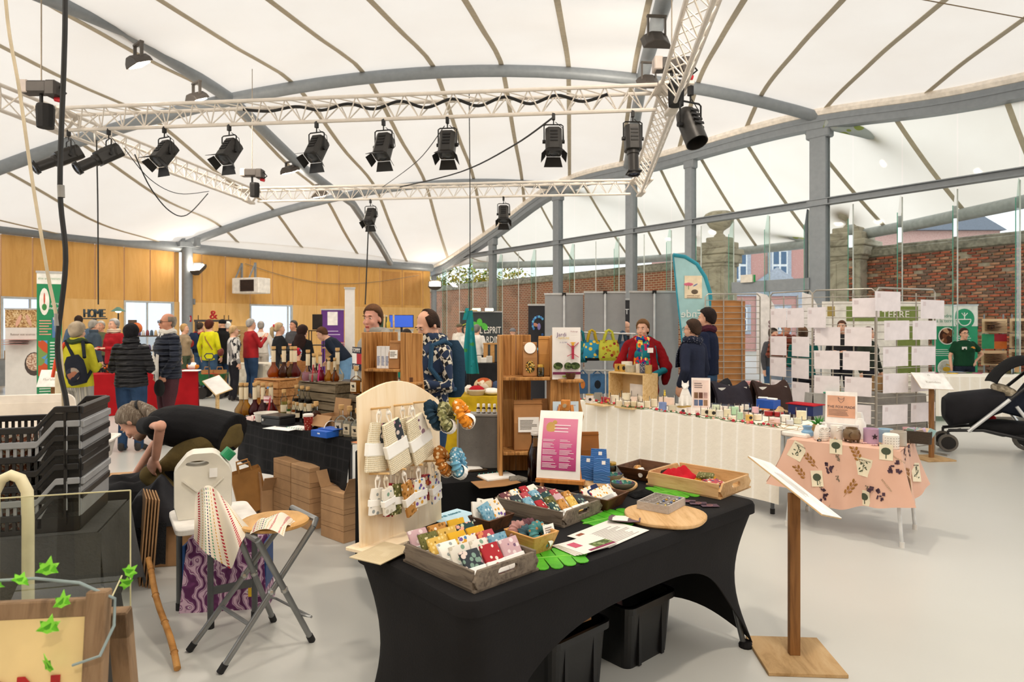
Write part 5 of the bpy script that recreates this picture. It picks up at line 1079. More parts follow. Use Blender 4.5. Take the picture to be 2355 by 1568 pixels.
p=onz(1388,1162,ZT1);B3,B3M=taper_box('dark wooden box of packed cloth squares beside the wood slice',p,rz2+.05,.22,.17,.06,DARKW)
for j in range(7):
 lab='white and red printed cloth packet in the dark box by the wood slice' if j<5 else 'navy cloth packet with geese in the dark box by the wood slice'
 pack(B3M@MT((-.06+.03*(j%4),-.04+.05*(j//4),.025))@MR(-.75,4,'X'),PRN[11]if j<5 else dots('232d52',('e9e4dc','c9a05a'),30,.22),.09,.085,.012,lab,'packets in the dark box',.0 if j>4 else .4,'cloth_packet')
p=onz(1481,1096,ZT1);B4,B4M=taper_box('dark wooden box with two rolled cloths behind the pale tray',p,T3.rotation_euler.z+.05,.26,.21,.07,DARKW)
for j,c in enumerate((13,9)):o=MB().tube([(-.08,0,.0),(0,.01,.01),(.08,-.005,0)],[.012,.016,.012],10).bd('rolled_cloth',PRN[c],None,True);o.matrix_world=B4M@MT((-.05+.05*j,-.01+.05*j,.035))@MR(.5,4,'Z');tag(o,('pale','caramel')[j]+' rolled cloth in the dark wooden box','cloth','rolled cloths')
def disc(label,px,py,r,h,mat,z=ZT1):
 p=onz(px,py,z);t=thing('wood_slice',label,'board',p);mb=MB();mb.loft([[Vc((r*k*(1+.02*sin(5*a+1))*cos(a),r*k*(1+.02*sin(5*a+1))*sin(a),zz))for a in[2*PI*j/40 for j in range(40)]]for zz,k in((0,.97),(h*.3,1),(h*.8,1),(h,.98))]);mb.bd('slice',mat,t,True);return p
pa=disc('round wooden board carrying the ring organiser',1530,1190,.185,.02,LIGHTW);pb=disc('round wooden board carrying the abalone shells',1402,1118,.15,.02,LIGHTW)
# ring organiser
N,L,Rr=onz(1502,1184,ZT1+.021),onz(1455,1158,ZT1+.021),onz(1586,1168,ZT1+.021);oc=onz(1521,1165,ZT1+.021);t=thing('ring_organiser','pale grey felt organiser of small compartments with rings','organiser',oc,T3.rotation_euler.z+.12);FELT=fab('b3aaa2',.95);w,d=.19,.15
MB().box((0,0,.004),(w,d,.008)).bd('base',FELT,t)
for s in(-1,1):MB().box((s*w/2,0,.018),(.006,d+.006,.036)).bd('side_panel',FELT,t);MB().box((0,s*d/2,.018),(w,.006,.036)).bd('side_panel',FELT,t)
for k in range(1,6):MB().box((-w/2+w*k/6,0,.017),(.003,d,.03)).bd('divider',FELT,t)
for k in range(1,4):MB().box((0,-d/2+d*k/4,.017),(w,.003,.03)).bd('divider',FELT,t)
OM=MT(oc)@MR(t.rotation_euler.z,4,'Z')
for k in range(11):
 c,r_=k%6,k//6;x,y=-w/2+w*(c+.5)/6,-d/2+d*((r_*2 if k<6 else 1)+.5)/4;o=MB().tube([(.009*cos(a),0,.012+.009*sin(a))for a in[2*PI*j/12 for j in range(12)]],.0018,5,closed=True).ell((0,0,.024),.006,.006,.005,8,6).bd('finger_ring',pla(('c9a24a','d0cfcf','6a7fae')[k%3],.25,.8),None,True);o.matrix_world=OM@MT((x,y,.009));tag(o,('gold','silver','blue stone')[k%3]+' ring in a compartment of the felt organiser','ring','rings in the organiser')
 # abalone shells, blue bags, jar
SHELL=cells(('3f7a6e','7fb09a','4a5f8a','c9b98a','9aa8a0','6a4f6a'),55,.2)
for k,(px,py,rz,lab)in enumerate(((1405,1106,.3,'abalone shell bowl at the back of the round board'),(1429,1125,-.2,'abalone shell bowl at the front of the round board'))):
 q=onz(px,py,ZT1+.023);t=thing('abalone_shell',lab,'shell',q,rz);
 f=lambda u,v,s=1:(cos(2*PI*u)*.062*sin(v*PI/2)*s*(1+.12*cos(2*PI*u)),sin(2*PI*u)*.045*sin(v*PI/2)*s,.036*(1-cos(v*PI/2))+.001)
 MB().grid(lambda u,v:f(u,v),28,8,-.003).bd('outer_shell',pla('6f6a58',.7,0,.2),t,True);MB().grid(lambda u,v:(f(u,v,.95)[0],f(u,v,.95)[1],f(u,v,.95)[2]+.0035),28,8).bd('pearl_lining',SHELL,t,True)
BLUEP=stripes(('3f6fae','4a7fc0','2f5a9a','5a8ac8','3a66a8'),14,'Z',.6,6.0)
for k,(px,py,lab)in enumerate(((1350,1110,'blue marbled paper bag standing nearest the easel'),(1377,1100,'tall blue marbled paper bag behind the other two'),(1384,1117,'blue marbled paper bag in front with white sticker'))):
 q=onz(px,py,ZT1+.0);t=thing('paper_bag',lab,'paper bag',q,-.35+.1*k);h=.15+.02*(k==1)
 MB().loft([[Vc(p_)for p_ in r_]for r_ in([(-.045,-.03,0),(.045,-.03,0),(.045,.03,0),(-.045,.03,0)],[(-.045,-.028,h*.55),(.045,-.028,h*.55),(.045,.028,h*.55),(-.045,.028,h*.55)],[(-.043,-.004,h),(.043,-.004,h),(.043,.004,h),(-.043,.004,h)])]).bd('bag',BLUEP,t);MB().box((.01,-.012,h*.86),(.02,.002,.02),MR(-.35,3,'X')).bd('sticker',PAPR,t)
def jar(label,p,r,h,mat,lid,cat='jar',fill=.6,name='glass_jar'):
 t=thing(name,label,cat,p);MB().lathe([(r*.95,0),(r,.004),(r,h*.85),(r*.85,h),(r*.82,h),(r*.95,h*.84),(r*.93,.006)],18).bd('glass',glass('eef3f0',.92),t,True);MB().lathe([(r*.9,.007),(r*.9,h*fill)],16).bd('contents',mat,t)
 if lid:MB().lathe([(r*.95,h),(r*.95,h+.014),(r*.9,h+.016)],18).bd('lid',pla(lid,.3,.7),t,True)
 return t
jar('glass jar with gold lid behind the blue paper bags',onz(1407,1090,ZT1),.028,.055,pla('6b4a30',.8),'c9a24a');jar('second gold-lidded jar half hidden by the blue paper bags',onz(1366,1080,ZT1),.026,.06,pla('8a6a3a',.8),'c9a24a')
# leaves used as table mats
LEAF=wood('4fae2a','3b9320',(8,8,8),.35,'62c236')
def leaf(label,px,py,L,rz,z=ZT1):
 p=onz(px,py,z);t=thing('leaf_mat',label,'leaf mat',p,rz);mb=MB()
 P=[(0,0)]
 for i in range(5):x_,Y_=(.06+.18*i)*L,(.42-.06*abs(i-1.5))*L;P+=[(x_,.04*L),(x_+.005*L,Y_*.85),(x_+.035*L,Y_*.97),(x_+.085*L,Y_),(x_+.14*L,Y_*.93),(x_+.165*L,Y_*.8),(x_+.17*L,.04*L)]
 P+=[(L,0)];Q=P+[(x,-y)for x,y in P[-2:0:-1]]
 mb.prism(Q,.0,.003).bd('leaf_blade',LEAF,t);MB().box((L*.5,0,.0035),(L,.004,.002)).bd('midrib',pla('8fcf5a',.5),t)
 return t
leaf('green monstera leaf mat sticking out from under the bamboo box',1175,1290,.3,rzF-.5);leaf('green monstera leaf mat under the leaflets and ring board',1340,1205,.34,rzF-.15);leaf('green monstera leaf mat under the pale wooden tray',1500,1135,.36,rzF-.35)
# papers
def sheet(name,label,cat,px,py,w,h,rz,mat,z=ZT1+.003,t=.0012,curl=0,group=None):
 p=onz(px,py,z);o=MB().grid(lambda u,v:((u-.5)*w,(v-.5)*h,t+curl*(2*u-1)**2),8,2,t).bd(name,mat,None,True);o.location=p;o.rotation_euler.z=rz;return tag(o,label,cat,group)
PAP2=pla('e9e4dc',.55,0,.02)
sh=sheet('paper_sheet','grey printed information sheet lying by the leaflets','paper',1400,1226,.3,.21,rzF+.1,PAP2);lines(MB(),-.12,.12,-.09,.05,12,MT((0,0,.0015)),3).bd('print',pla('b5b0aa',.7),sh);MB().box((-.1,.075,.0018),(.04,.02,.0006)).bd('logo',pla('8a4a32',.6),sh)
for k in range(4):
 fl=sheet('flyer','garden festival flyer on the fanned stack beside the leaf mat' if k==3 else 'garden festival flyer lower in the fanned stack beside the leaf mat','flyer',1340+4*k,1255-1.5*k,.2,.14,rzF-.12+.04*k,PAP2,ZT1+.006+.0025*k,.0016,0,'garden festival flyers');MB().box((.045,-.03,.0025),(.1,.045,.0006)).bd('tree_picture',cells(('4f5f3a','6b7a4a','8a9a6a'),60),fl);MB().box((.02,-.058,.0025),(.15,.014,.0007)).bd('purple_band',pla('7f2048',.6),fl);MB().box((-.055,.02,.0025),(.04,.05,.0006)).bd('figure_print',pla('c2506a',.6),fl)
for k in range(3):
 o=sheet('leaflet',('plum leaflet on top of the small pile on the leaf mat','plum leaflet in the middle of the small pile','plum leaflet at the bottom of the small pile')[k],'leaflet',1436+3*k,1196-2*k,.14,.06,rzF-.95+.05*k,pla('5f4650',.5),ZT1+.006+.004*(2-k),.001,.006,'leaflets on the leaf mat');MB().box((-.02,.0,.004),(.07,.05,.0008)).bd('white_panel',PAP2,o)
for k in range(3):o=sheet('business_card',('plum business card nearest the ring board','plum business card in the middle of three','plum business card at the table edge')[k],'card',1580+26*k,1152+5*k,.085,.05,rzF-.9+.1*k,pla('4b3448',.5),ZT1+.004,.0008,0,'plum business cards');MB().tube([(.014*cos(a),.014*sin(a),.002)for a in[2*PI*j/14 for j in range(14)]],.0008,4,closed=True).bd('logo_ring',pla('c98a7a',.6),o)
o=sheet('magazine','blue and white garden nature brochure behind the near tray','brochure',1065,1195,.2,.28,rz1+.1,pla('b9d9e8',.5),ZT1+.003,.004);text('Jardi nature',.03,pla('4f8a9a',.6),o,MT((0,.09,.006)))
drape('drawstring_pouch','small crumpled black drawstring pouch behind the ring organiser','pouch',MT(onz(1478,1140,ZT1))@MR(.4,4,'Z'),.14,.07,.02,fab('151516',.9,.6,30),3,.03)
drape('net_cloth','cream net cloth lying under the peg board foot','cloth',MT(onz(880,1272,ZT1+.012))@MR(rz1+.3,4,'Z'),.2,.15,.004,dots('d9c9a8',('c2ae88',),160,.35,rnd=.0),3,.006)
# ---- peg board
ZB1=ZT1;PB,PR=onz(828,1268,ZB1),onz(1014,1196,ZB1);px_=(PR-PB).xy.to_3d();PL=px_.length;px_.normalize();pn=Vc((px_.y,-px_.x,0));PM=Matrix((px_,-pn,Vc((0,0,1)))).transposed().to_4x4();PM.translation=PB
t=thing('peg_display_board','arched pale plywood peg board hung with net bags and scrunchies','display board');t.matrix_world=PM@MR(-.03,4,'X')
HB=.60;arch=[(0,0),(PL,0),(PL,HB-.06)]+[(PL*(1-k/12),HB-.06*(1-k/12)**1.0+.075*sin(PI*(k/12)))for k in range(1,12)]+[(0,HB)]
MB().prism(arch,-.006,.006,UPR).bd('panel',PINE,t,bevel=.002)
MB().bb(-.02,PL*.5,-.10,.06,0,.014).bd('foot',PINE,t,bevel=.002)
pegs=[]
for row,(z,xs)in enumerate(((.545,(.07,.2,.32)),(.29,(.055,.15,.25,.34)))):
 for x in xs:MB().cyl((x,0,z),(x,-.11,z+.012),.0045,n=8).bd('peg',wood('dcb781','c79d62',(9,2,9),.6),t);pegs.append((x,z))
PBM=t.matrix_world.copy()
NET=dots('f2e8cf',('cdb88c',),130,.3,.9,.5,rnd=0.0)
def hangbag(a,off,z,w,h,mat,mat2,label,tilt=0,cord='efe9e0',yaw=0,name='net_bag'):
 """flat pouch hanging from a peg by a knotted cord; z the peg height"""
 o=thing(name,label,'bag',(0,0,0),0,'bags hanging on the peg board');o.matrix_world=PBM@MT((a,-off,z))@MR(yaw,4,'Z')@MR(tilt,4,'Y')
 MB().tube([(-.006,0,-.055),(-.012,0,-.02),(0,0,.006),(.012,0,-.02),(.006,0,-.055)],.0032,6).ell((0,0,-.012),.011,.009,.009,10,6).bd('cord',pla(cord,.8),o,True)
 f=lambda w_,h0,h1,tt,x0=0:[[Vc((x0+w_/2*math.copysign(abs(cos(q))**.35,cos(q))*(1-.25*(1-k/5)**3),tt*math.copysign(abs(sin(q))**.6,sin(q)),-h0-(h1-h0)*k/5))for q in[2*PI*j/14 for j in range(14)]]for k in range(6)]
 MB().loft(f(w,.05,.05+h,.009)).bd('bag_body',mat,o,True)
 MB().loft(f(w*.42,.052,.05+h*.42,.0105,w*.22)).bd('printed_flap',mat2,o,True);MB().box((0,0,-.05-h*.55),(w*1.02,.021,h*.26)).bd('paper_band',PAPR,o,bevel=.002)
 return o
ROSE=dots('f0e8dc',('7a5a70','5f4a5e','9a7a8a'),38,.42)
hangbag(.07,.05,.545,.11,.19,NET,PRN[0],'cream net bag with dark rose trim at the outer peg of the upper row',.12);hangbag(.08,.085,.545,.12,.2,NET,PRN[0],'cream net bag with charcoal floral strip in front of the outer upper peg',-.28);hangbag(.2,.05,.545,.12,.2,NET,ROSE,'cream net bag with plum roses on the middle upper peg',-.1);hangbag(.21,.09,.545,.13,.19,NET,ROSE,'wide cream net bag with big plum roses in front on the middle upper peg',-.34);hangbag(.27,.04,.545,.1,.16,NET,PRN[13],'small cream net bag tucked behind by the inner upper peg',.3)
for a,off,z,mt,lab,rz in((.32,.12,.5,fab('23394a'),'navy scrunchie on the inner upper peg',.3),(.34,.17,.49,cells(('8a8a5c','5f6040','b0ad84'),70),'olive green scrunchie with white label on the inner upper peg',-.2),(.40,.21,.5,dots('d98a2a',('f2e3c8','b86a1a'),50,.35),'orange leaf print scrunchie at the end of the upper peg',.4),(.36,.13,.3,dots('a8682a',('e3c79a',),50,.35),'brown printed scrunchie on the lower inner peg',.2),(.40,.18,.29,dots('6aa3bf',('dfeaf0',),60,.3),'light blue scrunchie with white label on the lower inner peg',-.3)):
 scrunchie(PBM@MT((a,-off,z))@MR(1.2,4,'X')@MR(rz,4,'Z')@MR(.35,4,'Y'),mt,lab,.04,.024,'scrunchies on the peg board')
for k,(a,off,w,h,ty,lab,ti)in enumerate(((.055,.05,.075,.1,13,'white mouse print pouch on the outer lower peg',.1),(.06,.085,.07,.1,2,'white and mint pouch on the outer lower peg',-.15),(.15,.04,.06,.13,3,'rust red pouch with leaves on the second lower peg',.25),(.15,.065,.06,.12,12,'olive pouch on the second lower peg',.1),(.155,.09,.07,.14,9,'ochre drop print pouch in front on the second lower peg',-.3),(.25,.05,.06,.11,10,'burgundy pouch on the third lower peg',.15),(.25,.085,.08,.11,11,'confetti print net pouch on the third lower peg',-.05),(.34,.05,.06,.11,7,'red and blue pouch on the fourth lower peg',.1),(.34,.085,.08,.12,11,'confetti print pouch in front on the fourth lower peg',-.2))):hangbag(a,off,.29,w,h,PRN[ty],PRN[ty],lab,ti,'d9cdb8' if k%2 else 'efe9e0',.1*(k%3),'fabric_pouch')
# ================================================================ counter and tall shelf, bottle stall
ZN=TH+.001
def shelf_unit(label,p,rz,w,H,d,shelves,wood_,split,side_shelf):
 t=thing('burnt_wood_shelf',label,'shelf',p,rz);th=.022
 wl=w*split
 # back-left boards, right board standing forward
 for k in range(3):MB().bb(-w/2+k*wl/3,-w/2+(k+1)*wl/3-.002,d/2-th,d/2,0,H*(1 if k<2 else .99)).bd('back_plank',wood_,t,bevel=.003)if k<2 else None
 MB().bb(-w/2-th,-w/2,-d/2,d/2,0,H).bd('side_plank',wood_,t,bevel=.004)
 P=[(w/2-.17,0),(w/2,0),(w/2+.005,H*.3),(w/2+.03,H*.42),(w/2+.01,H*.52),(w/2-.005,H*.75),(w/2,H*.99),(w/2-.165,H)]
 MB().prism(P,-th/2,th/2,MT((0,-d/2+th,0))@UPR).bd('face_plank',wood_,t,bevel=.003);MB().bb(w/2-.165,w/2-.14,-d/2+th,d/2,0,H*.985).bd('divider_plank',wood_,t,bevel=.003)
 for z in shelves:MB().bb(-w/2,w/2-.165,-d/2,d/2,z,z+.02).bd('shelf_board',wood_,t,bevel=.004)
 for z in side_shelf:MB().bb(w/2-.13,w/2+.01,-d/2-.09,-d/2+.01,z,z+.02).bd('side_shelf',wood_,t,bevel=.005);MB().cyl((w/2-.07,-d/2-.02,z),(w/2-.07,-d/2-.02,z-.035),.012).bd('bracket_peg',wood_,t)
 return MT(p)@MR(rz,4,'Z')
pS=onz(1240,1088,ZN);rS=math.atan2((g1-g0).y,(g1-g0).x)-.25
sc=pS.y/1500;SW,SH=172*sc,318*sc
SM=shelf_unit('tall scorched plank shelf with tea bags and festival poster',pS,rS,SW,SH,.2,(SH*.155,SH*.68),BURNT,.62,(SH*.67,))
KRAFT=pla('a9794a',.75,0,.08);KRAFT2=pla('c08a48',.6,0,.06)
def kraft(label,m4,w,h,d,mat,window=None,sticker=None,name='kraft_bag',lab=None):
 t=thing(name,label,'bag',(0,0,0));t.matrix_world=m4
 MB().loft([[Vc((x*w/2,y*d/2*k,z))for x,y in((-1,-1),(1,-1),(1,1),(-1,1))]for z,k in((0,1),(h*.55,.95),(h*.86,.25),(h,.12))]).bd('bag',mat,t,bevel=.004);MB().box((0,-d*.06,h*.93),(w*1.01,d*.2,.003)).bd('fold',mat,t)
 if window:MB().prism([(.028*cos(a),.036*sin(a))for a in[2*PI*k/20 for k in range(20)]],0,.002,MT((0,-d*.5,h*.28))@UPR).bd('window',cells(('c9a24a','4a4a2a','d9c27a','2f2a1f','b5803a'),160),t)
 if sticker:MB().prism([(.034*cos(a),.034*sin(a))for a in[2*PI*k/24 for k in range(24)]],0,.003,MT((0,-d*.3,h*.83))@MR(-.25,4,'X')@UPR).bd('sticker',PAPR,t)
 if lab:
  o=MB().box((0,0,0),(w*.72,.0018,h*.3)).bd('paper_label',PAPR,t);o.matrix_local=MT((0,-d*.5-.004,h*.52))@MR(-.04,4,'X');lines(MB(),-w*.3,w*.3,-h*.1,h*.1,7,MT((0,-.0015,0))@UPR,2).bd('print',pla('8a857e',.7),o)
 return t
T_=lambda x,y,z,r=0:SM@MT((x,y,z))@MR(r,4,'Z')
kraft('kraft tea bag with round sticker and oval window on the upper shelf',T_(-.06,-.03,SH*.68+.021),.085,.2,.055,KRAFT,1,1);kraft('tall ochre stand-up pouch on the upper shelf',T_(.045,.0,SH*.68+.021),.1,.235,.05,KRAFT2);jar('little jar of dried petals between the bags on the upper shelf',T_(.0,-.07,SH*.68+.021).translation,.021,.055,cells(('5a4a2a','c9a24a','3a3020'),140),'c9a24a')
kraft('large kraft stand-up pouch with white label on the lower shelf',T_(-.07,-.02,SH*.155+.021),.17,.29,.08,KRAFT,lab=1);kraft('kraft pouch tucked behind on the lower shelf',T_(.03,.05,SH*.155+.021),.13,.29,.03,KRAFT)
def poster(label,m4,w,h,full=True,bend=0):
 t=thing('festival_poster',label,'poster');t.matrix_world=m4
 MB().grid(lambda u,v:((u-.5)*w,bend*sin(PI*u)-.001+bend*.8*sin(2*PI*v),v*h),8,10,.0015).bd('sheet',pla('ece8e6' if full else 'cfe2ee',.5,0,.02),t,True)
 F_=lambda x,y:MT((x,-.008-abs(bend),y))@UPR
 text('Jardi',h*.105,pla('5a2a6a',.6),t,F_(-w*.18,h*.86),.0004);text('NATURE',h*.055,pla('d9b93a',.6),t,F_(-w*.1,h*.79),.0004);text('21-22 MAI',h*.035,pla('5a5a8a',.6),t,F_(-w*.12,h*.71),.0004);text('Maubeuge',h*.035,pla('8a3a4a',.6),t,F_(w*.26,h*.92),.0003)
 f=MB();f.box((w*.22,-.009,h*.52),(w*.09,.001,h*.26));
 for s,a in((1,.6),(1,-.4),(-1,.5),(-1,-.3)):f.bar((w*.22,-.009,h*(.6 if a>0 else .5)),(w*(.22+s*.2),-.009,h*((.6 if a>0 else .5)+a*.18)),.003,.006,(0,1,0))
 f.bd('scarecrow_figure',pla('b0304a',.6),t);MB().ell((w*.22,-.01,h*.68),w*.05,.001,h*.035,12,6).ell((w*.22,-.0105,h*.705),w*.1,.001,h*.012,12,5).bd('straw_hat',pla('e0a83a',.6),t)
 for x,r_ in((-.3,.17),(.05,.14),(.3,.18)):MB().ell((w*x,-.009,h*.26),w*r_,.001,h*.07,14,6).bd('tree_picture',cells(('3f4f2f','5a6a3f','2f3a22'),90),t)
 MB().box((0,-.009,h*.12),(w*.98,.001,h*.05)).bd('purple_band',pla('6b1f48',.6),t);MB().box((-.0,-.0095,h*.06),(w*.3,.001,h*.03)).bd('green_band',pla('8aa03a',.6),t)
 return t
poster('garden festival poster with a scarecrow pinned at the top of the scorched shelf',T_(SW/2-.08,-.125,SH*.69),.165,.30,True,.004);poster('second scarecrow poster with pale blue paper behind the easel',T_(SW/2-.085,-.13,SH*.22),.15,.26,False)
t=thing('wooden_cup','small dark wooden cup on the little side shelf under the poster','cup',T_(SW/2-.06,-.15,SH*.67+.021).translation);MB().lathe([(.02,0),(.026,.01),(.03,.035),(.026,.035),(.022,.01)],14).bd('bowl',DARKW,t,True)
# side bag and easel
kraft('rust brown stand-up pouch leaning behind the easel',T_(SW/2+.085,.02,0),.11,.24,.05,pla('9a5f24',.6,0,.08))
pE=onz(1290,1128,ZN);eM=MT(pE)@MR(-.28,4,'Z');es=pE.y/1500
t=thing('table_easel','small orange wooden easel holding the pink price list','easel');t.matrix_world=eM;EW=wood('c57f3c','a8642a',(30,30,4),.5,'d0914e');Hh=250*es
Hh=190*es
for s in(-1,1):MB().bar((s*.11,.0,0),(s*.03,.14,Hh),.018,.012).bd('leg',EW,t)
MB().bar((0,.26,0),(0,.14,Hh*.85),.018,.012).bd('leg',EW,t);MB().box((0,-.015,.055),(.26,.05,.022)).bd('ledge',EW,t,bevel=.002);MB().box((0,.13,Hh),(.05,.03,.06)).bd('clamp_head',EW,t,bevel=.004);MB().cyl((0,.115,Hh),(0,.09,Hh),.01).bd('screw_knob',pla('c9bfa8',.3,.7),t)
t=thing('price_list','curved white sheet with a magenta price list on the easel','sign');t.matrix_world=eM@MT((-.01,-.028,.068))@MR(-.28,4,'X');w,h=.235,.36
bd_=lambda z:.02*sin(PI*z/h)
MB().grid(lambda u,v:((u-.5)*w,-bd_(v*h),v*h),2,12,.0015).bd('sheet',PAPR,t,True)
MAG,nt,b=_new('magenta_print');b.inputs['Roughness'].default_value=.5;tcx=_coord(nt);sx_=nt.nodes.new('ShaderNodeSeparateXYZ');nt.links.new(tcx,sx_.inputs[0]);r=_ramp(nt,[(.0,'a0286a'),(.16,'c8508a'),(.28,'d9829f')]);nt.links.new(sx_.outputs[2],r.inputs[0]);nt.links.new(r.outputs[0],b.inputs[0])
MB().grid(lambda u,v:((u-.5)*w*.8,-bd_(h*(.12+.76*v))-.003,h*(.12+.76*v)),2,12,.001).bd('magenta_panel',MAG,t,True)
pr=MB();
for c in(0,1):
 for k in range(22):
  z=h*(.16+.019*k);g=random.Random(k*2+c);ww=.08*(.5+.5*g.random())
  if k%5==4:continue
  pr.box((-.088+c*.092+ww/2,-bd_(z)-.0048,z),(ww,.0006,.0026))
pr.bd('price_lines',pla('f0d9e3',.6),t);lines(MB(),-.03,.075,h*.66,h*.8,3,MT((0,-bd_(h*.72)-.005,0))@UPR,6,.3).bd('heading',pla('f3e3ea',.6),t)
MB().ell((-.05,-bd_(h*.72)-.004,h*.74),.026,.001,.03,14,8).ell((-.03,-bd_(h*.82)-.004,h*.82),.012,.001,.012,12,6).bd('fruit_picture',pla('c9a05a',.6),t)
def carafe(label,p,h,r,liq,col):
 t=thing('glass_carafe',label,'bottle',p);MB().lathe([(r*.95,0),(r,.01),(r,h*.5),(r*.92,h*.62),(r*.5,h*.82),(r*.46,h*.95),(r*.56,h),(r*.5,h),(r*.42,h*.94)],22).bd('glass',glass('e3e6e2',.88),t,True);MB().lathe([(r*.93,.008),(r*.95,.02),(r*.95,h*.5),(r*.88,h*.6),(r*.6,h*.73)],20).bd('drink',liquid(col,.9),t,True);MB().lathe([(r*.58,h),(r*.58,h+.012),(r*.5,h+.016)],18).bd('lid',pla('d8d4cc',.4,.3),t,True)
carafe('glass bottle of dark red cordial beside the easel',onz(1231,1105,ZN),112*pE.y/1500,.045,1,'4a1210')
# grey box with tiny bottles
pG=onz(1106,1072,ZN);t=thing('grey_display_case','grey felt display case carrying four tiny dropper bottles','case',pG,-.1);gw,gh=100*pG.y/1500,118*pG.y/1500
MB().bb(-gw/2,gw/2,-.06,.06,0,gh).bd('case_body',fab('6f6d6a',.95),t,bevel=.004);MB().bb(-gw/2-.005,gw/2+.005,-.065,.065,gh,gh+.012).bd('lid_board',pla('8d8a86',.7),t);MB().bb(-gw/2-.004,-gw/2+.006,-.066,-.058,0,gh).bd('edge_trim',pla('9a9792',.6),t)
for k in range(4):
 o=thing('dropper_bottle',('amber dropper bottle at the open end of the grey case','amber dropper bottle second along the grey case','amber dropper bottle third along the grey case','amber dropper bottle nearest the scorched shelf')[k],'bottle',(pG.x-gw*.06+k*.034,pG.y+.0-k*.004,ZN+gh+.012),0,'dropper bottles on the grey case');MB().lathe([(.0105,0),(.0115,.003),(.0115,.03),(.006,.037),(.006,.04)],14).bd('amber_glass',pla('3a2413',.15),o,True);MB().lathe([(.0085,.039),(.0085,.057),(.007,.059)],14).bd('cap',pla('f2f0ec',.5),o,True);MB().lathe([(.0119,.006),(.0119,.026)],14,cap=False).bd('label',pla('d9d5cc',.7),o)
 # handbag, notebooks on the counter
pH=onz(1075,1062,ZN);t=thing('toiletry_bag','black zipped pouch gaping open in front of the grey case','bag',pH,-.35);MB().loft([[Vc((x*k,y*k2,z))for x,y in((-.11,-.05),(.11,-.05),(.12,.05),(-.12,.05))]for z,k,k2 in((0,1,1),(.05,1.05,1),(.085,.95,.35))]).bd('bag_body',fab('232227',.8),t,bevel=.012);MB().tube([(-.11,-.03,.06),(-.04,-.02,.1),(.05,-.02,.1),(.11,-.01,.06)],.004,6).bd('zip',pla('c9c2b5',.5),t);MB().tube([(.08,-.04,.05),(.12,-.07,.03),(.1,-.06,.0)],.004,6).bd('pull_cord',pla('b9b2a5',.6),t)
def notebook(label,px,py,w,h,rz,rings=True,z=ZN,cover='a87a4c'):
 p=onz(px,py,z);t=thing('notebook',label,'notebook',p,rz);MB().bb(-w/2,w/2,-h/2,h/2,0,.004).bd('cover',pla(cover,.7),t);MB().bb(-w/2+.004,w/2-.004,-h/2+.004,h/2-.004,.004,.012).bd('pages',PAPR,t)
 if rings:
  for k in range(7):MB().tube([(-w/2+.003+.006*cos(a),-h/2+h*(k+.5)/7,.009+.008*sin(a))for a in[2*PI*j/8 for j in range(8)]],.0016,5,closed=True).bd('ring',pla('3fa89a',.4),t)
notebook('open ring notebook with teal discs on a brown paper bag',1145,1098,.15,.2,-1.1);notebook('slim notebook in front of the black zipped pouch',1075,1080,.11,.17,-1.2)
o=MB().grid(lambda u,v:((u-.5)*.24,(v-.5)*.16,.004+.03*max(0,u-.6)*(1-v)),8,6,.003).bd('brown_paper_bag',pla('a3784c',.8),None,True);o.location=onz(1140,1112,ZN);o.rotation_euler.z=.35;tag(o,'flat brown paper bag under the ring notebook','paper bag')
o=MB().tube([(0,0,.012),(.05,.01,.014),(.1,0,.012)],[.02,.022,.012],10).bd('sponge_bundle',fab('8f8a80',.9,1.0,120,.3),None,True);o.location=onz(1172,1108,ZN);tag(o,'bundle of grey dried fibres beside the ring notebook','bundle')
o=MB().box((0,0,.005),(.03,.11,.01)).bd('pencil_case',wood('4a3a28','2f2416'),None,bevel=.003);o.location=onz(1100,1083,ZN);o.rotation_euler.z=-1.2;tag(o,'thin dark pen lying between the notebooks','pen')
# jacket over a chair between the tables
pj=atX(1070,3.2,0);t=thing('folding_chair','chair with a black jacket thrown over it, behind the peg board','chair',(pj.x,pj.y,0),.5)
for x in(-.2,.2):
 for y in(-.19,.19):MB().cyl((x,y,0),(x,y,.44),.012).bd('leg',pla('5a5d60',.4,.5),t)
MB().bb(-.22,.22,-.2,.2,.44,.47).bd('seat',pla('2a2a2c',.6),t)
drape('black_jacket','black jacket lying over the chair behind the peg board','jacket',MT((pj.x,pj.y,.472))@MR(.4,4,'Z'),.48,.4,.16,fab('1d1d20',.8,.5,20),5,.12)
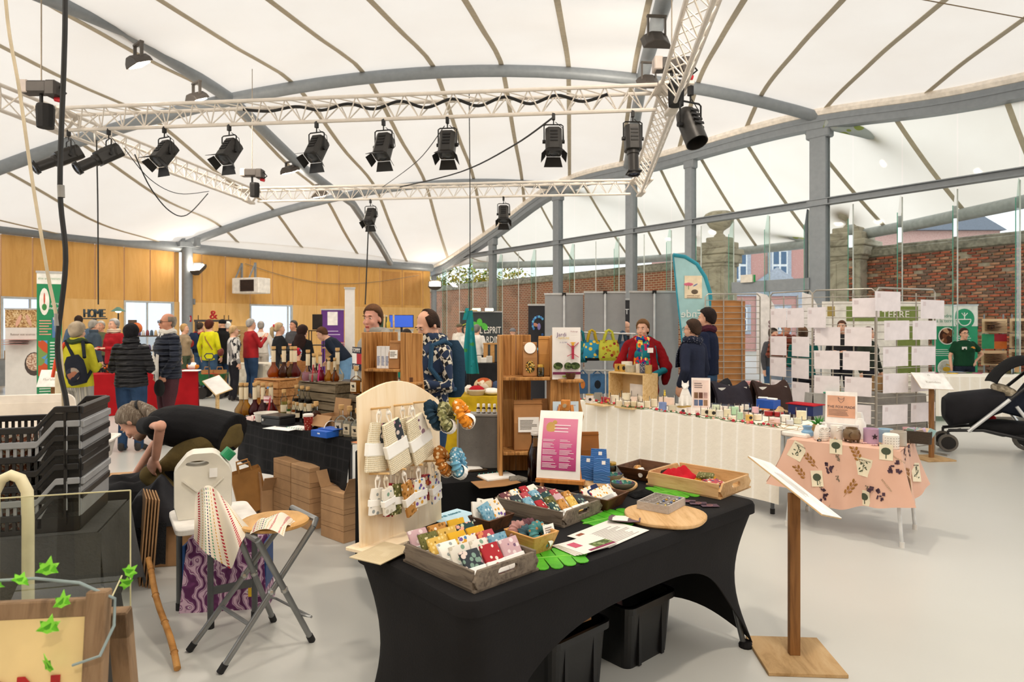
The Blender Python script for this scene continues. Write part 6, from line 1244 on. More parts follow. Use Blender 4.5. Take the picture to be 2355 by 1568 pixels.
# ---- bottle stall
CORK=pla('c9a26b',.8,0,.1);LBL=pla('ddcfb2',.7,0,.05);GLS=glass('fbfdfb',.98,fres=1.25)
def bottle(label,p,kind,h,liq,fill=.6,strap=None,lbl=True,group='bottles on the bottle stall',rz=0):
 t=thing('liquor_bottle',label,'bottle',p,rz,group)
 if kind=='flask':r=h*.21;prof=[(r*.55,0),(r*.85,h*.03),(r,h*.12),(r*.96,h*.2),(r*.62,h*.32),(r*.32,h*.42),(r*.28,h*.93),(r*.3,h*.95)]
 elif kind=='square':r=h*.21;prof=[(r*.9,0),(r,h*.02),(r,h*.52),(r*.85,h*.6),(r*.36,h*.68),(r*.34,h*.88),(r*.4,h*.9)]
 elif kind=='wine':r=h*.14;prof=[(r*.95,0),(r,h*.02),(r,h*.55),(r*.8,h*.64),(r*.4,h*.75),(r*.36,h*.93),(r*.42,h*.95)]
 else:r=h*.12;prof=[(r*.95,0),(r,h*.02),(r,h*.7),(r*.6,h*.8),(r*.55,h*.93)]
 n=16;sq=kind=='square'
 def ring(rr,z):return[Vc((rr*math.copysign(abs(cos(a))**(.5 if sq and z<h*.6 else 1),cos(a)),rr*(.8 if sq else 1)*math.copysign(abs(sin(a))**(.5 if sq and z<h*.6 else 1),sin(a)),z))for a in[2*PI*j/n+PI/4*0 for j in range(n)]]
 MB().loft([ring(a,z)for a,z in prof]).bd('glass',GLS,t,True)
 lp=[(a*.92,max(z,.004))for a,z in prof if z<h*fill];lp.append((lp[-1][0]if lp[-1][1]>h*.3 else lp[-1][0],h*fill));MB().loft([ring(a,z)for a,z in lp]).bd('drink',liquid(liq,.45),t,True)
 top=prof[-1];MB().lathe([(top[0]*.85,top[1]-.008),(top[0]*.9,top[1]),(top[0]*1.15,top[1]+.002),(top[0]*1.15,h+.012)],12).bd('cork',CORK,t)
 if lbl:
  if kind=='flask':MB().lathe([(r*.33,h*.52),(r*.33,h*.9)],12,cap=False).bd('neck_label',LBL,t,True)
  elif sq:o=MB().box((0,-r*.82,h*.27),(r*1.3,.002,h*.36)).bd('label',LBL,t);MB().box((0,-r*.82-.0015,h*.3),(r*.7,.001,h*.05),MR(.5,3,'Y')).box((.002,-r*.82-.0015,h*.3),(r*.25,.001,h*.12),MR(.5,3,'Y')).bd('bird_print',pla('2a2724',.7),o);lines(MB(),-r*.45,r*.45,h*.12,h*.2,3,MT((0,-r*.82-.001,0))@UPR,4).bd('print',pla('6a6054',.7),o)
  else:MB().lathe([(r*1.02,h*.25),(r*1.02,h*.5)],14,cap=False).bd('label',LBL,t,True)
 if strap:
  m_=pla(strap,.5);MB().tube([(0,-r*1.0,h*.02),(0,-r*1.06,h*.14),(0,-r*.62,h*.34),(0,-r*.36,h*.6),(0,-.0,h*.66),(0,r*.36,h*.6),(0,r*.62,h*.34),(0,r*1.06,h*.14)],h*.028,6).bd('leather_strap',m_,t,True)
 return t
def crate(label,p,rz,w,d,h,mat,slats=4,vert=True):
 t=thing('wooden_crate',label,'crate',p,rz);sh_=h/slats
 for k in range(slats):
  z0,z1=k*sh_+.004,(k+1)*sh_-.008
  for s in(-1,1):MB().bb(-w/2,w/2,s*d/2-.006,s*d/2+.006,z0,z1).bd('slat',mat,t);MB().bb(s*w/2-.006,s*w/2+.006,-d/2,d/2,z0,z1).bd('slat',mat,t)
 for sx in(-1,1):
  for sy in(-1,1):MB().bb(sx*(w/2-.02)-.018,sx*(w/2-.02)+.018,sy*(d/2-.016)-.009,sy*(d/2-.016)+.009,0,h).bd('corner_post',mat,t)
 for k in range(4):MB().bb(-w/2+w*k/4+.003,-w/2+w*(k+1)/4-.003,-d/2,d/2,h,h+.01).bd('top_board',mat,t)
 return MT(p)@MR(rz,4,'Z')
rB=math.atan2(bd.y,bd.x);WARM=wood('b07c48','8a5a30',(3,30,30),.7,'c08f5a');OLDW=wood('75664f','4a3f30',(3,30,30),.8,'857660')
def onbt(px,py_front,back):
 return None
pA=onz(635,944,ZN);kA=pA.y/1500;crA=crate('warm brown slatted crate carrying tall amber flasks',pA,rB+.2,74*kA*1.15,.24,72*kA,WARM);zA=ZN+72*kA+.011
pBc=onz(742,958,ZN);kB=pBc.y/1500;crB=crate('weathered grey slatted crate carrying strapped flasks',pBc+bv*.05,rB+.1,118*kB*1.2,.24,78*kB,OLDW,4);zB=ZN+78*kB+.011
pC=onz(826,985,ZN);kC=pC.y/1500;crC=crate('dark slatted crate under the square bottles next to the peg board',pC+bv*.1,rB,60*kC*1.3,.2,78*kC,OLDW,4);zC=ZN+78*kC+.011
AMB,RED_,GOLD,PLUM,CLR='d07a1c','9a1c1c','e0b040','7a1c2c','eee8dc'
for k,(px,dx,liq,f,lab)in enumerate(((629,0,AMB,.55,'amber flask at the outer corner of the warm crate'),(653,0,'7a3a1a',.6,'russet flask in the middle of the warm crate'),(671,0,'8a5a1a',.45,'brown flask towards the grey crate'),(678,.06,RED_,.6,'red flask behind the brown one on the warm crate'))):q=onz(px,868,zA);bottle('tall corked '+lab,Vc((q.x,min(q.y,pA.y+.06)if False else q.y,zA)),'flask',70*kA*1.0,liq,f)
q=onz(644,868,zA);bottle('slim gold corked bottle behind the amber flask on the warm crate',q+Vc((0,.07,0)),'slim',50*kA,GOLD,.6)
for px,dy,kind,h,liq,f,st,lab in((722,0,'flask',62,CLR,.3,'a8202a','clear flask with a red leather strap on the grey crate'),(706,.03,'flask',70,'d9b0c0',.3,None,'clear pink flask behind the red strap on the grey crate'),(734,.03,'flask',64,'b8305a',.4,'c02a6a','flask with magenta liquor and pink strap on the grey crate'),(756,0,'flask',52,GOLD,.5,None,'small gold flask on the grey crate'),(770,0,'flask',52,AMB,.45,'3a2a20','amber flask with a dark leather strap on the grey crate'),(771,.08,'flask',74,CLR,.2,None,'tall clear flask at the back of the grey crate')):
 q=onz(px,877,zB)+Vc((0,dy,0));bottle(lab,q,'flask',h*kB,liq,f,st)
for k,(px,liq,st,lab)in enumerate(((521,'d9b87a',None,'pale gold flask at the very end of the bottle stall'),(532,GOLD,None,'gold flask second from the end of the bottle stall'),(552,PLUM,None,'dark red flask by the checked cloth'),(559,GOLD,None,'gold flask behind the dark red one'),(571,PLUM,None,'plum flask before the warm crate'),(589,RED_,'b0202a','flask with a red leather strap at the foot of the warm crate'))):
 q=onz(px+34,955-(4 if k==3 else 0),ZN);bottle(lab+', on the table',q,'flask',72*q.y/1500,liq,.5,st)
for px,py,kind,h,liq,lab in((653,962,'slim',64,'c9c27a','tall thin bottle of pale liqueur'),(664,966,'slim',42,'6aa04a','small green liqueur bottle'),(675,968,'slim',42,AMB,'small amber bottle by the cash box'),(684,970,'slim',42,'3a2414','small dark bottle in the front row'),(701,972,'slim',42,'2a1c14','small black bottle beside the paper cup'),(719,974,'slim',42,'3a2414','small brown bottle by the open carton'),(682,958,'wine',70,'3a3026','smoky wine bottle at the crate, first of three'),(695,960,'wine',70,'2a221c','smoky wine bottle at the crate, middle of three'),(708,962,'wine',70,'2f261e','smoky wine bottle at the crate, last of three'),(727,984,'square',58,'7a3a18','square bottle of brown rum behind the paper cup')):
 q=onz(px,py,ZN);bottle(lab,q,kind,h*q.y/1500,liq,.6,rz=rB+PI*0)
for px,py,lab in((785,1000,'square clear bottle with bird label, first beside the blue box'),(804,1003,'square clear bottle with bird label, middle of three'),(823,1008,'square clear bottle with bird label, nearest the peg board')):q=onz(px,py,ZN);bottle(lab,q,'square',66*q.y/1500,'e6e2d8',.5,rz=rB+.3)
for px,liq,lab in((819,'c9902f','square bottle of golden liquor on the dark crate'),(842,'3a1a1a','square bottle of dark liquor on the dark crate')):q=onz(px,905,zC);bottle(lab,q,'square',60*q.y/1500,liq,.5,rz=rB+.3)
q=onz(617,955,ZN);t=thing('water_bottle','clear plastic water bottle with a blue cap and pink label','bottle',q);h=66*q.y/1500;MB().lathe([(h*.13,0),(h*.15,h*.03),(h*.145,h*.3),(h*.15,h*.5),(h*.15,h*.68),(h*.1,h*.82),(h*.045,h*.92),(h*.045,h*.94)],16).bd('plastic',GLS,t,True);MB().lathe([(h*.05,h*.93),(h*.05,h)],12).bd('cap',pla('6a9ad0',.5),t);MB().lathe([(h*.152,h*.46),(h*.152,h*.68)],16,cap=False).bd('label',stripes(('e6c9cc','d9a0a8','f0e0e0'),9,'Z'),t);text('evian',h*.1,pla('c03a4a',.6),t,MT((0,-h*.156,h*.55))@UPR)
q=onz(612,968,ZN);t=thing('plastic_bowl','translucent white plastic bowl beside the cash box','bowl',q);r=26*q.y/1500;MB().lathe([(r*.8,0),(r*.85,.004),(r,.075),(r*1.05,.075),(r*1.05,.08),(r*.95,.08),(r*.8,.008)],24).bd('bowl',pla('d9d5cc',.4),t,True)
q=onz(640,975,ZN);t=thing('cash_box','black metal cash box with a lock','cash box',q,rB+.25);w=62*q.y/1500;MB().bb(-w/2,w/2,-.09,.09,0,.06).bd('box_body',pla('1a1a1b',.35),t,bevel=.006);MB().bb(-w/2-.002,w/2+.002,-.092,.092,.06,.085).bd('lid',pla('1c1c1d',.3),t,bevel=.006);MB().cyl((-w*.35,-.09,.045),(-w*.35,-.1,.045),.012).bd('lock',pla('b9b5ad',.3,.8),t)
drape('checked_cloth','crumpled red and white checked tea towel between the flasks and the bowl','cloth',MT(onz(588,964,ZN))@MR(rB,4,'Z'),.2,.16,.03,stripes(('e6dcd4','b9545a','e6dcd4','d9c0b8'),22,'DIAGONAL'),2,.05)
o=sheet('paper_sheet','white sheet of notes under the phone on the bottle stall','paper',655,984,.3,.21,rB+.3,PAPR,ZN+.002,.002);o=MB().box((0,0,.004),(.15,.07,.008)).bd('smartphone',pla('17181b',.15),None,bevel=.003);o.location=onz(655,980,ZN+.006);o.rotation_euler.z=rB+.35;tag(o,'black smartphone lying on the notes','phone')
notebook('ring notebook with blue discs by the paper cup',690,985,.13,.2,rB+1.8,True,ZN,'e9e5de')
q=onz(709,988,ZN);t=thing('paper_cup','red patterned paper coffee cup with white lid','cup',q);k_=q.y/1500;MB().lathe([(8*k_,0),(11*k_,32*k_)],18).bd('cup',dots('8f2a22',('c9a08a','b0584a'),60,.3),t,True);MB().lathe([(11.5*k_,31*k_),(12*k_,35*k_),(10*k_,37*k_)],18).bd('lid',pla('f0ece6',.5),t,True)
q=onz(747,1003,ZN);t=thing('gift_box','bright blue card gift box with its lid ajar','box',q,rB+.15);k_=q.y/1500;BLU=pla('1f5fc4',.5);MB().bb(-28*k_,28*k_,-.06,.06,0,.05).bd('box_body',BLU,t,bevel=.002);MB().bb(-24*k_,30*k_,-.0,.12,.052,.058).bd('lid',BLU,t);MB().box((0,-.0605,.03),(.03,.001,.01)).bd('logo',pla('e6ecf6',.5),t)
cable('charging_cable','thin white cable looped over the blue gift box',[onz(745,985,ZN+.06),onz(752,972,ZN+.1),onz(765,968,ZN+.09),onz(780,978,ZN+.01)],.003,PAPR)
q=onz(766,985,ZN);t=thing('open_carton','brown cardboard carton with its flap raised on the bottle stall','carton',q,rB+.1);k_=q.y/1500;CARD=pla('a9835c',.85,0,.05);w=58*k_
for s in(-1,1):MB().bb(s*w/2-.003,s*w/2+.003,-.09,.09,0,.12).bd('side_wall',CARD,t)
MB().bb(-w/2,w/2,-.093,-.087,0,.12).bd('front_wall',CARD,t);MB().bb(-w/2,w/2,.087,.093,0,.12).bd('back_wall',CARD,t);MB().bb(-w/2,w/2,-.09,.09,0,.006).bd('floor_panel',CARD,t);o=MB().bb(-w/2,w/2,-.003,.003,0,.13).bd('flap',CARD,t);o.location=(0,.09,.12);o.rotation_euler=(-.15,0,0);o=MB().bb(-w/2,w/2,-.003,.003,0,.11).bd('flap',CARD,t);o.location=(0,-.09,.12);o.rotation_euler=(2.4,0,0)
o=MB().box((0,0,.001),(.13,.06,.002)).bd('orange_flyer',pla('d98a5a',.6),None);o.location=onz(826,1018,ZN);o.rotation_euler.z=rB;tag(o,'orange flyer at the table end by the peg board','flyer')
# first shelf in the middle, on its own plinth of crates
pS1=Vc((-.825,4.66,0));t=thing('shelf_plinth','black cloth covered stand under the second scorched shelf','stand',pS1,-.2);MB().bb(-.26,.26,-.13,.13,0,TH).bd('cloth_cover',fab('161617',.8,.2,90,.06),t,bevel=.01)
s1=4.72/1500;S1W,S1H=140*s1,1.62-(764-748)*s1-TH;S1M=shelf_unit('scorched plank shelf with boxed candles behind the peg board',atX(916,4.72,TH+.001),-.25,S1W,S1H,.2,(S1H*.3,S1H*.66),BURNT,.6,(S1H*.56,))
T1_=lambda x,y,z,r=0:S1M@MT((x,y,z))@MR(r,4,'Z')
kraft('kraft coffee bag with a white label on the second scorched shelf',T1_(-.01,-.03,S1H*.66+.021),.085,.2,.05,KRAFT,lab=1)
for k in range(3):o=MB().bb(-.016,.016,-.02,.02,0,.16).bd('slim_box',pla('e6e4e4',.6),None,bevel=.001);o.matrix_world=T1_(-.13+.034*k,-.03,S1H*.66+.021);tag(o,('slim white printed box at the outer end of the second shelf','slim white printed box in the middle of three','slim white printed box touching the coffee bag')[k],'box','slim white boxes');lines(MB(),-.012,.012,.02,.09,8,MT((0,-.0205,0))@UPR,k).bd('print',pla('5a6a9a',.7),o)
o=MB().bb(-.03,.03,-.03,.03,0,.09).bd('ochre_tin',pla('b5801f',.5),None,bevel=.004);o.matrix_world=T1_(.07,-.0,S1H*.66+.021);tag(o,'ochre card tin beside the kraft coffee bag','tin');o=MB().cyl((0,0,0),(0,0,.03),.012).bd('tea_light',DARKW,None);o.matrix_world=T1_(S1W/2-.06,-.14,S1H*.56+.021);tag(o,'small dark wooden stopper on the side ledge of the second scorched shelf','stopper')
# ================================================================ left foreground
CARD=pla('a9835c',.85,0,.06);CARD2=pla('b9926a',.85,0,.06)
# ---- cloth-covered stand with the stacked bread crates
cz=.72;q0=Vc((-2.02,3.05,0));ang=.33;t=thing('crate_stand','low table under a torn dark grey cloth carrying the stacked crates','table',(-2.28,2.98,0),ang)
GRC=fab('4a4a4a',.95,.4,60,.1);MB().bb(-.45,.4,-.28,.28,cz-.03,cz).bd('tabletop',GRC,t)
for x in(-.4,.35):
 for y in(-.24,.24):MB().cyl((x,y,0),(x,y,cz-.03),.016).bd('leg',pla('3a3a3c',.5),t)
def torn(u,v,x0,x1,y,n,seed):L=.42+.12*sin(u*5+seed)+.03*noise.noise(Vc((u*14,seed,0)));return(x0+(x1-x0)*u,y,0),L
MB().grid(lambda u,v:(-.45+.87*u,-.29-.03*v-.03*v*sin(u*16),cz-v*(.42+.13*sin(u*5.5)+.03*noise.noise(Vc((u*25,3,0))))),40,10,.003).bd('cloth_drop',GRC,t,True)
MB().grid(lambda u,v:(.41+.05*v+.035*v*sin(u*9),-.29+.58*u,cz-v*(.5+.14*sin(u*4+2)+.03*noise.noise(Vc((u*25,7,0))))),24,10,.003).bd('cloth_drop',GRC,t,True)
CSM=MT((-2.28,2.98,0))@MR(ang,4,'Z')
def bread_crate(label,m4,mat,h=.17,L=.74,D=.46,lift=.085,full=True):
 """low crate with slotted long sides and raised ends"""
 t=thing('bread_crate',label,'crate',(0,0,0),0,'stacked bread crates');t.matrix_world=m4;e=.16
 def prof(x):a=L/2-e;return h if abs(x)>a+.07 else(h-lift if abs(x)<a else h-lift+lift*(abs(x)-a)/.07)
 xs=[-L/2,-L/2+e-.07,-L/2+e,L/2-e,L/2-e+.07,L/2]
 for s in(-1,1):
  y=s*D/2;P=[(x,prof(x))for x in xs]+[(x,prof(x)-.028)for x in reversed(xs)]
  MB().prism(P,-.012,.012,MT((0,y,0))@UPR).bd('rim',mat,t,bevel=.003);MB().bb(-L/2,L/2,y-.004,y+.004,0,.02).bd('lower_rail',mat,t)
  n=17;sl=MB()
  for k in range(n):x=-L/2+e+(L-2*e)*k/(n-1);MB().bb(x-.006,x+.006,y-.004,y+.004,.02,h-lift-.02).bd('slot_bar',mat,t)if full and s<0 else sl.bb(x-.006,x+.006,y-.004,y+.004,.02,h-lift-.02)
  if sl.v:sl.bd('slot_bars',mat,t)
  for sx in(-1,1):MB().prism([(sx*(L/2),.02),(sx*(L/2-e+.02),.02),(sx*(L/2-e+.02),h-lift-.02),(sx*(L/2-e+.06),h-.03),(sx*L/2,h-.03)],-.004,.004,MT((0,y,0))@UPR).bd('end_web',mat,t);MB().bb(sx*(L/2-.05)-.005,sx*(L/2-.05)+.005,y-.012,y+.012,.03,h-.02).bd('rib',mat,t)
 for sx in(-1,1):MB().bb(sx*L/2-.006,sx*L/2+.006,-D/2,D/2,0,h).bd('end_wall',mat,t,bevel=.003);MB().bb(sx*L/2-.016,sx*L/2+.016,-D/2,D/2,h-.035,h-.002).bd('end_rim',mat,t,bevel=.004)
 MB().bb(-L/2,L/2,-D/2,D/2,0,.008).bd('base',mat,t)
 return t
BKP=pla('1e1e20',.4,0,.08);GYP=pla('8f9194',.45,0,.05);lab_=('lowest black bread crate resting on the torn grey cloth','grey bread crate second from the bottom of the stack','black bread crate just above the lower grey one','black bread crate in the middle of the stack','black bread crate under the upper grey one','grey bread crate second from the top of the stack','topmost black bread crate of the stack')
zz=cz+.002;NOUG=cells(('e6ddd0','b9785a','f0e9df','8a5a44'),70);crz=[]
for k in range(7):
 m4=CSM@MT((-.05+.004*(k%2),.0,zz));bread_crate(lab_[k],m4,GYP if k in(1,5)else BKP);crz.append(zz)
 g=random.Random(k)
 for j in range(7):o=MB().bb(-.022,.022,-.06,.06,0,.055).bd('nougat_bar',NOUG,None,bevel=.004);o.matrix_world=m4@MT((-.2+.058*j,-.14+.02*g.random(),.01))@MR(g.uniform(-.15,.15),4,'Z');tag(o,'wrapped nougat bar showing through the slots of crate level %s'%('one','two','three','four','five','six','seven')[k],'nougat bar','nougat bars in the crates')
 zz+=.0625
 # white tubs with pastries on a second stack behind
def tub(label,p,rz,w,d,h,lidup=False):
 t=thing('white_tub',label,'tub',p,rz);m_=pla('f0ebe2',.45,0,.03);a=rrect(w*.9,d*.9,.05,5,-w*.45,-d*.45);b=rrect(w,d,.05,5,-w/2,-d/2);c=rrect(w+.05,d+.05,.06,5,-w/2-.025,-d/2-.025)
 v=lambda P,z,k=1:[Vc((x*k,y*k,z))for x,y in P];MB().loft([v(a,0),v(b,h-.01),v(c,h-.01),v(c,h),v(b,h,.97),v(a,.008,.97)]).bd('tub_body',m_,t,True,ang=30);return t
sk2=thing('crate_trolley','black crate trolley behind the stack that carries the white tubs','trolley',(-2.98,3.7,0),.33);MB().bb(-.42,.5,-.25,.25,.12,.90).bd('trolley_body',BKP,sk2,bevel=.01)
for x in(-.35,.55):
 for y in(-.2,.2):MB().cyl((x,y-.02,.06),(x,y+.02,.06),.06,n=14).bd('wheel',pla('2a2a2c',.6),sk2)
TBM=MT((-2.98,3.7,0))@MR(.33,4,'Z')
tp=TBM@Vc((.15,-.0,.902));tub('white plastic tub holding glazed pastries',tp,.33,.72,.38,.14)
for k,(x,y)in enumerate(((.30,-.06),(.39,-.02))):o=MB().ell((0,0,0),.055,.05,.04,14,10).bd('glazed_pastry',dots('a8621e',('7a3a10','c98a3a'),50,.4,.35),None,True);o.location=TBM@Vc((x,y,1.002));tag(o,('golden glazed bun in the middle of the white tub','golden glazed bun at the end of the white tub')[k],'pastry','buns in the white tub')
for k,(x,y)in enumerate(((.30,-.06),(.39,-.02),(.2,.0),(.1,0))):
 o=MB().ell((0,0,0),.055,.05,.045,12,8).bd('glazed_pastry',dots('a8621e',('7a3a10','c98a3a'),50,.4,.35),None,True);o.location=TBM@Vc((x,y,.952));tag(o,('glazed bun hidden below the middle one in the white tub','glazed bun hidden below the end one in the white tub','glazed bun behind the rim of the white tub','glazed bun deep in the white tub')[k],'pastry','buns in the white tub')
o=thing('propped_cover','white tub cover propped upright behind the pastries','cover',TBM@Vc((.02,.215,.902)),.33);pl=MB().prism(rrect(.72,.3,.06,6,-.36,0),-.008,.008,UPR);pl.bd('lid_panel',pla('efe8dd',.45),o,bevel=.004);MB().prism(rrect(.62,.2,.04,6,-.31,.05),-.011,.011,UPR).bd('lid_recess',pla('ebe4d8',.45),o)
tub('second white tub stacked behind the lid',TBM@Vc((.28,.42,.76)),.33,.5,.3,.13);bx=thing('tub_stand','grey stand under the second white tub','stand',TBM@Vc((.22,.42,0)),.33);MB().bb(-.2,.16,-.14,.14,0,.758).bd('stand_body',fab('5a5a5a'),bx,bevel=.01)
# ---- floor clutter
def carton(label,p,rz,w,d,h,mat=CARD,group=None,open_=False):
 t=thing('cardboard_box',label,'box',p,rz,group);MB().bb(-w/2,w/2,-d/2,d/2,0,h).bd('carton_body',mat,t,bevel=.003)
 MB().bb(-w/2-.0008,w/2+.0008,-d/2-.0008,d/2+.0008,h-.035,h-.0325).bd('lid_seam',pla('6f5236',.9),t)
 if open_:
  for s in(-1,1):o=MB().bb(0,.004,-d/2,d/2,0,w*.45).bd('flap',mat,t);o.location=(s*w/2,0,h);o.rotation_euler=(0,s*.5,0)
 return t
cr=math.atan2(bd.y,bd.x)
bw,bdp,bh=.30,.2,.122
pos0=gd(733,1232);pos1=gd(688,1206)
for k in range(4):carton(('lowest','second','third','topmost')[k]+' carton of the four-high pile under the bottle stall, inner column',gd(716,1205).xy.to_3d()+Vc((0,0,k*(bh+.001))),cr,bw,bdp,bh,CARD2,'cartons under the bottle stall')
for k in range(4):carton(('lowest','second','third','topmost')[k]+' carton of the four-high pile under the bottle stall, outer column',gd(716,1205).xy.to_3d()-bd*.31+Vc((0,0,k*(bh+.001))),cr,bw,bdp,bh,CARD,'cartons under the bottle stall')
for k in range(3):carton(('lowest','middle','topmost open')[k]+' carton of the three-high pile under the bottle stall',gd(793,1232).xy.to_3d()+Vc((0,0,k*(bh+.001))),cr+.06,bw,bdp+.03,bh,CARD2,'cartons under the bottle stall',k==2)
def panelboard(label,px,py,w,h,rz,tilt,mat,group=None):
 p=gd(px,py);o=MB().bb(-w/2,w/2,-.004,.004,0,h).bd('cardboard_sheet',mat,None);o.location=p;o.rotation_euler=(tilt,0,rz);return tag(o,label,'cardboard',group)
for k in range(5):panelboard('flat cardboard sheet in the leaning bundle, %s'%('outermost','second','middle','fourth','innermost')[k],318+7*k,1330+1.5*k,.3,.54,-1.0,-.07,CARD2 if k%2 else CARD,'leaning cardboard sheets')
pb_=gd(625,1172);t=thing('open_carton','opened carton with raised flaps beside the carton piles','box',pb_,cr-.2);MB().bb(-.16,.16,-.12,.12,0,.22).bd('carton_body',CARD2,t,bevel=.003);o=MB().bb(-.16,.16,-.003,.003,0,.15).bd('flap',CARD,t);o.location=(0,-.12,.22);o.rotation_euler=(.1,0,0);o=MB().bb(-.003,.003,-.12,.12,0,.14).bd('flap',CARD,t);o.location=(.16,0,.22);o.rotation_euler=(0,.6,0)
carton('big brown carton under the black coats',gd(283,1260),.35,.42,.4,.36,CARD);carton('second brown carton under the shelf end of the coats',gd(400,1285),.2,.38,.3,.3,CARD)
carton('open carton the crouching man reaches into',gd(285,1185),.3,.34,.3,.34,CARD2,None,True);t=thing('wrapped_packet','white and red packet in the carton beside the coats','packet',gd(285,1185)+Vc((.28,.0,.36)),.3);MB().ell((0,0,.03),.1,.07,.035,14,8).bd('packet',dots('e6e0da',('b9202a',),18,.4),t,True)
storage('black plastic bin standing on the floor beside the torn cloth',248,1300,.3,.3,.4,.36)
BLC=fab('1e1e21',.75,.5,18,.1)
drape('black_coat','black coat heaped over the big carton','coat',MT(gd(335,1255)+Vc((0,.05,.36)))@MR(.35,4,'Z'),.72,.5,.18,BLC,7,.15);drape('quilted_coat','charcoal quilted coat slumped against the cardboard bundle','coat',MT(gd(370,1295)+Vc((0,-.05,.3)))@MR(.2,4,'Z'),.34,.3,.26,fab('2a2a2e',.6,.9,12,.12),9,.12)
t=thing('coat_sleeve','fleece lined hem of the charcoal coat hanging down','coat',gd(365,1300)+Vc((0,-.16,.02)),.2);MB().grid(lambda u,v:(-.12+.24*u,-.05*sin(PI*u)-.02*v,.3-.26*v+.02*sin(u*9)),10,8,.02).bd('lining',fab('1f2022',1.0,.9,120,.2),t,True)
# ---- white folding step stool with the jerrycan
sp=[gd(480,1447),gd(582,1424)];su=(sp[1]-sp[0]).normalized();sv=Vc((-su.y,su.x,0));zs=.56;so=sp[0]-su*.16+sv*-.05
t=thing('white_stool','white topped folding stool carrying the jerrycan','stool',(so.x,so.y,0),math.atan2(su.y,su.x));SL=.42;SG=pla('5b5e5f',.4,.4)
o=MB().prism(rrect(SL,.46,.05,5),zs-.03,zs).bd('stool_top',pla('ece8e2',.5),t,bevel=.004)
for x,y in((.17,.06),(.17+(sp[1]-sp[0]).length,.06),(.05,.4),(.37,.4)):MB().cyl((x,y,0),(x,y,zs-.03),.016,n=10).bd('leg',SG,t);MB().cyl((x,y,0),(x,y,.04),.019,n=10).bd('leg_cap',pla('18181a',.6),t)
MB().bb(.17,.17+(sp[1]-sp[0]).length,.05,.065,.18,.22).bd('cross_bar',SG,t)
jm=MT((so.x,so.y,zs+.001))@MR(math.atan2(su.y,su.x),4,'Z')
t=thing('jerrycan','white plastic jerrycan half full of water with a green cap','jerrycan');jc=jm@Vc((.16,.27,0));t.location=jc;t.rotation_euler.z=math.atan2(su.y,su.x)-.12;jw,jh,jd=.29,.355,.2
JM=pla('e9e4d6',.45,0,.03)
hole=[(.025+.055*cos(a)-.055,jh-.058+.016*sin(a))for a in[2*PI*k/20 for k in range(20)]]
out=[]
O_=[(-jw/2,.02),(-jw/2+.02,0),(jw/2-.02,0),(jw/2,.02),(jw/2,jh-.1),(jw/2-.07,jh-.012),(jw/2-.1,jh),(-jw/2+.09,jh),(-jw/2+.06,jh-.015),(-jw/2,jh-.09)]
cx,cz_=-.03,jh-.058
for k in range(40):
 a=2*PI*k/40;best=None
 for(x0,y0),(x1,y1)in zip(O_,O_[1:]+O_[:1]):
  dx,dy=cos(a),sin(a);ex,ey=x1-x0,y1-y0;den=dx*ey-dy*ex
  if abs(den)<1e-9:continue
  s_=((x0-cx)*ey-(y0-cz_)*ex)/den;q_=((x0-cx)*dy-(y0-cz_)*dx)/den
  if s_>0 and-1e-6<=q_<=1+1e-6 and(best is None or s_<best):best=s_
 out.append((cx+cos(a)*best,cz_+sin(a)*best))
inn=[(cx+.058*cos(2*PI*k/40),cz_+.017*sin(2*PI*k/40))for k in range(40)]
f=lambda P,y,k=1:[Vc((x*k,y,z))for x,z in P]
MB().loft([f(out,-jd/2+.015,.97),f(inn,-jd/2+.03),f(inn,jd/2-.03),f(out,jd/2-.015,.97),f(out,jd/2-.03),f(out,-jd/2+.03),f(out,-jd/2+.015,.97)],cap=False).bd('can_body',JM,t,True,ang=50)
MB().cyl((jw/2-.035,0,jh-.045),(jw/2-.0,0,jh-.008),.034,n=18).bd('cap',pla('1f8a5a',.4),t);MB().box((.05,-jd/2+.013,jh-.11),(.04,.002,.05)).bd('price_sticker',PAPR,t);
for s in(-1,1):MB().bar((s*.03,-jd/2+.014,jh*.42),(s*.1,-jd/2+.014,jh*.6),.008,.012,(0,1,0)).bd('moulded_rib',JM,t)
# ---- grey folding stool with striped towel
fA,fB,fC,fD=gd(438,1498),gd(509,1548),gd(716,1476),gd(628,1430);zt=.63
cS=Vc((-1.28,3.27,0));t=thing('folding_stool','grey tubular folding stool with a round wooden seat','stool');GT=pla('8a8c8d',.35,.6)
sR=(fB-fA).normalized();wS=.30
